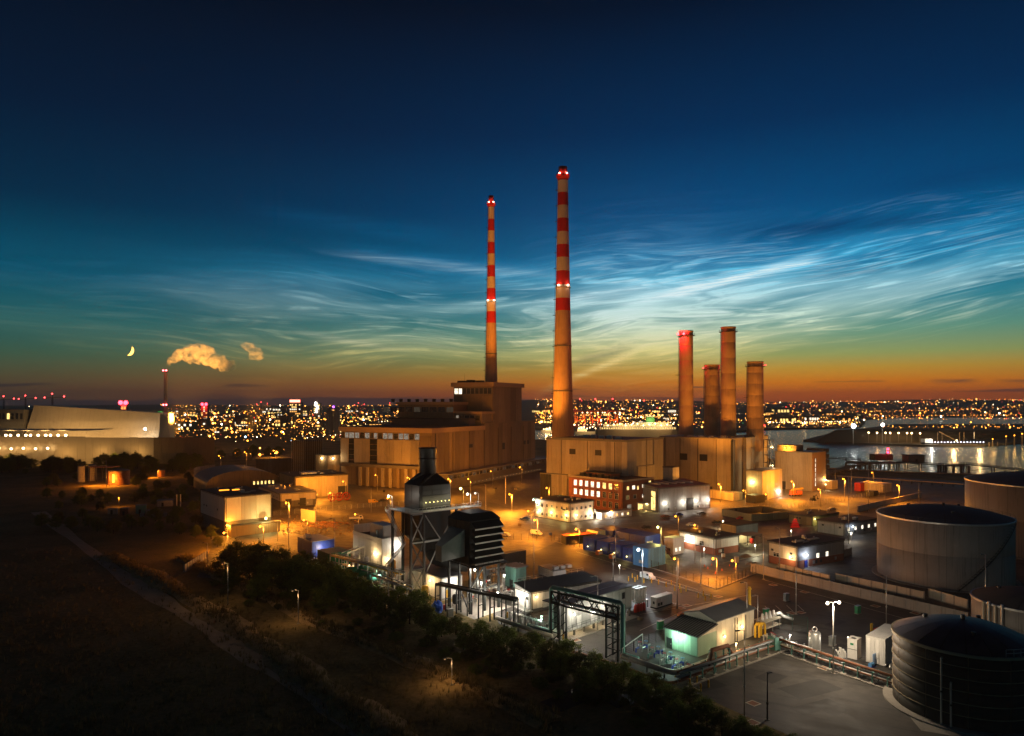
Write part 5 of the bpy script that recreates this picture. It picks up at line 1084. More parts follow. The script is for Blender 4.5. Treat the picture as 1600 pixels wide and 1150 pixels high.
o=thing('silver_vessel','upright silver vessel with a ring handle beside the pipe track','vessel',G(1273,1019)); MB().lathe([(.01,.3),(1.2,.35),(1.25,.6),(1.25,4.2),(1.0,4.5),(.01,4.6)],20).obj('shell',m_galv,o,smooth=True); MB().tube([(0+.5*math.cos(t*math.pi/8),0,5.0+.5*math.sin(t*math.pi/8)) for t in range(17)],.1,6).obj('ring',m_galv,o); MB().tube([(-1.5,-.4,0),(-1.5,-.4,3.8),(-.6,-.4,4.0)],.1,6).obj('pipe',m_galv,o)
for k in range(3): t=k*2.1; MB().beam((1.1*math.cos(t),1.1*math.sin(t),0),(1.1*math.cos(t),1.1*math.sin(t),.6),.16).obj('leg',m_dark,o)
b=Bld('white_cabinet','tall white cabinet with a green mark beside small white pipework','cabinet',(1339,1032),1324,1345.5,45,1001); b.body(m_white,.1,name='shell'); b.part('roof',MB().box(-.05,b.w+.05,-.05,b.d+.05,b.h+.003,b.h+.1),m_white); b.part('mark',MB().box(-.03,-.003,b.d*.35,b.d*.7,b.h*.72,b.h*.82),m_green); b.part('joint',MB().box(-.04,-.003,0,b.d,b.h*.5,b.h*.5+.08),m_dark); b.part('vent',MB().box(.4,1.2,.5,1.3,b.h+.101,b.h+.2),m_dark)
o=thing('dosing_pipes','small white dosing pipes left of the white cabinet','pipework',G(1321,1028),.5)
for i in range(5): MB().tube([(-i*.5,0,.1),(-i*.5,0,1.0+.5*i%2),(-i*.5-.4,.3,1.4+.4*(i%3)),(-i*.5,.8,1.4+.4*(i%3))],.14,8).obj('pipe',m_white,o); MB().ball((-i*.5,.2,1.2+.5*(i%2)),.28).obj('valve',m_white,o)
b=container(1383,1042,1412,1353,1000,m_white,'white corrugated container against the dark tank',th=44); b.door('L',b.d*.5,1.1,2.2,m_white,.3,off=.07)
o=thing('blue_pump','small blue pump and pipes at the white container corner','pump',G(1362,1042),.6); MB().cyl((-.7,0,.5),(.5,0,.5),.4,.4,12).obj('motor',m_bluel,o); MB().box(-1,1,-.5,.5,.02,.15).obj('base',m_blue,o)
for k in range(4): MB().cyl((.9+k*.3,.2,.1),(.9+k*.3,.2,2.4),.07,.07,6).obj('pipe',m_bluel,o)
for i in range(4):
    a=G(1383+i*8,1042+i*4); o=thing('hose_length',['short grey hose nearest the white container','grey hose lying second from the white container','third grey hose lying by the dark tank','grey hose lying closest to the dark tank'][i],'hose',a,math.radians(30+20*i)); MB().tube([(0,0,.3),(1,.2,.6),(2,0,.5),(3,.3,.25)],.24,8).obj('tube',m_galv,o,smooth=True)
# green mesh screen beyond the pump skid
def mesh_fence(name,label,pts,h,m_post,m_wire,step=2.5,wires=6,kerb=None,vert=.0,group=None):
    P_=[G(a,c) for a,c in pts]; o=thing(name,label,'fence',P_[0],0,group); Q=[p-P_[0] for p in P_]
    post=cached(('post',h,m_post.name),lambda:MB().box(-.06,.06,-.06,.06,0,h).mesh('post',m_post))
    for a,c in zip(Q[:-1],Q[1:]):
        L_=(c-a).length; n=max(1,int(L_/step)); ang=math.atan2((c-a).y,(c-a).x)
        def mk():
            mb=MB(); s=L_/n
            for k in range(wires): z=.1+(h-.15)*k/(wires-1); mb.box(0,s,-.012,.012,z,z+.035)
            if vert:
                for k in range(int(s/vert)): mb.box(k*vert,k*vert+.025,-.01,.01,.1,h-.05)
            return mb.mesh('mesh_panel',m_wire)
        me=cached(('fp',round(L_/n,2),h,wires,vert,m_wire.name),mk)
        for i in range(n):
            p=a.lerp(c,i/n); put('post',post,o,p); f=put('mesh_panel',me,o,p,ang); f['kind']='stuff'
        put('post',post,o,c)
        if kerb: MB().beam((a.x,a.y,.1),(c.x,c.y,.1),.3,.2).obj('kerb',kerb,o)
    return o
m_fg=mat('fence_green',(.01,.06,.045),.5,.2); m_fd=mat('fence_dark',(.02,.022,.02),.5,.4)
mesh_fence('mesh_fence','green mesh fence behind the white pump skid',[(1214,982),(1262,988),(1262,1000)],3.6,m_fg,m_fg,2.4,10,None,.3)
mesh_fence('mesh_fence','dark mesh fence enclosing the meter run left of the green wall',[(978,1022),(1036,1000),(1046,1010)],2.6,m_fd,m_fd,2.4,7)
mesh_fence('mesh_fence','long mesh fence with pale kerb between asphalt yard and blue containers',[(866,846),(940,866),(1040,894),(1119,921)],2.6,m_fd,m_fd,3.0,7,m_conc)
mesh_fence('mesh_fence','short mesh fence turning away right from the asphalt corner',[(1119,921),(1186,894)],2.6,m_fd,m_fd,2.4,7,m_conc)
mesh_fence('mesh_fence','mesh fence along the orange lit yard left of the blue containers',[(700,838),(862,846)],2.6,m_fd,m_fd,3.0,7)
mesh_fence('mesh_fence','mesh fence in front of the cable drums and parked cars',[(428,806),(520,797),(640,788)],2.2,m_galv,m_galv,3.2,6)
mesh_fence('mesh_fence','fence along the edge of the sodium lit road by the switch house',[(1130,800),(1230,795),(1325,782),(1400,768)],2.6,m_galv,m_fd,3.2,6)
# blue containers of the battery plant
BL=[(929,863,911,951,843),(950,868,932,972,848),(970,873,953,991,853),(989,879,973,1010,858)]
for i,(a,c,l,r,t) in enumerate(BL):
    b=container(a,c,r,l,t,m_blue,['leftmost','second','third','rightmost'][i]+' blue container of the front row behind the mesh fence',th=40,group='blue containers',w=9); b.lamp('L',b.d*.5,1.8,YELL,160,.16,.1)
BR=[(957,848,936,975,830),(983,853,962,1000,834),(1008,858,984,1030,839)]
for i,(a,c,l,r,t) in enumerate(BR):
    b=container(a,c,r,l,t,m_blue,['left','middle','right'][i]+' blue container of the rear row with white doors',th=40,group='blue containers',w=9); b.door('R',1.6,1.2,2.4,m_white,.2,off=.07); b.door('R',3.4,1.2,2.4,m_white,.2,off=.07)
b=container(1013,888,1062,989,858,m_bluel,'pale blue tall container nearest the fence with a ladder rack',th=40,w=9); b.part('hatch',MB().box(-.1,-.065,b.d*.3,b.d*.6,1.2,2.2),m_cladw)
container(934,848,950,917,831,m_cream,'cream box container left of the rear blue row',th=40,d=6)
container(885,852,938,857,838,m_dark,'long dark container with orange painted roof by the fence end',th=25,rm=m_orange,d=4)  # roof in orange paint
for i,(a,c) in enumerate(((935,868),(956,874))): p=G(a,c); o=thing('equipment_box',['left','right'][i]+' small orange box in front of the blue containers','box',p,.7); MB().box(0,2.2,0,1.4,.1,1.5).obj('shell',m_orange,o); MB().box(.2,2.0,-.04,-.003,.4,1.2).obj('door',m_cream,o)
for i,(a,c,lab) in enumerate(((1036,877,'steel steps leaning between the pale blue container and the brown shed'),(1052,872,'steel steps nearest the brown shed wall'))): p=G(a,c); o=thing('access_steps',lab,'steps',p,math.radians(130)); stairs(o,(0,0,0),(3.6,0,3.2),1.2,m_rust); MB().box(3.6,5,-.7,.7,3.1,3.25).obj('landing',m_rust,o); MB().beam((4.8,-.6,0),(4.8,-.6,3.1),.12).obj('leg',m_rust,o); MB().beam((4.8,.6,0),(4.8,.6,3.1),.12).obj('leg',m_rust,o)
b=container(1052,868,1076,1038,842,m_white,'white cabin with bright doors beside the steel steps',th=38,w=6,ribs=False); b.window('R',1.5,1.2,1.2,1.4,gl_w,m_white,1); b.window('R',3.6,1.2,1.2,1.4,gl_w,m_white,1); b.door('L',b.d*.5,1.1,2.2,m_dark,.1)
b=Bld('brown_shed','single storey brown shed with a bright white lamp on its end wall','shed',(1117,868),1062,1154,32,842); b.body(m_cladw,b.h*.42); b.body(m_brick,0,b.h*.42-.004,'plinth',x0=-.05,y0=-.05); b.flat(m_roof,.4,.45); b.panels('L',6,1,m_cladw,b.h*.43,b.h-.1); b.panels('R',4,1,m_cladw,b.h*.43,b.h-.1)
b.window('L',b.d*.84,2.8,1.4,1.2,gl_w,m_white,1,off=.1); b.window('L',b.d*.35,2.7,2.0,1.4,m_glassd,m_white,1,off=.1); b.lamp('L',b.d*.7,3.6,WHITE,2600,.42,.1); b.door('R',b.w*.3,1.2,2.2,m_dark,off=.1)
mound('soil_heap',(G(1166,870).x,G(1166,870).y,0),2.2,1.6,.9,m_rubble,8,18,5)
dress(b,8)
b=Bld('grey_shed','flat roofed grey shed with two lit windows left of the big pale tank','shed',(1246,889),1201,1318,31,855); b.body(m_cladw,b.h*.35); b.body(m_brick,0,b.h*.35-.004,'plinth',x0=-.05,y0=-.05); b.flat(m_roof,.35,.4); b.panels('L',2,1,m_cream,b.h*.36,b.h-.1); b.panels('R',5,1,m_cladg,b.h*.36,b.h-.1)
for i in range(2): b.part('rooflight',MB().box(4+i*8,9+i*8,b.d*.35,b.d*.35+1.2,b.h+.405,b.h+.8),m_cream)
b.window('L',b.d*.72,2.6,2.2,1.3,m_glassd,m_white,1,off=.1); b.window('R',b.w*.42,2.6,1.4,1.5,gl_w,m_white,1,off=.1); b.window('R',b.w*.62,2.6,1.4,1.5,gl_w,m_white,1,off=.1); b.lamp('R',b.w*.17,4.2,(.75,.82,1),1100,.32,.1); b.lamp('L',b.d*.2,3.4,WARM,1300,.3,.1); b.door('R',b.w*.17,1.2,2.4,m_blue,off=.1)
dress(b,9); b=Bld('dark_shed','long dark roofed shed with a row of small lit windows behind the grey shed','shed',(1320,838),1277,1372,33,819); b.body(m_cladg); b.flat(m_roof,.35,.4); b.panels('L',4,1,m_cladg,.2,b.h-.1); b.panels('R',6,1,m_cladg,.2,b.h-.1)
for i in range(5): b.window('R',b.w*(.1+.2*i),2.0,1.3,1.4,gl_w,m_white,1,off=.1)
b.lamp('R',b.w*.2,3.6,(.7,.8,1),400,.3,.1)
dress(b,10); b=Bld('low_shed','low olive shed with a lit gable beside the red lit pile','shed',(1270,822),1232,1310,35,808); b.body(mat('olive_clad',(.28,.27,.16),.7,0,.2,.2,.2)); b.flat(m_roof,.3,.4); b.panels('L',4,1,MATS['olive_clad'],.2,b.h-.1); b.lamp('R',1.0,3.2,YELL,900,.2)
dress(b,11); b=Bld('bund_wall','roofless low concrete pit walls in front of the switch house','enclosure',(1174,815),1128,1240,24,804); 
for (x0,x1,y0,y1) in ((0,b.w,0,.5),(0,.5,.51,b.d),(b.w-.5,b.w,.51,b.d),(.51,b.w-.51,b.d-.5,b.d)): b.part('wall',MB().box(x0,x1,y0,y1,0,b.h),MATS['olive_clad'])
b.panels('R',8,1,MATS['olive_clad'],.1,b.h-.05); b.panels('L',4,1,MATS['olive_clad'],.1,b.h-.05)
o=thing('red_barrier_stack','red lamp lit stack of plastic barriers shaped like a stepped pile','barriers',G(1242,824))
for i in range(5): w=1.9-i*.3; MB().box(-w,w,-.6+.1*(i%2),.6,i*.8,i*.8+.5).obj('barrier',mat('red_plastic',(.7,.03,.02),.5),o)
light(o,(0,-3.5,3),(1,.12,.06),260,.3)
b=Bld('lean_to','small open workshop with bright yellow interior beside the brown shed','workshop',(1168,852),1153,1190,32,838,d=5); b.part('roof',MB().box(-.3,b.w+.3,-.3,b.d+.3,b.h,b.h+.25),m_roofg)
for x in (.1,b.w*.5,b.w-.1): b.part('post',MB().beam((x,.1,0),(x,.1,b.h),.18),m_dark)
b.part('back_wall',MB().box(0,b.w,b.d-.2,b.d,0,b.h),m_cream); b.part('red_drum',MB().cyl((b.w*.6,2,0),(b.w*.6,2,1.8),.8,.8,12),m_redp); light(b.o,(b.w*.35,2,b.h-.6),(1,.85,.4),700,.2)
b=Bld('metal_shed','olive roller door shed behind the open workshop','shed',(1150,838),1128,1184,32,822,d=8); b.body(m_cladg); b.flat(m_roof,.3,.3); b.part('cream_gutter',MB().box(-.1,.0,1,b.d*.8,b.h-.2,b.h),m_cream); b.panels('R',4,1,m_cladg,.1,b.h-.1)  # gutter strip in cream paint
# switch house foreground, orange lit yard things
for i,(a,c,l,r,t,m,lab) in enumerate([(1146,783,1130,1160,771,m_cream,'cream skip beside the tall orange wall'),(1131,781,1108,1136,768,m_cream,'long cream container glowing orange at the orange wall foot'),(1180,787,1165,1195,775,m_dark,'dark skip under the yellow wall lamp'),(1380,770,1340,1394,757,m_cream,'orange lit container by the river wall'),(1300,765,1285,1309,752,m_cream,'orange lit cabin at the pump house corner'),(1345,768,1335,1352,755,m_redp,'red container in the orange lit yard'),(1365,776,1352,1372,768,m_dark,'dark box in the orange lit yard, near its fence')]):
    container(a,c,r,l,t,m,lab,th=38)
o=thing('crane_truck','orange telescopic crane truck parked by the pump house','truck',G(1243,775),math.radians(20)); MB().box(-4,4,-1.2,1.2,.8,1.4).obj('chassis',m_orange,o); MB().box(-3.6,-.6,-1.1,1.1,1.4,3.4).obj('crane_house',m_orange,o); MB().box(2,4,-1.2,1.2,1.41,3.0).obj('cab',m_orange,o); MB().box(3.99,4.03,-1,1,2.0,2.8).obj('windscreen',m_glassd,o); MB().beam((-3,0,3.8),(5.5,0,4.4),.8,.8).obj('boom',m_yel,o)
for x in (-3,-1.2,1.5,3):
    for y in (-1.1,1.1): MB().cyl((x,y-.2,.55),(x,y+.2,.55),.55,.55,12).obj('wheel',m_black,o)
o=thing('excavator','small dark excavator on the sodium lit road','excavator',G(1270,782),.4); MB().box(-1.4,1.4,-1.1,-.6,0,.7).obj('track',m_black,o); MB().box(-1.4,1.4,.6,1.1,0,.7).obj('track',m_black,o); MB().box(-1.2,1.0,-.9,.9,.75,1.7).obj('body',m_dark,o); MB().box(.1,1.1,-.9,0,1.7,2.8).obj('cab',m_glassd,o); MB().beam((1,.3,1.5),(3,.3,3.2),.35).obj('boom',m_dark,o); MB().beam((3,.3,3.2),(4,.3,1.2),.25).obj('arm',m_dark,o); MB().box(3.7,4.5,0,.7,.4,1.2).obj('bucket',m_dark,o)
o=thing('lit_barrier_wall','long low sodium lit concrete barrier beyond the big pale tank','wall',G(1341,800),math.atan2((G(1440,777)-G(1341,800)).y,(G(1440,777)-G(1341,800)).x)); L_=(G(1440,777)-G(1341,800)).length
for i in range(14): MB().box(L_*i/14+.05,L_*(i+1)/14-.05,0,.5,0,3.0).obj('panel',m_cream,o)
# ------------------------------------------------------------------ yard clutter: vehicles, pallets, cones, cabinets
def van(px_,py_,rz,m,label):
    o=car(px_,py_,rz,m,label,'van'); o.name='parked_van'; o['category']='van'; return o
van(712,800,.5,m_white,'white van on the sodium yard left of the yellow glaring lamp'); van(838,836,-.6,m_white,'white van beside the cream cabins stair'); van(1142,846,.4,m_white,'white van at the brown shed corner'); van(1216,806,.3,m_cladw,'white van by the roofless pit walls'); van(655,792,.4,m_cream,'cream van parked left of the sodium yard'); van(1012,905,-.9,m_white,'white van on the asphalt below the pale blue container')
for i,(a,c,rz,m,lab) in enumerate([(690,806,.5,m_dark,'dark car behind the black stack platform'),(735,812,.5,m_redp,'red car on the sodium yard by the filter house'),(770,818,.4,m_steel,'grey car in the open sodium yard'),(820,812,.4,m_blue,'blue car left of the cream cabins'),(790,838,-.6,m_white,'white car near the mesh fence end'),(1080,822,.3,m_white,'white car on the road behind the brown shed'),(1120,818,.3,m_dark,'dark car on the road by the pit walls'),(1158,812,.3,m_redp,'red car in front of the pit walls'),(1262,800,.2,m_dark,'dark car on the orange lit roadside'),(1300,797,.2,m_white,'white car on the orange lit roadside'),(645,778,.4,m_blue,'blue car at the foot of the station facade'),(668,776,.4,m_white,'white car at the foot of the station facade'),(1175,884,.5,m_steel,'grey car outside the grey shed end wall')]): car(a,c,rz,m,lab)
rr=random.Random(44)
def pallets(a,c,n,label,m=m_wood,load=None):
    o=thing('pallet_stack',label,'pallets',G(a,c),rr.uniform(0,3))
    for k in range(n): MB().box(-.6,.6,-.5,.5,k*.16+.02,k*.16+.13).obj('pallet',m,o)
    if load: MB().box(-.55,.55,-.45,.45,n*.16+.02,n*.16+1.1).obj('load',load,o)
for (a,c,n,lab,ld) in [(700,830,6,'stack of pallets by the sodium yard fence',None),(745,826,3,'pallet with a white load near the sodium yard fence',m_white),(812,822,8,'tall stack of pallets in the open sodium yard',None),(860,838,3,'pallet with a blue load by the cabins fence',m_blue),(1075,846,5,'pallets left of the brown shed',None),(1130,872,3,'pallet with a pale load in front of the brown shed',m_cream),(1200,893,4,'pallets beside the grey shed end',None),(545,826,5,'pallets at the edge of the rubble heaps',None),(615,815,3,'pallet with a dark load in the left yard',m_dark),(905,842,3,'pallet with an orange load beside the long dark container',m_orange),(975,890,2,'pallet at the foot of the front blue row',None),(1000,968,3,'pallets near the generator slab',None),(1140,905,3,'pallet in the fenced orange corner',None),(1295,804,5,'pallets beside the olive shed lane',None)]: pallets(a,c,n,lab,load=ld)
cone=thing('traffic_cone','orange traffic cone in the fenced orange corner yard','traffic cone',G(1101,886),0,'cones in the orange corner yard'); MB().box(-.28,.28,-.28,.28,.01,.07).obj('foot',m_black,cone); MB().lathe([(.22,.07),(.05,.9),(.01,.92)],10).obj('cone',m_orange,cone); MB().lathe([(.145,.4),(.15,.4),(.115,.58),(.11,.58)],10).obj('stripe',m_white,cone)
for s in [(1106,889),(1112,884),(1140,885),(1147,890),(1128,892),(1118,897)]: c=copy_tree(cone); c.location=G(*s)
def cabinet(a,c,label,m,w=1.6,h=2.0):
    o=thing('electrical_cabinet',label,'cabinet',G(a,c),math.radians(35)); MB().box(0,w,0,.8,.12,h).obj('shell',m,o); MB().box(-.06,w+.06,-.06,.86,h+.003,h+.08).obj('roof',m_galv,o); MB().box(.05,w*.48,-.04,-.003,.2,h-.1).obj('door',m,o); MB().box(w*.52,w-.05,-.04,-.003,.2,h-.1).obj('door',m,o); MB().box(-.1,w+.1,-.1,.9,.012,.118).obj('plinth',m_conc,o)
for (a,c,lab,m) in [(760,900,'grey cabinet behind the filter house on the asphalt',m_steel),(850,895,'green cabinet at the asphalt edge by the low pale block',m_green),(905,935,'white cabinet behind the control shed roof',m_white),(972,945,'white cabinet by the filter vessels',m_white),(1030,985,'green cabinet near the orange red container',m_green),(1196,965,'green cabinet behind the pump skid',m_green),(1300,1010,'grey cabinet beside the pipe track',m_steel),(1150,880,'cream cabinet on the corner of the orange yard',m_cream),(1228,940,'grey cabinet on the open asphalt',m_steel),(1340,960,'green cabinet below the concrete wall',m_green),(640,905,'white cabinet between the stack legs',m_white),(575,922,'white cabinet behind the belt trees',m_white),(700,965,'grey cabinet at the concrete pad front',m_steel)]: cabinet(a,c,lab,m)
for (a,c,c2,lab) in [((888,846),(960,866),.9,'low cable trough along the blue container fence'),((1020,905),(1110,932),.8,'low kerb island beside the yellow bollards'),((700,812),(800,830),.8,'long kerb across the sodium yard'),((1130,880),(1190,868),.8,'kerb beside the brown shed drive'),((600,795),(690,786),.8,'kerb behind the parked cars')]:
    A,C=G(*a),G(*c); d=C-A; o=thing('kerb_strip',lab,'kerb',A,math.atan2(d.y,d.x)); n=max(3,int(d.length/2))
    for i in range(n): MB().box(d.length*i/n+.03,d.length*(i+1)/n-.03,-.2,.2,.013,.17).obj('kerb_stone',m_conc,o)
# more process pipework between control shed and meter hall
pipe_rack('pipe_rack','low white pipe rack in front of the control shed',(800,972),(852,990),2.2,6,[(-.4,.2,.14,m_white),(0,.2,.18,m_galv),(.4,.2,.14,m_white)],m_galv,1.4)
pipe_rack('pipe_rack','pipe rack between the pump skid and the silver vessel',(1196,1006),(1266,1026),1.6,6,[(-.4,.2,.14,m_white),(0,.2,.18,m_white),(.4,.2,.14,m_galv)],m_galv,1.4)
pipe_rack('pipe_rack','pipe rack running behind the filter house toward the plant cabin',(742,915),(815,902),4.0,5,[(-.4,.2,.16,m_galv),(.1,.2,.2,m_white),(.5,.2,.14,m_rust)],m_steel,1.6)
pipe_rack('pipe_rack','double deck pipe rack between stack legs and parapet block',(585,925),(640,948),4.6,4,[(-.5,.2,.2,m_white),(0,.2,.24,m_galv),(.5,.2,.16,m_yel),(0,-1.6,.2,m_white)],m_galv,1.8,rails=True)
for i,(a,c,col,pw,lab) in enumerate([(846,985,GREENW,500,'added greenish lamp on a short post at the gantry left leg'),(915,960,WHITE,500,'added white lamp on a short post under the switchroom'),(1150,1030,WARM,420,'added warm lamp on a short post along the meter hall track'),(1234,1016,WHITE,420,'added white lamp on a short post at the track corner'),(1325,1020,WHITE,500,'added white lamp on a short post at the white cabinet'),(632,930,WARM,500,'added warm lamp on a short post between the stack legs'),(590,915,GREENW,420,'added greenish lamp on a short post behind the belt'),(546,900,WARM,420,'added warm lamp on a short post beside the green container'),(1040,1000,GREENW,350,'added greenish lamp on a short post at the meter run fence'),(1180,866,(1,.93,.6),1500,'added pale lamp on a short post outside the open workshop'),(1236,842,(1,.93,.6),1300,'added pale lamp on a short post behind the grey shed'),(1100,872,(1,.93,.7),900,'added pale lamp on a short post before the brown shed'),(1330,846,(1,.9,.7),1000,'added pale lamp on a short post by the dark roofed shed'),(1130,826,(1,.85,.5),1500,'added warm lamp on a short post in the lane behind the brown shed'),(968,900,WHITE,700,'added white lamp on a short post at the asphalt edge below the blue row')]):  # short lamps added to brighten the plant and the shed lanes
    o=thing('lamp_post',lab,'lamp post',G(a,c)); MB().cyl((0,0,0),(0,0,3.6),.07,.06,8).obj('pole',m_galv,o); MB().box(-.22,.22,-.4,.1,3.6,3.74).obj('head',m_dark,o); MB().ball((0,-.2,3.48),.2).obj('lens',lens(col,10),o); light(o,(0,-.3,3.1),col,pw,.2)
# ------------------------------------------------------------------ storage tanks
def tank(name,label,c,R_,H,m_shell,m_top,courses,plates,dome,rim=True,base=True,stair=None,seams=None,gap=.0016):
    o=thing(name,label,'tank',(c[0],c[1],0))
    if base: MB().lathe([(R_+1.6,.012),(R_+1.6,.3),(R_-.2,.31)],48).obj('base_ring',m_conc,o)
    ch=(H-.3)/courses
    for k in range(courses):
        da=2*math.pi/plates
        me=MB().lathe([(R_,0.0),(R_,ch-.03),(R_-.04,ch-.02)],max(2,int(96/plates)),(0,0,0),gap,da-gap).mesh('shell_plate',m_shell,True)
        for j in range(plates):
            ob=put('shell_plate',me,o,(0,0,.3+k*ch),(j+.37)*da)
        MB().lathe([(R_-.12,0),(R_-.12,ch+.01)],64).obj('seam_backing',seams or m_dark,o,(0,0,.3+k*ch))
    n=18
    prof=[(R_+.15,H-.05),(R_+.15,H+.12)]+[(R_*math.cos(t*math.pi/2/9),H+.12+dome*math.sin(t*math.pi/2/9)) for t in range(1,10)]
    prof[-1]=(.01,H+.12+dome)
    MB().lathe([(R_+.02,H-.35),(R_+.25,H-.3),(R_+.25,H+.14),(R_-.1,H+.16)],64).obj('rim',seams or m_galv,o)
    nsec=18
    me=MB().lathe([(R_,H+.12)]+[(R_*(1-i/6),H+.12+dome*(1-(1-i/6)**2)) for i in range(1,6)]+[(.05,H+.12+dome)],2,(0,0,0),.008,2*math.pi/nsec-.008).mesh('roof_plate',m_top,True)
    for j in range(nsec): put('roof_plate',me,o,(0,0,0),2*math.pi*j/nsec)
    MB().lathe([(R_-.1,H-.02)]+[(R_*(1-i/6)-.02,H+.04+dome*(1-(1-i/6)**2)) for i in range(1,6)]+[(.02,H+.05+dome)],36).obj('roof_backing',m_black,o)
    MB().cyl((0,0,H+dome-.1),(0,0,H+dome+.9),.35,.35,10).obj('vent',m_dark,o)
    for a in (.6,2.3,4.4): MB().cyl((R_*.55*math.cos(a),R_*.55*math.sin(a),H+dome*.6),(R_*.55*math.cos(a),R_*.55*math.sin(a),H+dome*.7+.6),.4,.4,10).obj('manhole',m_dark,o)
    if stair:
        a0,a1=stair; n=26; mb=MB()
        for i in range(n):
            t=a0+(a1-a0)*i/n; z=H*i/n; x,y=math.cos(t),math.sin(t); mb.beam((x*(R_+.1),y*(R_+.1),z),(x*(R_+1.1),y*(R_+1.1),z),.5,.06)
            t2=a0+(a1-a0)*(i+1)/n; z2=H*(i+1)/n; mb.beam((x*(R_+1.1),y*(R_+1.1),z),(math.cos(t2)*(R_+1.1),math.sin(t2)*(R_+1.1),z2),.08,.25); mb.beam((x*(R_+1.1),y*(R_+1.1),z+1),(math.cos(t2)*(R_+1.1),math.sin(t2)*(R_+1.1),z2+1),.06)
            mb.beam((x*(R_+1.1),y*(R_+1.1),z),(x*(R_+1.1),y*(R_+1.1),z+1),.05)
        stuff(mb.obj('spiral_stair',m_dark,o))
    mb=MB(); k=28
    for j in range(k):
        t0,t1=2*math.pi*j/k,2*math.pi*(j+1)/k; p,q=((R_+.05)*math.cos(t0),(R_+.05)*math.sin(t0)),((R_+.05)*math.cos(t1),(R_+.05)*math.sin(t1))
        if rim: mb.beam((*p,H+.1),(*p,H+1.1),.06); mb.beam((*p,H+1.1),(*q,H+1.1),.05); mb.beam((*p,H+.6),(*q,H+.6),.05)
    if rim: stuff(mb.obj('handrail',m_dark,o))
    return o
Yc=220.7; tank('storage_tank','big pale grey storage tank with dark domed roof and sloping stair, unobstructed',(Yc*math.tan(math.radians(31.5)),Yc),18.5,19.3,m_tank,mat('tank_roof_blue',(.06,.075,.11),.8,0,.4,.1),2,14,3.0,rim=True,stair=(-math.pi*.62,-math.pi*.3))
Yc=262; tank('storage_tank','largest tank at the right edge behind, its left side glowing tan',(Yc*math.tan(math.radians(37.6)),Yc),28,25.2,m_tank,MATS['tank_roof_blue'],2,20,3.6,rim=True)
Yc=163; t2=tank('storage_tank','low pale tank with a dark roof at the right edge behind the dark tank',(Yc*math.tan(math.radians(36.5)),Yc),12,8.6,m_tank,m_roof,2,12,2.2,rim=False)
for i in range(4): a=math.radians(186+i*7); MB().cyl((12.4*math.cos(a),12.4*math.sin(a),0),(12.4*math.cos(a),12.4*math.sin(a),8.8+.4*(i%2)),.3,.3,10).obj('side_pipe',m_galv if i%2 else m_cream,t2)
Yc=126; R_=11.1; H=12.5
t1=tank('bolted_tank','near dark bolted tank with pale ring seams in the bottom right corner',(Yc*math.tan(math.radians(32.64)),Yc),R_,H,m_tankd,mat('tank_roof_dark',(.035,.04,.055),.5,.1,.5,.3),6,11,3.0,rim=False,seams=mat('seam_angle',(.34,.28,.18),.6,0),gap=.004)
for k in range(1,6): z=.3+(H-.3)/6*k; MB().lathe([(R_+.01,z-.06),(R_+.13,z-.05),(R_+.13,z+.05),(R_+.01,z+.06)],72).obj('ring_seam',MATS['seam_angle'],t1)
MB().prism([(-13,-9.5),(-2,-14.5),(12,-13),(12,9),(-9,10)],.013,.05).obj('slab',m_conc,t1)
for a,z1 in ((222,11.4),(229,7.6)): t=math.radians(a); x,y=(R_+.5)*math.cos(t),(R_+.5)*math.sin(t); MB().tube([(x*.96,y*.96,z1),(x,y,z1),(x,y,z1-.4),(x,y,.1)],.16,8).obj('downpipe',m_galv,t1); MB().box(x-.2,x+.2,y-.2,y+.2,z1*.5,z1*.5+.3).obj('pipe_clip',m_dark,t1)
a0=math.radians(296); rx,ry=math.cos(a0),math.sin(a0); tx,ty=-ry,rx; mb=MB()
for s in (-.3,.3): mb.beam((rx*(R_+.6)+tx*s,ry*(R_+.6)+ty*s,0),(rx*(R_+.6)+tx*s,ry*(R_+.6)+ty*s,H+1.2),.08)
for i in range(40): z=.3+i*.33; mb.beam((rx*(R_+.6)-tx*.3,ry*(R_+.6)-ty*.3,z),(rx*(R_+.6)+tx*.3,ry*(R_+.6)+ty*.3,z),.05)
for i in range(10):
    z=2.6+i*1.1; pts=[(rx*(R_+.6+.75*math.sin(k*math.pi/6))+tx*.55*math.cos(k*math.pi/6),ry*(R_+.6+.75*math.sin(k*math.pi/6))+ty*.55*math.cos(k*math.pi/6),z) for k in range(7)]
    mb.tube(pts,.035,4)
stuff(mb.obj('caged_ladder',m_galv,t1))
MB().box(-1.2,1.2,0,1.6,0,.15).obj('ladder_platform',m_galv,t1,(rx*(R_+.2),ry*(R_+.2),5.2),a0-math.pi/2)
mb=MB(); 
for k in range(9): t=math.radians(270+k*7); mb.beam(((R_-.1)*math.cos(t),(R_-.1)*math.sin(t),H+.2),((R_-.1)*math.cos(t),(R_-.1)*math.sin(t),H+1.4),.07)
for z in (.8,1.4):
    for k in range(8): t,t_=math.radians(270+k*7),math.radians(277+k*7); mb.beam(((R_-.1)*math.cos(t),(R_-.1)*math.sin(t),H+z),((R_-.1)*math.cos(t_),(R_-.1)*math.sin(t_),H+z),.06)
stuff(mb.obj('handrail',m_galv,t1))
MB().prism([(-5,-16.5),(9,-16.5),(9,-11.8),(-2,-11.8)],.06,.5).obj('walkway',m_galv,t1)
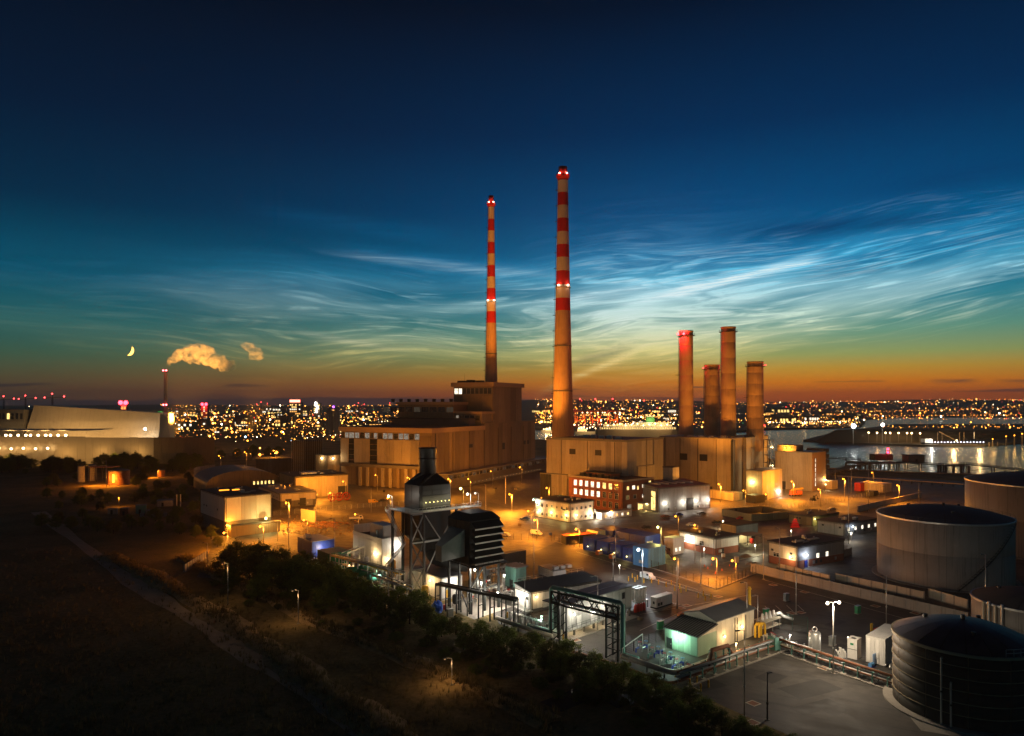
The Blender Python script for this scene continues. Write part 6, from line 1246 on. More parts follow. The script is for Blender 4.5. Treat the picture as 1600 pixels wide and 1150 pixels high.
# ------------------------------------------------------------------ concrete walls
def panel_wall(label,a,c,h,m,L0=3.0,th=.25,name='concrete_wall'):
    A,C=G(*a),G(*c); d=C-A; L_=d.length; n=max(2,int(L_/L0)); o=thing(name,label,'wall',A,math.atan2(d.y,d.x)); s=L_/n
    me=cached(('cw',round(s,2),h,m.name),lambda:MB().box(.03,s-.03,-th/2,th/2,0,h).mesh('panel',m)); pm=cached(('cwp',h),lambda:MB().box(-.14,.14,-.2,.2,0,h+.12).mesh('post',m_conc))
    for i in range(n): put('panel',me,o,(i*s,0,0)); put('post',pm,o,(i*s,0,0))
    put('post',pm,o,(L_,0,0)); MB().box(-.2,L_+.2,-.5,.5,.012,.14).obj('kerb',m_conc,o); return o
panel_wall('long pale concrete panel wall along the far edge of the asphalt',(1174,893),(1512,974),2.7,m_conc)
panel_wall('second concrete wall in front of the grey shed plinth',(1216,893),(1296,912),2.6,m_cream)
panel_wall('concrete wall below the big pale tank, left piece',(1306,908),(1444,938),2.4,m_cream,3.4)
panel_wall('concrete wall below the big pale tank, right piece by the low tank',(1452,934),(1512,952),2.6,m_cream,3.4)
panel_wall('low retaining wall beside the grey shed yard',(1262,886),(1330,866),2.4,m_cladg,3.2)
panel_wall('pale fence wall at the head of the left path',(288,894),(322,872),2.4,m_cream,2.2)
# ------------------------------------------------------------------ poles and lamps
def pole(px_,py_,ytop,label,lampc=None,power=0,arm=(-1,-.3),m=None,r=.13,twin=False,k=14.0,lr=.42):
    p=G(px_,py_); H=hgt(ytop,p.y); o=thing('lamp_mast',label,'lamp mast',p); MB().cyl((0,0,0),(0,0,H),r,r*.6,10).obj('pole',m or m_galv,o,smooth=True); MB().box(-.3,.3,-.3,.3,.012,.12).obj('base',m_conc,o); MB().cyl((0,0,H*.34),(0,0,H*.34+.35),r*1.5,r*1.5,10).obj('door_box',m or m_galv,o)
    for s in ((1,-1) if twin else (1,)):
        ax,ay=arm[0]*s,arm[1]*s; MB().tube([(0,0,H-.1),(ax*.6,ay*.6,H+.1),(ax*1.1,ay*1.1,H+.1)],.05,6).obj('arm',m or m_galv,o); MB().box(-.38,.38,-.2,.2,H,H+.14).obj('head',m_dark,o,(ax*1.3,ay*1.3,0),math.atan2(ay,ax))
        if lampc: MB().ball((ax*1.3,ay*1.3,H-.1),lr,8,6).obj('lens',lens(lampc,k),o); light(o,(ax*1.3,ay*1.3-.1,H-.6),lampc,power,.4)
        else: MB().box(-.3,.3,-.15,.15,H-.04,H-.003).obj('lens',m_white,o,(ax*1.3,ay*1.3,0),math.atan2(ay,ax))
    return o
pole(1004,918,858,'lamp mast with a cold white lamp in front of the pale blue container',(.85,.95,1),8000)
pole(1302,1052,941,'tall mast with two dazzling lamps over the pipe track',(1,.8,.56),6500,(1,.2),None,.14,True,20,.3)
pole(1033,862,823,'yellow green glaring lamp behind the blue containers',(1,.9,.25),4200)
pole(724,800,763,'yellow glaring lamp right of the black stack',(1,.85,.2),5200,lr=.6)
pole(868,800,762,'thin unlit mast on the orange lit yard behind the cabins',m=m_galv)
pole(790,787,744,'pale unlit mast on the orange yard below the station annex',m=m_white,r=.2)
pole(759,808,757,'orange lit bare mast left of the orange yard lamp',m=m_cream,r=.18)
for (a,c,t,lab) in [(834,905,833,'slim mast on the asphalt right of the black container'),(958,925,862,'slim mast behind the raised switchroom'),(962,878,817,'slim mast in front of the rear blue containers'),(1058,950,870,'slim mast beside the white generator'),(1095,915,852,'slim mast at the bend of the mesh fence'),(1086,880,836,'thin mast by the brown shed lamp'),(1193,905,838,'dark mast left of the grey shed'),(1218,900,825,'mast in front of the grey shed end wall'),(1244,960,872,'mast at the concrete wall near the middle of the asphalt'),(1326,850,744,'tall mast behind the dark roofed shed'),(1385,975,899,'mast in front of the concrete wall under the big tank'),(1540,975,866,'mast overlapping the big pale tank, right side'),(820,975,905,'mast by the control shed door'),(934,985,900,'mast rising through the raised switchroom roof line'),(451,880,790,'mast above the trees left of the blue container'),(523,880,810,'mast right of the blue container'),(494,830,765,'thin mast on the pipe yard near the store'),(580,800,762,'thin mast left of the yellow van'),(434,845,815,'short mast beside the plain box building'),(1163,1120,985,'nearest tall mast on the open asphalt'),(1167,995,910,'thin mast behind the yellow vent pipe'),(1184,990,930,'thin mast right of the yellow vent pipe'),(1357,800,722,'tall pale mast beside the lit barrier wall'),(1305,765,731,'left pale mast in the orange riverside yard'),(1330,770,728,'second pale mast in the orange riverside yard'),(1383,792,760,'short mast at the dark riverside field'),(1436,790,755,'thin mast left of the largest tank'),(1228,775,741,'thin mast by the crane truck'),(380,800,770,'thin mast behind the plain box building'),(324,880,848,'short lamp post at the head of the path fence'),(166,760,720,'thin mast behind the round orange tank')]:
    pole(a,c,t,lab)
for (a,c,t,lab,pw) in [(466,975,922,'lamp post with added dim light in the dark grass left of the belt',900),(706,1070,1028,'lone lamp post with added dim light in the dark lower field',700),(356,945,880,'lamp post with added dim light at the grass bank left of the belt',900),]: pole(a,c,t,lab,(1,.55,.22),pw*.75,(-1,-.3),m_galv,.09,False,.5,.16)  # unlit posts given an added dim light to lift the dark field
pole(1199,1125,1052,'short black mast with a small white flood head on the near asphalt',None,0,(.3,.1),m_black,.15)
# sodium lamps that light the yards
for (a,c,t,pw,lab) in [(412,848,822,3200,'yellow street lamp at the right corner of the plain box building'),(356,860,832,2600,'orange street lamp at the left corner of the plain box building'),(452,822,785,17000,'orange yard lamp over the rubble heaps'),(520,800,770,5200,'orange yard lamp near the cable drums'),(640,770,746,6000,'orange lamp at the foot of the station facade'),(800,800,772,20000,'orange yard lamp in the middle of the sodium yard'),(755,832,800,11000,'orange lamp behind the filter house'),(840,842,812,5200,'orange lamp left of the cream cabins'),(905,850,826,4000,'orange lamp by the long dark container'),(1126,785,756,8000,'orange lamp at the foot of the tall orange wall'),(1240,782,752,14000,'orange lamp by the crane truck'),(1320,778,748,9000,'orange lamp in the riverside yard'),(1405,785,758,6000,'orange lamp over the lit barrier wall'),(1120,905,872,3600,'orange lamp in the fenced orange corner yard'),(704,778,748,6000,'orange lamp below the station flank'),(858,794,762,4000,'orange lamp by the pale door bays'),(385,738,706,5000,'orange lamp behind the arched hall'),(345,742,712,4000,'orange lamp at the grove edge by the curved wall'),(430,738,704,4000,'orange lamp left of the scaffolded block')]:
    pole(a,c,t,lab,SODIUM,pw*2.6,(-1,-.3),None,.12,False,10,.38)
SP=[(480,840,812,3000),(560,832,803,3600),(610,806,778,3200),(655,800,770,3000),(690,822,792,4200),(780,846,816,4500),(830,828,798,4500),(850,808,778,3600),(960,826,798,2200),(1060,832,806,2400),(1165,795,766,4200),(1200,800,772,3600),(1282,792,764,3600),(1290,772,745,3600),(1365,765,738,4200),(1090,850,820,1500),(1150,905,875,2400),(1060,905,872,1500),(735,776,748,4200),(770,762,736,4200),(815,756,730,3600),(540,780,752,2600),(590,768,742,2600)]  # street lamps added to spread sodium light over the yards
for i,(a,c,t,pw) in enumerate(SP): pole(a,c,t,'small added sodium street lamp, %s in the scatter over the yards counted from the front list'%i if False else 'added slender sodium street lamp with orange head on the yards',SODIUM,pw*1.0,(-1,-.3),None,.1,False,12,.34)['group']='added sodium street lamps'
# sodium floods added to light the chimneys, station and flues
def flood(px_,py_,aim,pw,spot,label,H=3.0):
    p=G(px_,py_); o=thing('floodlight',label,'floodlight',p); MB().beam((0,0,0),(0,0,H-.5),.16).obj('post',m_dark,o); d=(Vector(aim)-(p+Vector((0,0,H)))).normalized()
    hd=MB().box(-.6,.6,-.45,.45,-.35,0).obj('head',m_dark,o,(0,0,H)); hd.rotation_euler=d.to_track_quat('Z','Y').to_euler(); MB().box(-.55,.55,-.4,.4,.004,.03).obj('lens',lens(SODIUM,8),hd)
    light(o,Vector((0,0,H))+d*.5,SODIUM,pw,.4,spot,d,.6)
X1,Y1=(879.5-CX)*458/FOC,458; X2,Y2=(767.5-CX)*548/FOC,548
flood(905,775,(X1,Y1,150),1300000,34,'added upward floodlight washing the nearer chimney, behind the brick office roof')
flood(806,772,(X1,Y1,105),900000,40,'added upward floodlight on the sodium yard aimed at the nearer chimney')
flood(775,770,(X2,Y2,150),1700000,30,'added upward floodlight on the sodium yard aimed at the farther chimney')
flood(742,776,(X2+2,Y2-20,60),80000,62,'added floodlight on the sodium yard washing the brown station flank')
flood(600,775,(-95,470,26),36000,80,'added floodlight on the car park washing the station facade')
flood(1150,806,(124,440,76),520000,44,'added floodlight by the pit walls washing the four flues')
# ------------------------------------------------------------------ bollards, covers
me_b=None; spots=[(982,908),(988,903),(992,909),(996,906),(1006,911),(1015,907),(1018,911),(1029,913),(1041,917),(1049,914),(1054,923),(1062,920),(1064,926),(1072,924),(1091,934),(1099,931),(1102,939),(1111,935)]
pr=thing('bollard','yellow bollard in the scatter on the asphalt behind the generator','bollard',G(*spots[0]),0,'yellow bollards on the asphalt')
MB().cyl((0,0,0),(0,0,1.35),.17,.17,10).obj('post',m_yel,pr); MB().lathe([(.17,1.35),(.12,1.43),(.01,1.45)],10).obj('cap',m_yel,pr); MB().lathe([(.172,1.0),(.178,1.0),(.178,1.12),(.172,1.12)],10).obj('band',m_redp,pr)
for s in spots[1:]: c=copy_tree(pr); c.location=G(*s)
for i,s in enumerate([(1078,1072),(1089,1068),(1095,1080),(1107,1074)]): c=copy_tree(pr); c.location=G(*s); c['label']=['leftmost','second','nearest','rightmost'][i]+' yellow bollard of four at the trench corner near the trees'; c['group']='yellow bollards at the trench corner'
for i,s in enumerate([(793,965),(880,1000),(758,950)]): c=copy_tree(pr); c.location=G(*s); c['label']=['yellow bollard by the pipe bridge foot','yellow bollard at the gantry leg','yellow bollard at the concrete pad corner'][i]; c['group']='lone yellow bollards'
for i,(a,c,lab) in enumerate([(1177,1099,'white framed manhole cover nearest the tall mast'),(1176,1129,'white framed manhole cover at the mast foot'),(1288,1044,'white framed manhole cover by the pipe track'),(899,1000,'white framed manhole cover under the gantry'),(1073,946,'pale manhole cover right of the generator'),(1064,950,'small pale cover at the generator slab'),(1122,932,'pale manhole cover near the fence corner'),(1208,914,'yellowish cover below the concrete wall'),(1257,925,'second yellowish cover below the concrete wall'),(1368,947,'third yellowish cover below the concrete wall'),(1430,958,'last yellowish cover below the concrete wall'),(1237,958,'left of two covers at the mast beyond the track'),(1251,957,'right of two covers at the mast beyond the track'),(1084,1078,'pale cover among the four trench bollards')]):
    p=G(a,c); o=thing('manhole_cover',lab,'manhole',p+Vector((0,0,.011)),math.radians(33)); s=1.0; mb=MB(); mb.box(-s,s,-s,-s+.2,0,.025).box(-s,s,s-.2,s,0,.025).box(-s,-s+.2,-s+.2,s-.2,0,.025).box(s-.2,s,-s+.2,s-.2,0,.025); mb.obj('frame',m_cream,o); MB().box(-s+.2,s-.2,-s+.2,s-.2,0,.015).obj('lid',m_rust,o)
o=thing('road_gate','thin white height frame beside the gantry foot','height frame',G(972,1036)); pA,pB=Vector((0,0,0)),G(1004,1016)-G(972,1036); MB().tube([(0,0,3.0),(pB.x,pB.y,3.6),(pB.x,pB.y,0)],.1,6).obj('bar',m_white,o); MB().tube([(0,0,0),(0,0,3.0)],.1,6).obj('post',m_white,o); 
o=thing('warning_barrier','yellow and red barrier frame beside the white container','barrier',G(1362,990),.6); MB().box(-.5,.5,0,.1,.6,2.4).obj('board',m_yel,o); MB().box(1.0,3.5,0,.1,.6,1.0).obj('rail',m_redp,o)
for x in (-.4,.4,1.1,3.4): MB().beam((x,.05,0),(x,.05,2.2),.08).obj('leg',m_dark,o)
# painted lines, drains and repair patches on the yards
m_line=mat('road_paint',(.6,.58,.5),.7,0,.35,1.5); m_patch=asphalt_mat('patch_tar',(.03,.028,.026))
def line(name,a,c,w,m,z=.0145):
    A,C=G(*a),G(*c); d=C-A; o=MB().box(0,d.length,-w/2,w/2,0,.002).obj(name,m,None,(A.x,A.y,z),math.atan2(d.y,d.x)); return struct(o)
for (a,c) in [((900,862),(1090,921)),((1000,960),(1170,930)),((1190,905),(1480,985)),((1000,985),(1060,958)),((660,790),(870,822)),((930,822),(1100,808)),((1140,806),(1290,792))]: line('lane_line',a,c,.16,m_line)
for i in range(9): line('bay_line',(1110+i*17,950-i*.6),(1120+i*17,958-i*.4),.14,m_line)
rr=random.Random(15)
for i in range(22):
    a=G(rr.uniform(880,1350),rr.uniform(900,1120)); w,h=rr.uniform(1.5,6),rr.uniform(1,3); struct(MB().box(-w,w,-h,h,0,.0015).obj('tar_patch',m_patch,None,(a.x,a.y,.0115+.0001*i),math.radians(33+rr.uniform(-8,8))))
for i in range(26):
    a=G(rr.uniform(430,1000),rr.uniform(770,845)); w,h=rr.uniform(1.5,7),rr.uniform(1,3); struct(MB().box(-w,w,-h,h,0,.0015).obj('tar_patch',m_road,None,(a.x,a.y,.0125+.0001*i),math.radians(33+rr.uniform(-8,8))))
# ------------------------------------------------------------------ far things
# waste-to-energy plant on the left
Yi=800; o=thing('waste_plant','long pale sloping plant building glowing gold on the left skyline','plant',(at(45,690,Yi).x,Yi,0))
x0=0; L_=(245-45)*Yi/FOC; zA=hgt(633,Yi); zB=hgt(645,Yi+60); n=30
m_gold=mat('silver_cladding',(.55,.46,.33),.45,.3,.1,.02,.25)
for i in range(n):
    a,c=i/n,(i+1)/n; za,zc=zA+(zB-zA)*a,zA+(zB-zA)*c; s0=(9+5*math.sin(a*2)); s1=(9+5*math.sin(c*2)); xa,xc=L_*a,L_*c
    lean=lambda t:(-7 if t==0 else 0)
    bx0=xa+(-8 if i==0 else 0)
    MB().add([(bx0,0,8),(xc-.12,0,8),(xc-.12,s1,zc),(xa,s0,za),(xa,40,za),(xc-.12,40,zc),(bx0,44,8),(xc-.12,44,8)],[(0,1,2,3),(3,2,5,4),(4,5,7,6),(0,3,4,6),(1,7,5,2)]).obj('cladding_panel',m_gold,o)
MB().box(-6,L_-2,2,42,0,7.99).obj('base',m_concd,o)
MB().add([(L_,4,6),(L_+10,14,6),(L_+4,14,zB-4),(L_,8,zB)],[(0,1,2,3)]).obj('end_fin',m_gold,o)
for i in range(14): MB().beam((L_*.5+i*6,-1.5,8),(L_*.5+i*6,-1.5,11+(i*3)%5),.4).obj('pipe_post',m_dark,o)
MB().box(-40,-9,5,35,0,hgt(640,Yi)).obj('annex',m_concd,o)
for i in range(6): MB().box(-38+i*5,-35.5+i*5,4.5,4.99,hgt(655,Yi),hgt(646,Yi)).obj('annex_window',gl_y if i in(2,) else m_glassd,o)
o2=thing('loading_hall','low roofed loading hall with a row of dazzling lamps far left','hall',(at(0,700,700).x-60,700,0)); W2=(110)*700/FOC+60
MB().box(0,W2,0,40,0,hgt(690,700)).obj('wall',m_gold,o2); MB().box(-1,W2+18,-4,42,hgt(672,700)-.6,hgt(672,700)).obj('roof',m_gold,o2)
for i in range(11): MB().ball((W2-3-i*6.6-(i%3),-2.5,hgt(680,700)),1.15,8,6).obj('lamp',lens(WARM,16),o2)
for i in range(4): light(o2,(W2-6-i*17,-8,hgt(681,700)),(1,.62,.25),60000,1)
o3=thing('screen_fence','long golden lit screen wall in front of the waste plant','wall',(at(0,700,640).x-40,640,0)); W3=335*640/FOC+40
for i in range(34): MB().box(W3*i/34+.06,W3*(i+1)/34-.06,0,.5,0,hgt(682+ (i>16)*1.5,640)).obj('panel',m_gold if i<26 else m_brown,o3)
for i in range(7): MB().ball((20+i*11,-4,hgt(700,640)-(i%2)*.5),1.0,8,6).obj('lamp',lens(WARM,14),o3)
for i in range(5): light(o3,(20+i*34,-22,9),(1,.55,.16),8000,1)
light(o,(L_*.3,-40,14),(1,.58,.2),90000,1.5); light(o,(L_*.75,-40,14),(1,.58,.2),90000,1.5); light(o,(L_*.92,-12,12),(1,.95,.85),16000,1); MB().ball((L_*.93,-6,hgt(670,Yi)),1.6).obj('lamp',lens(WHITE,16),o)
Yc=880; p=at(259,690,Yc); H=hgt(577,Yc); o=thing('incinerator_chimney','slim pale chimney with red lamps and a steam plume','chimney',(p.x,Yc,0)); MB().lathe([(2.6,0),(2.3,H*.5),(2.0,H),(1.5,H),(1.5,H-3)],20).obj('shaft',m_cream,o,smooth=True)
for z in (H-3,H*.53): MB().lathe([(2.1,z),(3.2,z),(3.2,z+.5),(2.1,z+.5)],20).obj('gallery',m_dark,o)
for z in (H-1.5,H*.53+1.6):
    for s in (-1.9,1.9): MB().ball((s,-2.6,z),1.0).obj('warning_lamp',lens((1,.12,.14),14),o)
    light(o,(0,-7,z),RED,350,1)
light(o,(130,-70,20),(1,.4,.06),7500000,2,50,(0,62,92),.6); light(o,(40,-60,20),(1,.4,.06),7500000,2,55,(-10,60,75),.5)
# steam plume: lobes of thin volume
def plume(name,label,lobes,dens):
    m=bpy.data.materials.new(name); m.use_nodes=True; nt=m.node_tree; nt.nodes.clear(); out=nt.nodes.new('ShaderNodeOutputMaterial'); v=nt.nodes.new('ShaderNodeVolumePrincipled'); nt.links.new(v.outputs[0],out.inputs['Volume'])
    v.inputs['Color'].default_value=(.95,.93,.9,1); v.inputs['Anisotropy'].default_value=.1
    g=nt.nodes.new('ShaderNodeNewGeometry').outputs['Position']; nz=noise(nt,g,.16,5,.7).step(.4,.62)*dens; nt.links.new(nz.k,v.inputs['Density'])
    mb=MB(); rr=random.Random(3)
    for (a,c,r) in lobes:
        k=MB().ball((0,0,0),1,14,9); q=at(a,c,Yc)
        for i,(x,y,z) in enumerate(k.v):
            w=1+.16*math.sin(x*5+a)+.13*math.sin(z*6+c)+.1*math.sin(y*7); k.v[i]=(q.x+x*r*w,q.y+y*r*w,q.z+z*r*.82*w)
        mb.add(k.v,k.f)
    o=mb.obj(name,m,smooth=True); tag(o,label,'steam'); rem=o.modifiers.new('join','REMESH'); rem.mode='VOXEL'; rem.voxel_size=1.2; return o
plume('steam_plume','orange lit steam plume trailing right from the slim chimney',[(263,570,3),(269,563,5.5),(278,557,8),(289,552,10),(300,548,10.5),(312,548,11),(323,550,10),(308,560,8),(296,562,6.5),(322,563,9),(334,568,8),(346,566,10),(356,570,9),(350,576,6),(364,573,5),(338,560,6)],.065)
plume('steam_puff','detached orange puff of steam right of the plume',[(384,540,6),(391,544,7.5),(399,550,8),(404,557,7),(395,558,5)],.035)
# moon: the sunlit lune of a sphere
Ym=11000; q=at(202,548,Ym); Rm=7.6*Ym/FOC; vs,fs=[],[]; n=24
for i in range(n+1):
    t=-math.pi/2+math.pi*i/n; 
    for k,f in enumerate((1.0,.76,.42)): vs.append((Rm*math.cos(t)*f, -Rm*.15*math.cos(t)*(1-f*.4), Rm*math.sin(t)))
for i in range(n):
    for k in range(2): fs.append((i*3+k,i*3+k+1,(i+1)*3+k+1,(i+1)*3+k))
mo=MB().add(vs,fs).obj('moon',glow('moonlight',(1,.5,.08),6),None,q); mo.rotation_euler=(0,math.radians(28),0); tag(mo,'thin golden crescent moon low over the left skyline','moon')
# ---- city: low buildings, towers, lights
m_city=mat('city_wall',(.16,.12,.08),.85,0,.4,.01)
lamps={'a':((1,.3,.03),9),'y':((1,.42,.07),11),'w':((1,.74,.42),13),'r':((1,.04,.03),9),'g':((.1,1,.3),6),'b':((.5,.75,1),9)}
sets={k:MB() for k in lamps}; rr=random.Random(77)
def dot(kind,p,r): sets[kind].add([p+Vector(v)*r for v in ((1,0,0),(-1,0,0),(0,1,0),(0,-1,0),(0,0,1),(0,0,-1))],[(0,2,4),(2,1,4),(1,3,4),(3,0,4),(2,0,5),(1,2,5),(3,1,5),(0,3,5)])
def pick(ws): 
    t=rr.random()
    for k,w in ws:
        if t<w: return k
        t-=w
    return ws[0][0]
def scatter(n,x0,x1,y0,y1,ws,rpx,hmax,pw=1.0,minY=600,maxY=7500):
    for _ in range(n):
        a=rr.uniform(x0,x1); c=y0+(y1-y0)*rr.random()**pw; z=rr.uniform(4,hmax); Y=max(minY,min(maxY,(EYE-z)*FOC/max(3.0,c-HZ))); X=(a-CX)*Y/FOC
        if Y>3300: z+=hill(X,Y)
        dot(pick(ws),Vector((X,Y,z)),rpx*(.26+rr.random()**5*1.3)*Y/FOC)
CW=[('y',.42),('a',.41),('w',.09),('r',.05),('g',.02),('b',.01)]
scatter(420,250,640,637,660,CW,1.0,22); scatter(210,250,640,655,690,CW,1.5,16,1.3); scatter(60,0,250,640,668,CW,1.0,24); 
scatter(120,836,870,636,662,CW,1.0,18); scatter(360,895,1062,636,664,[('y',.5),('a',.33),('w',.1),('r',.06),('b',.01)],1.0,20); scatter(110,1080,1200,638,668,CW,1.1,14)
scatter(300,1196,1600,636,656,[('a',.5),('y',.25),('w',.12),('r',.13)],.8,12,1.0,2200); scatter(200,1196,1345,654,668,[('y',.5),('a',.35),('w',.15)],.8,8); scatter(90,1380,1600,663,669,[('a',.6),('y',.4)],.7,6,1.0,1100,1900)
scatter(16,360,470,700,712,[('a',.9),('y',.1)],1.6,9,1.0,500); scatter(14,60,330,690,706,CW,1.0,8,1.0,620)
for _ in range(260):                                  # hillside lights up to the skyline
    Y=rr.uniform(3600,8200); X=rr.uniform(.33,.74)*Y; dot(pick([('a',.5),('y',.25),('w',.1),('r',.15)]),Vector((X,Y,hill(X,Y)+rr.uniform(6,14))),(.25+.8*rr.random()**3)*Y/FOC)
for _ in range(140):
    Y=rr.uniform(3600,8200); X=rr.uniform(.03,.33)*Y; dot(pick([('a',.4),('y',.35),('r',.25)]),Vector((X,Y,hill(X,Y)+rr.uniform(6,14))),(.25+.7*rr.random()**3)*Y/FOC)
scatter(900,250,640,637,684,[('a',.75),('y',.2),('r',.05)],.42,16,1.4); scatter(450,838,1062,636,664,[('a',.75),('y',.2),('r',.05)],.42,14); scatter(650,1196,1600,635,655,[('a',.8),('y',.1),('r',.1)],.4,10,1.0,2200); scatter(120,0,250,640,664,[('a',.8),('r',.2)],.4,20)
for (x0_,y0_,x1_,y1_,n_,k_) in [(255,676,470,660,26,'y'),(300,690,420,676,14,'y'),(420,660,640,648,30,'y'),(330,652,600,644,30,'a'),(260,664,380,646,18,'w'),(480,684,640,668,18,'w'),(560,664,625,655,16,'w'),(395,672,520,664,16,'y'),(905,664,1060,660,26,'w'),(900,656,1060,650,28,'y'),(1080,660,1200,655,18,'y'),(1196,654,1345,651,34,'y'),(1200,660,1330,658,30,'w'),(1360,650,1600,648,40,'a'),(1350,644,1600,641,30,'a'),(1380,667,1560,666,14,'a'),(838,660,868,652,9,'y')]:
    for i in range(n_):                                # street lines
        t=(i+rr.uniform(-.25,.25))/n_; a=x0_+(x1_-x0_)*t; c=y0_+(y1_-y0_)*t; Y=44*FOC/(c-HZ); X=(a-CX)*Y/FOC; dot(k_,Vector((X,Y,10+(hill(X,Y) if Y>3300 else 0))),(.35+.3*rr.random())*Y/FOC)
o=tag(stuff(put('city_lights',None)),'thousands of amber and white city lights spread to the skyline','city lights')
mbj=MB(); me=None; idx=[]; mats_=[]
for i,(k,mbk) in enumerate(sets.items()): mbj.add(mbk.v,mbk.f); idx+=[i]*len(mbk.f); mats_.append(glow('city_'+k,lamps[k][0],lamps[k][1]))
me=mbj.mesh('city_lights')
for m in mats_: me.materials.append(m)
me.polygons.foreach_set('material_index',idx); bpy.data.objects.remove(o); o=tag(stuff(put('city_lights',me)),'thousands of amber and white city lights spread to the skyline','city lights')
def tower(name,label,a,ybase,Y,wpx,ytop,cat='building',m=None,wins=None,group=None,dep=None):
    s=Y/FOC; w=wpx*s; H=hgt(ytop,Y); q=at(a,ybase,Y); o=thing(name,label,cat,(q.x,Y,0),0,group); d=dep or w*.8; MB().box(-w/2,w/2,0,d,0,H).obj('wall',m or m_city,o); MB().box(-w/2-.5,w/2+.5,-.5,d+.5,H+.01,H+1.0).obj('roof',m_concd,o)
    if wins:
        nx,nz=wins
        for j in range(nz):
            mb=MB()
            for i in range(nx):
                if rr.random()<.55: x=-w/2+w*(i+.15)/nx; z=H*(.12+.84*j/nz); mb.box(x,x+w/nx*.7,-.3,-.02,z,z+H*.5/nz)
            if mb.v: stuff(mb.obj('lit_windows',rr.choice([gl_y,gl_o,gl_y,gl_w]),o))
    return o,w,H
for i in range(44):
    a=rr.uniform(255,640); yb=rr.uniform(640,676); Y=min(4200,50*FOC/(yb-HZ)); w=rr.uniform(8,26); h=rr.uniform(4,12)
    tower('city_building','plain low city building among the lights left of the station',a,yb,Y,w,yb-h*(1 if Y<2500 else .6),m=m_city,wins=(5,2),group='low buildings of the left city')
for i in range(34):
    a=rr.choice([rr.uniform(838,866),rr.uniform(900,1060),rr.uniform(1200,1340)]); yb=rr.uniform(642,662); Y=min(4200,50*FOC/(yb-HZ)); tower('dock_shed','plain low dock shed among the port lights',a,yb,Y,rr.uniform(10,30),yb-rr.uniform(3,7),m=m_city,wins=(6,1),group='sheds of the far docks')
for i in range(46):                                   # lit street squares: the lamps that light the streets and the air above them
    a=rr.choice([rr.uniform(255,640)]*3+[rr.uniform(838,1060)]*2+[rr.uniform(1200,1600)]); yb=rr.uniform(640,684) if a<700 else rr.uniform(640,662); Y=min(4500,44*FOC/(yb-HZ)); q=at(a,yb,Y)
    o=thing('street_light','tall bright street light standing among the far city lights','street light',(q.x,Y,0),0,'far street lights'); MB().cyl((0,0,0),(0,0,11),.3,.2,6).obj('pole',m_dark,o); MB().ball((0,0,11.5),.0008*Y*(.7+.8*rr.random()),6,5).obj('lens',lens(rr.choice([WARM,WARM,SODIUM,WHITE]),16),o); pw_=Y*rr.uniform(.6,1.6)
def redlamps(o,H,xs,r,pw=0):
    for x in xs: MB().ball((x,-1.5,H+2.5),r,8,6).obj('warning_lamp',lens((1,.03,.05),16),o)
    if pw: light(o,(0,-8,H+4),RED,pw,2)
o,w,H=tower('city_tower','city tower crowned by a long red lit sign',461,655,2300,17,629,wins=(6,7)); MB().box(-w*.46,w*.46,-3,-.6,H+1.2,H+9).obj('sign',glow('sign_pink',(1,.25,.15),7),o); MB().box(-w*.5,w*.5,-.59,-.2,H+1.02,H+10).obj('sign_frame',glow('sign_red',(1,.03,.02),2.5),o)
o,w,H=tower('city_tower','slim city tower with two red lamps right of the slim chimney',319,655,2000,10,633,wins=(3,8)); redlamps(o,H,(-5,6),4.2,160000)
o,w,H=tower('city_tower','short tower with two large red lamps above the pale waste plant',193,640,1500,8,631,wins=(2,5)); redlamps(o,H,(-5.5,5.5),4.6,260000)
o,w,H=tower('city_tower','tower stacked with white lights left of the silos',495,660,2100,10,630,wins=(3,9)); 
for k in range(6): MB().ball((rr.uniform(-3,3),-3,H*(1-.09*k)),4.0-.3*k).obj('lamp',lens(WHITE,10),o)
o,w,H=tower('city_tower','blocky tower with a violet lamp beside the silos',520,655,2400,12,637,wins=(4,4)); MB().ball((3,-2,H+3),4).obj('lamp',lens((.45,.1,1),5),o)
for i,(a,lab) in enumerate(((515,'left of two concrete silos in the lit port'),(526,'right of two concrete silos in the lit port'))):
    q=at(a,690,1050); o=thing('concrete_silo',lab,'silo',(q.x,1050,0)); Hs=hgt(643,1050); MB().lathe([(5,0),(5,Hs),(4.6,Hs+1),(.01,Hs+1.4)],20).obj('shell',m_clad,o,smooth=True); MB().box(-3,3,-2,2,Hs+1,Hs+4).obj('headhouse',m_clad,o)
q=at(250,652,1500); o=thing('green_dome','small green glowing dome behind the slim chimney','dome',(q.x,1500,0)); MB().cyl((0,0,0),(0,0,hgt(651,1500)),8,8,20).obj('drum',m_city,o); mb=MB().ball((0,0,hgt(649,1500)),9,16,9); mb.obj('dome',glow('green_dome_glow',(.02,.55,.08),.9),o,smooth=True)  # dome surface emits the green light itself
for i in range(5): MB().ball((-6+i*3,-8.5,hgt(649,1500)+3-abs(i-2)),1.3).obj('lamp',lens((.05,1,.15),5),o)
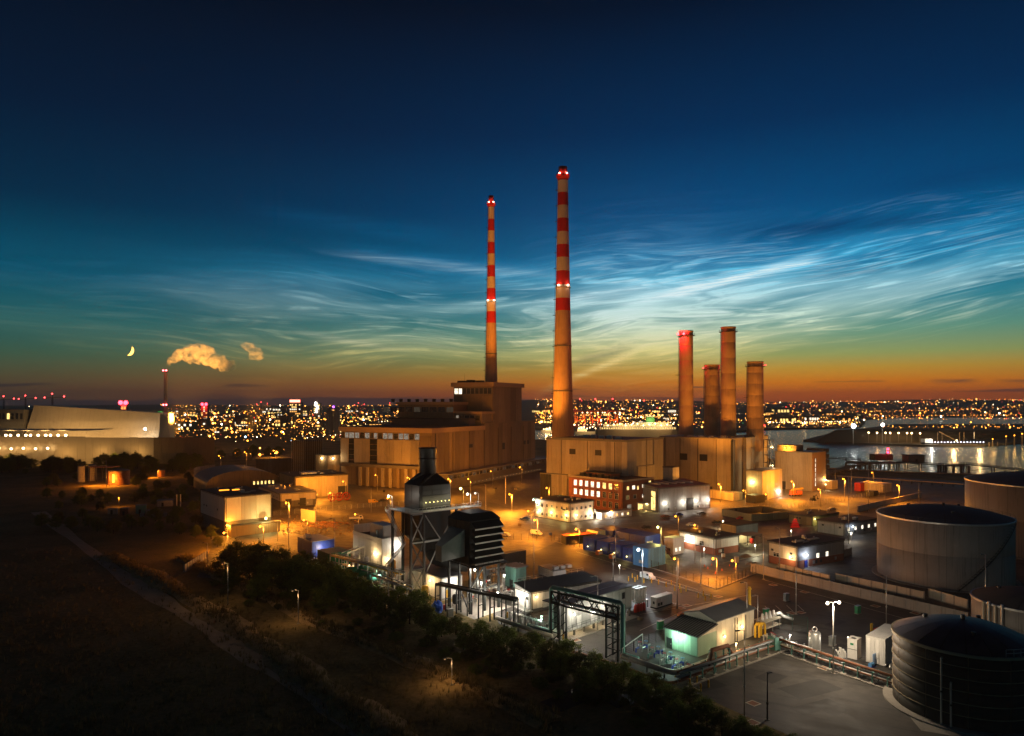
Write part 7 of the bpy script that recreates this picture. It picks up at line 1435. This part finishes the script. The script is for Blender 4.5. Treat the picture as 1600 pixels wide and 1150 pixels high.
# lattice cranes with red lamps
def tcrane(a,yb,Y,ytop,label,jib=(-14,22)):
    q=at(a,yb,Y); H=hgt(ytop,Y); o=thing('tower_crane',label,'crane',(q.x,Y,0)); mb=MB()
    for x in (-1,1):
        for y in (-1,1): mb.beam((x,y,0),(x,y,H),.4)
    for k in range(int(H/4)): mb.beam((-1,-1,k*4),(1,-1,k*4+4),.25)
    mb.obj('mast',m_dark,o); MB().beam((jib[0],0,H),(jib[1],0,H+2),.9).obj('jib',m_dark,o); MB().beam((0,0,H),(0,0,H+7),.7).obj('apex',m_dark,o)
    for x,z in ((jib[0],H+1),(jib[1],H+3),(0,H+8)): MB().ball((x,-1,z),1.3).obj('warning_lamp',lens((1,.05,.05),12),o)
for (a,Y,t,lab) in [(82,1300,622,'tower crane with red lamps over the pale waste plant roof'),(40,1500,624,'tower crane with red lamps at the far left skyline'),(6,1500,625,'tower crane with red lamps at the left frame edge'),(408,2400,632,'tower crane left of the red lit sign'),(560,2600,633,'tower crane behind the lit port right of the silos'),(615,2600,630,'tower crane with a dark mast beside the station wing')]: tcrane(a,660,Y,t,lab)
def stscrane(a,yb,Y,ytop,label):
    q=at(a,yb,Y); H=hgt(ytop,Y); hb=H*.55; o=thing('quay_crane',label,'crane',(q.x,Y,0),math.radians(12)); m=mat('crane_red',(.5,.09,.03),.6)
    for x in (-10,10):
        for y in (-8,8): MB().beam((x,y,0),(x,y,hb),1.6).obj('leg',m,o)
    for y in (-8,8): MB().beam((-10,y,hb),(10,y,hb),1.6).obj('portal_beam',m,o); MB().beam((-10,y,hb*.45),(10,y,hb*.45),1.2).obj('portal_beam',m,o)
    MB().beam((-34,0,hb+1),(30,0,hb+1),2.2).obj('boom',m,o); MB().beam((-10,-6,hb),(0,0,H),1.1).obj('a_frame',m,o); MB().beam((10,-6,hb),(0,0,H),1.1).obj('a_frame',m,o); MB().beam((0,0,H),(-32,0,hb+2),.6).obj('stay',m,o); MB().beam((0,0,H),(28,0,hb+2),.6).obj('stay',m,o)
    MB().ball((0,-1,H+1),1.6).obj('warning_lamp',lens((1,.04,.04),12),o); light(o,(0,-14,hb*.6),SODIUM,40000,2)
    for x in (-20,-8,6,18): MB().ball((x,-2,hb-2),1.3).obj('lamp',lens(WARM,10),o)
for (a,t,lab) in [(906,624,'red quay crane close to the nearer chimney'),(930,624,'middle red quay crane of three on the far docks'),(957,624,'rightmost red quay crane with a bright red top lamp')]: stscrane(a,665,1700,t,lab)
# ferry and other ships
def ship(name,label,x0,x1,ywl,Y,decks,m,ywt,lampn,funnel=None,cat='ship'):
    s=Y/FOC; L_=(x1-x0)*s; q=at(x0,ywl,Y); o=thing(name,label,cat,(q.x,Y,WZ)); B_=L_*.13
    hull=[(0,0),(L_*.02,-B_*.4),(L_*.12,-B_*.5),(L_*.85,-B_*.5),(L_,0),(L_*.85,B_*.5),(L_*.12,B_*.5),(L_*.02,B_*.4)]; hz=decks[0][2]
    MB().prism(hull,-1,hz).obj('hull',m,o)
    for (a,c,z0,z1) in decks[1:]:
        MB().box(L_*a,L_*c,-B_*.44,B_*.44,z0,z1).obj('deck_house',m_cladw,o); mb=MB(); n=max(4,int(L_*(c-a)/4))
        for i in range(n): x=L_*a+L_*(c-a)*(i+.3)/n; mb.box(x,x+L_*(c-a)/n*.5,-B_*.44-.2,-B_*.44-.02,z0+(z1-z0)*.4,z0+(z1-z0)*.75)
        stuff(mb.obj('lit_windows',gl_y,o))
    for i in range(lampn): MB().ball((L_*(.1+.8*(i+.5)/lampn),-B_*.5-1,decks[-1][3]*.8+(i%3)*1.4),.9).obj('lamp',lens(WARM,14),o)
    if funnel: f=L_*funnel; MB().box(f-7,f+7,-4,4,decks[-1][3],decks[-1][3]+9).obj('funnel',mat('funnel_green',(.06,.3,.08),.5),o); light(o,(f,-16,decks[-1][3]+4),(1,.85,.4),9000,1); MB().box(f-6,f+6,-3,3,decks[-1][3]+9.01,decks[-1][3]+11).obj('funnel_cap',m_cladw,o)
    MB().beam((L_*.82,0,decks[-1][3]),(L_*.82,0,decks[-1][3]+9),.6).obj('mast',m_white,o)
    light(o,(L_*.35,-B_-10,decks[-1][3]+3),(1,.6,.22),36000,2); light(o,(L_*.75,-B_-10,decks[-1][3]+3),(1,.6,.22),36000,2); return o
ship('ferry','large ferry with lit decks and a green funnel moored across the river',930,1068,681.5,1230,[(0,1,13),(.06,.9,13.01,18),(.1,.86,18.01,22.5),(.45,.82,22.51,26)],mat('hull_grey',(.22,.18,.13),.6),0,12,.62)
ship('moored_ship','small lit ship moored left of the ferry beside the nearer chimney',898,936,676,1330,[(0,1,6),(.1,.5,6.01,11),(.15,.4,11.01,15)],m_concd,0,7)
ship('moored_ship','small lit tug seen between the station and the nearer chimney',845,868,674.5,1420,[(0,1,5),(.3,.7,5.01,9)],m_concd,0,4)
o=ship('barge','long dark barge with a row of violet white lamps at the spit',1440,1540,697,965,[(0,1,5),(.02,.14,5.01,10)],m_black,0,1,cat='barge')
for i in range(17): MB().ball((10+i*4.4,-6.6,5.6+.3*(i%2)),.55).obj('deck_lamp',lens((.85,.8,1),9),o)
for x in (22,28,52,58): MB().beam((x,0,5),(x,0,19),.5).obj('kingpost',m_wood,o)
MB().beam((24,0,20),(46,0,8),.8).obj('derrick',m_wood,o); light(o,(8,-10,8),WHITE,9000,1); MB().ball((7,-7,8),1.3).obj('bridge_lamp',lens(WHITE,14),o)
# spit lamps
for i,(a,c,Y,k,lab) in enumerate([(1314,664,1000,3.0,'dazzling white floodlight on the spit, left one'),(1358,662,1010,2.2,'dazzling white floodlight on the spit, right one')]):
    q=at(a,c,Y); o=thing('flood_mast',lab,'floodlight',(q.x,Y-36,-.4)); MB().cyl((0,0,0),(0,0,q.z),.5,.3,8).obj('pole',m_steel,o); MB().ball((0,-1,q.z),k,10,7).obj('lens',lens((.95,1,.95),18),o); light(o,(0,-4,q.z),(.95,1,.95),14000,1.5)
for i in range(8):
    a=1357+i*11.2+(i%3)*2; q=at(a,675.5+.15*i,1003); o=thing('spit_lamp','small orange lamp post in the row along the dark spit','lamp post',(q.x,1003,-.4),0,'row of lamps on the spit'); MB().cyl((0,0,0),(0,0,q.z),.25,.2,8).obj('pole',m_steel,o); MB().ball((0,-.5,q.z),1.1).obj('lens',lens(WARM,13),o)
    if i%2: light(o,(0,-2,q.z),(1,.5,.15),6000,1)
for i,(a,h,lit) in enumerate([(1546,5,0),(1551,6,1),(1559,5,0),(1572,9,1),(1585,10,1),(1597,12,1)]):
    q=G(a,698-.5*i,WZ); o=thing('mooring_pile',['first','second','third','fourth','fifth','last'][i]+' dark mooring pile right of the barge','pile',q,0,'mooring piles'); MB().cyl((0,0,-2),(0,0,h),1.0,.9,10).obj('pile',m_wood,o); MB().cyl((0,0,h),(0,0,h+.6),1.2,1.2,10).obj('cap',m_concd,o)
    if lit: light(o,(0,-1.5,h+4),(1,.55,.15),3500,.7); MB().ball((0,0,h+4),.7).obj('lamp',lens(SODIUM,10),o); MB().cyl((0,0,h+.6),(0,0,h+4),.15,.15,6).obj('lamp_post',m_steel,o)
# jetty in the river
def deckrun(name,label,pts,w,zd,piles,m=m_wood,rail=True,pilew=.45):
    P_=[G(a,c,zd) for a,c in pts]; o=thing(name,label,'jetty',(P_[0].x,P_[0].y,0)); Q=[p-Vector((P_[0].x,P_[0].y,0)) for p in P_]
    for a,c in zip(Q[:-1],Q[1:]):
        MB().beam(a,c,w,.7).obj('deck',m,o); n=max(1,int((c-a).length/piles)); dv=(c-a).normalized(); s=Vector((-dv.y,dv.x,0))*w*.42
        for i in range(n+1):
            p=a.lerp(c,i/n)
            for k in (s,-s): MB().cyl((p.x+k.x,p.y+k.y,WZ-2),(p.x+k.x,p.y+k.y,p.z-.3),pilew,pilew,8).obj('pile',m,o)
            if i<n: q=a.lerp(c,(i+1)/n); MB().beam((p.x+s.x,p.y+s.y,WZ+1),(q.x+s.x,q.y+s.y,q.z-.5),.3).obj('brace',m,o)
        if rail: mb=MB(); handrail(mb,[a+s+Vector((0,0,.35)),c+s+Vector((0,0,.35))],1.3,.12,3); handrail(mb,[a-s+Vector((0,0,.35)),c-s+Vector((0,0,.35))],1.3,.12,3); stuff(mb.obj('handrail',m,o))
    return o
j=deckrun('oil_jetty','dark timber jetty head with many piles in the river',[(1322,722),(1376,724),(1402,722)],16,3.2,7)
c0=G(1388,719,3.6)-G(1322,722,3.2); MB().box(c0.x-14,c0.x+2,c0.y-4,c0.y+6,3.6,9).obj('control_hut',m_wood,j)
for z in (11,14): MB().ball((c0.x-3,c0.y-5,z),1.0).obj('warning_lamp',lens((1,.02,.06),14),j)
MB().cyl((c0.x-3,c0.y-4.5,3.5),(c0.x-3,c0.y-4.5,15),.2,.2,6).obj('lamp_post',m_dark,j); light(j,(c0.x-4,c0.y-9,14),RED,350,1)
deckrun('jetty_platform','square jetty platform carrying a dark shed',[(1416,722),(1438,723)],14,3.4,6)
p=G(1427,722,3.8); o=thing('jetty_shed','dark shed standing on the square jetty platform','shed',(p.x,p.y,3.76)); MB().box(-7,7,-5,5,0,6).obj('wall',m_concd,o); MB().box(-7.5,7.5,-5.5,5.5,6.01,6.5).obj('roof',m_roof,o); MB().box(-1,1,-5.1,-5.01,0,3).obj('door',m_dark,o)
deckrun('mooring_dolphin','group of thick piles of the right mooring dolphin',[(1472,727),(1508,727)],12,3.4,6,m_concd,False,1.1)
deckrun('jetty_walkway','long thin railed walkway from jetty to the right bank',[(1402,722),(1472,727),(1508,725),(1600,735),(1660,742)],3,4.2,22,m_dark)
deckrun('jetty_walkway','thin walkway behind the jetty head on the left',[(1290,716),(1322,717),(1345,718)],3,4.0,14,m_dark)
deckrun('approach_trestle','sloping approach trestle from the near bank to the jetty head',[(1290,741),(1330,728),(1365,724)],5,2.6,9)
# bright pipeline along the river wall
A,C=G(1308,744,2),G(1506,757,2); o=thing('river_pipeline','pale lit pipeline on posts along the near river bank','pipeline',(A.x,A.y,0)); d=C-A; MB().cyl((0,0,2.2),(d.x,d.y,2.2),.4,.4,8).obj('pipe',m_cream,o)
for i in range(14): p=d*(i/13); MB().box(p.x-.2,p.x+.2,p.y-.2,p.y+.2,0,2).obj('post',m_dark,o)
# ------------------------------------------------------------------ trees and scrub
def leaf_mat(name,c0,c1):
    m=bpy.data.materials.new(name); m.use_nodes=True; nt=m.node_tree; b=nt.nodes['Principled BSDF']; oi=nt.nodes.new('ShaderNodeObjectInfo'); g=nt.nodes.new('ShaderNodeNewGeometry')
    f=(noise(nt,g.outputs['Position'],.8,2,.6).step(.3,.7)*.7+S(nt,oi.outputs['Random'])*.3); nt.links.new(mixc(nt,f,c0,c1),b.inputs['Base Color']); b.inputs['Roughness'].default_value=.7; b.inputs['Specular IOR Level'].default_value=.2
    tr=nt.nodes.new('ShaderNodeBsdfTranslucent'); mx=nt.nodes.new('ShaderNodeMixShader'); mx.inputs[0].default_value=.42; col=b.inputs['Base Color'].links[0].from_socket; nt.links.new(col,tr.inputs[0]); nt.links.new(b.outputs[0],mx.inputs[1]); nt.links.new(tr.outputs[0],mx.inputs[2]); nt.links.new(mx.outputs[0],nt.nodes['Material Output'].inputs[0])
    return m
m_leaf=leaf_mat('leaf_green',(.08,.12,.025),(.22,.24,.05)); m_leafd=leaf_mat('leaf_dark',(.06,.08,.022),(.17,.16,.05)); m_bark=mat('bark',(.06,.042,.03),.95,0,.4,2,0,.6)
def tree_mesh(seed,h,spread,nleaf,m,leaf=.28,low=.25):
    rr=random.Random(seed); tr=MB(); lv=MB(); tips=[]
    top=Vector((rr.uniform(-.4,.4),rr.uniform(-.4,.4),h*.8)); tr.tube([(0,0,-.2),(top.x*.3,top.y*.3,h*.3),(top.x*.7,top.y*.7,h*.58),top],[h*.028,h*.021,h*.013,h*.005],7); tips.append(top)
    for i in range(24):
        t=low+(.93-low)*(i+rr.random())/24; a=i*2.4+rr.uniform(-.6,.6); p=Vector((top.x*t,top.y*t,h*.82*t)); L_=spread*(.3+.75*math.sin(math.pi*min(1,.12+t*.9))**.8)*rr.uniform(.6,1.15)
        q=p+Vector((math.cos(a)*L_*.5,math.sin(a)*L_*.5,L_*.16)); e=p+Vector((math.cos(a+.25)*L_,math.sin(a+.25)*L_,L_*rr.uniform(.1,.45))); tr.tube([p,q,e],[h*.009,h*.006,h*.002],5); tips+=[e,q.lerp(e,.5),q]
        for k in range(2): b_=a+rr.uniform(-1.1,1.1); w=q+Vector((math.cos(b_),math.sin(b_),rr.uniform(-.2,.8)))*L_*.42; tr.tube([q,w],[h*.004,h*.0015],4); tips.append(w)
    tips+=[Vector((top.x,top.y,h*rr.uniform(.8,.98))) for _ in range(4)]
    cl=[(c,rr.uniform(.45,1.0)*spread*.34) for c in tips]
    for _ in range(nleaf):
        c,r=rr.choice(cl); v=Vector((rr.gauss(0,1),rr.gauss(0,1),rr.gauss(0,.75))); v=v*r*.5; p=c+v; a=Vector((rr.uniform(-1,1),rr.uniform(-1,1),rr.uniform(-.6,.6))).normalized()*leaf*rr.uniform(.6,1.5); b_=a.cross(Vector((rr.uniform(-1,1),rr.uniform(-1,1),rr.uniform(-1,1)))).normalized()*leaf*rr.uniform(.35,.7)
        lv.add([p-a*.5,p+b_*.5,p+a*.5,p-b_*.5],[(0,1,2,3)])
    return tr.mesh('trunk',m_bark,True),lv.mesh('crown',m)
TM=[tree_mesh(s,1.0*8,3.3,8000,m_leaf if s%3 else m_leafd,.3,.1) for s in range(6)]
def tree(px_,py_,h,label,k,name='belt_tree',group=None,cat='tree',p=None):
    p=G(px_,py_) if p is None else p; o=thing(name,label,cat,p,R.uniform(0,6.28),group); s=h/8; o.scale=(s*R.uniform(.9,1.2),s*R.uniform(.9,1.2),s); put('trunk',TM[k][0],o); put('crown',TM[k][1],o); return o
belt=[(352,905,6.5),(372,893,7.5),(390,915,7),(404,898,8),(425,922,7.2),(438,902,7),(458,925,8),(474,908,7),(492,932,7.5),(508,918,6.5),(527,940,7.5),(548,930,5.5),(566,950,6.0),(590,945,5),(602,965,6),(622,958,7),(640,975,6.5),(655,960,6.5),(668,985,6.2),(690,995,5.0),(712,992,4.5),(728,1010,5.2),(752,1002,4.8),(770,1022,5.4),(792,1012,5.0),(815,1035,5.6),(838,1025,5.2),(862,1048,6.2),(886,1040,5.6),(905,1062,5.6),(928,1055,5.0),(950,1078,5.4),(975,1070,4.6),(1000,1095,5.2),(1025,1088,4.6),(1048,1115,5.2),(1078,1110,4.6),(1105,1135,5.0),(1128,1150,4.4),(1160,1165,4.6),(1200,1185,4.8),(1245,1200,5)]
ONES=['first','second','third','fourth','fifth','sixth','seventh','eighth','ninth','tenth','eleventh','twelfth','thirteenth','fourteenth','fifteenth','sixteenth','seventeenth','eighteenth','nineteenth']
def ordn(i):
    if i<19: return ONES[i]
    t,u=divmod(i+1,10); T={2:'twent',3:'thirt',4:'fort',5:'fift',6:'sixt',7:'sevent',8:'eight',9:'ninet'}[t]; return T+('ieth' if u==0 else 'y-'+ONES[u-1])
belt=sorted([(a,c,h*(1.4 if a<580 else 1.05)) for a,c,h in belt]+[(a+12,c+13+5*(i%3),h*(1.0+.25*(i%2))*(1.0 if a<580 else .75)) for i,(a,c,h) in enumerate(belt) if i%3!=1])
for i,(a,c,h) in enumerate(belt): tree(a,c,h,'broadleaf tree, %s from the left in the belt edging the site'%ordn(i),i%6,group='trees of the belt along the site edge')
# second, lower row of scrub on the camera side of the belt
R2=random.Random(31); n=0
SM=[tree_mesh(40+s,1.0*3,1.9,2600,m_leafd if s%2 else m_leaf,.3,.05) for s in range(4)]
for i,(a,c,h) in enumerate(belt[:-6]):
    for k in range(1):
        p=G(a+R2.uniform(-16,10),c+R2.uniform(8,34)); o=thing('scrub_bush','low dark scrub bush in front of the tree belt','bush',p,R2.uniform(0,6.28),'scrub bushes before the belt'); s=R2.uniform(.5,.95); o.scale=(s,s,s*.8); q=(i+k)%4; put('stem',SM[q][0],o); put('foliage',SM[q][1],o)
grove=[(40,720),(70,718),(98,716),(120,712),(140,714),(160,716),(180,712),(200,714),(222,712),(240,716),(262,712),(285,716),(305,714),(325,712),(345,716),(75,735),(110,738),(215,732),(240,736),(290,730),(310,736),(225,752),(300,760),(330,765),(90,760),(285,785),(300,800),(318,822),(305,840),(330,842),(340,855),(270,820),(250,830),(20,735),(370,716),(395,714),(420,716),(436,712)]
grove+=[(R2.uniform(-10,335),R2.uniform(705,742)) for _ in range(95)]+[(R2.uniform(60,330),R2.uniform(745,835)) for _ in range(50)]
for i,(a,c) in enumerate(grove):
    h=R2.uniform(9,14) if c<740 else R2.uniform(4.5,7); tree(a,c,h,'dark broadleaf tree, %s of the grove left of the site as listed from the skyline'%ordn(i) if False else 'dark tree of the grove beneath the pale waste plant and around the substation',i%6,'grove_tree','trees of the dark left grove')
# tufts of dry grass and weeds on the banks
mb=MB(); rr=random.Random(5)
def tuft(p,s):
    for _ in range(5):
        a=rr.uniform(0,6.28); d=Vector((math.cos(a),math.sin(a),0)); q=p+d*rr.uniform(0,.5)*s; w=Vector((-d.y,d.x,0))*.09*s; t=q+d*rr.uniform(.1,.5)*s+Vector((0,0,rr.uniform(.5,1.1)*s)); mb.add([q-w,q+w,t],[(0,1,2)])
for _ in range(5200):
    a=rr.uniform(-20,900); c=rr.uniform(860,1150)
    if c < 862+(a-150)*.34 or rr.random()<.15: continue
    tuft(G(a,c),rr.uniform(.5,1.4))
for line,w in (([(170,868),(235,898),(330,955),(430,1020),(520,1085),(640,1165)],8),([(285,872),(330,895),(410,930),(520,985),(690,1050),(860,1130)],6)):
    for a,b_ in zip(line[:-1],line[1:]):
        for _ in range(330): p=G(*a).lerp(G(*b_),rr.random()); p.z=.5; p.x+=rr.gauss(0,w*.2); p.y+=rr.gauss(0,w*.2); tuft(p,rr.uniform(.6,1.5))
o=stuff(mb.obj('grass_tufts',leaf_mat('dry_grass',(.1,.085,.03),(.34,.24,.1)))); tag(o,'rough grass tufts over the dark field and banks','grass')
# ------------------------------------------------------------------ evening haze
m=bpy.data.materials.new('haze_air'); m.use_nodes=True; nt=m.node_tree; nt.nodes.clear(); out=nt.nodes.new('ShaderNodeOutputMaterial'); v=nt.nodes.new('ShaderNodeVolumePrincipled'); nt.links.new(v.outputs[0],out.inputs['Volume'])
v.inputs['Color'].default_value=(.9,.87,.83,1); v.inputs['Density'].default_value=.00008; v.inputs['Anisotropy'].default_value=.35
stuff(MB().box(-9900,9900,-400,9900,-7,225).obj('haze',m))
# ------------------------------------------------------------------ say which one: place among look-alikes, counted from the left of the photograph
by={}
for o in bpy.data.objects:
    if o.parent is None and o.get('group') and o.get('label'): by.setdefault((o['group'],o['label']),[]).append(o)
for (g,l),os_ in by.items():
    if 1<len(os_)<=60:
        os_.sort(key=lambda o:(o.location.x/max(1,o.location.y),o.location.y))
        for i,o in enumerate(os_): o['label']=l+', '+ordn(i)+' from the left'
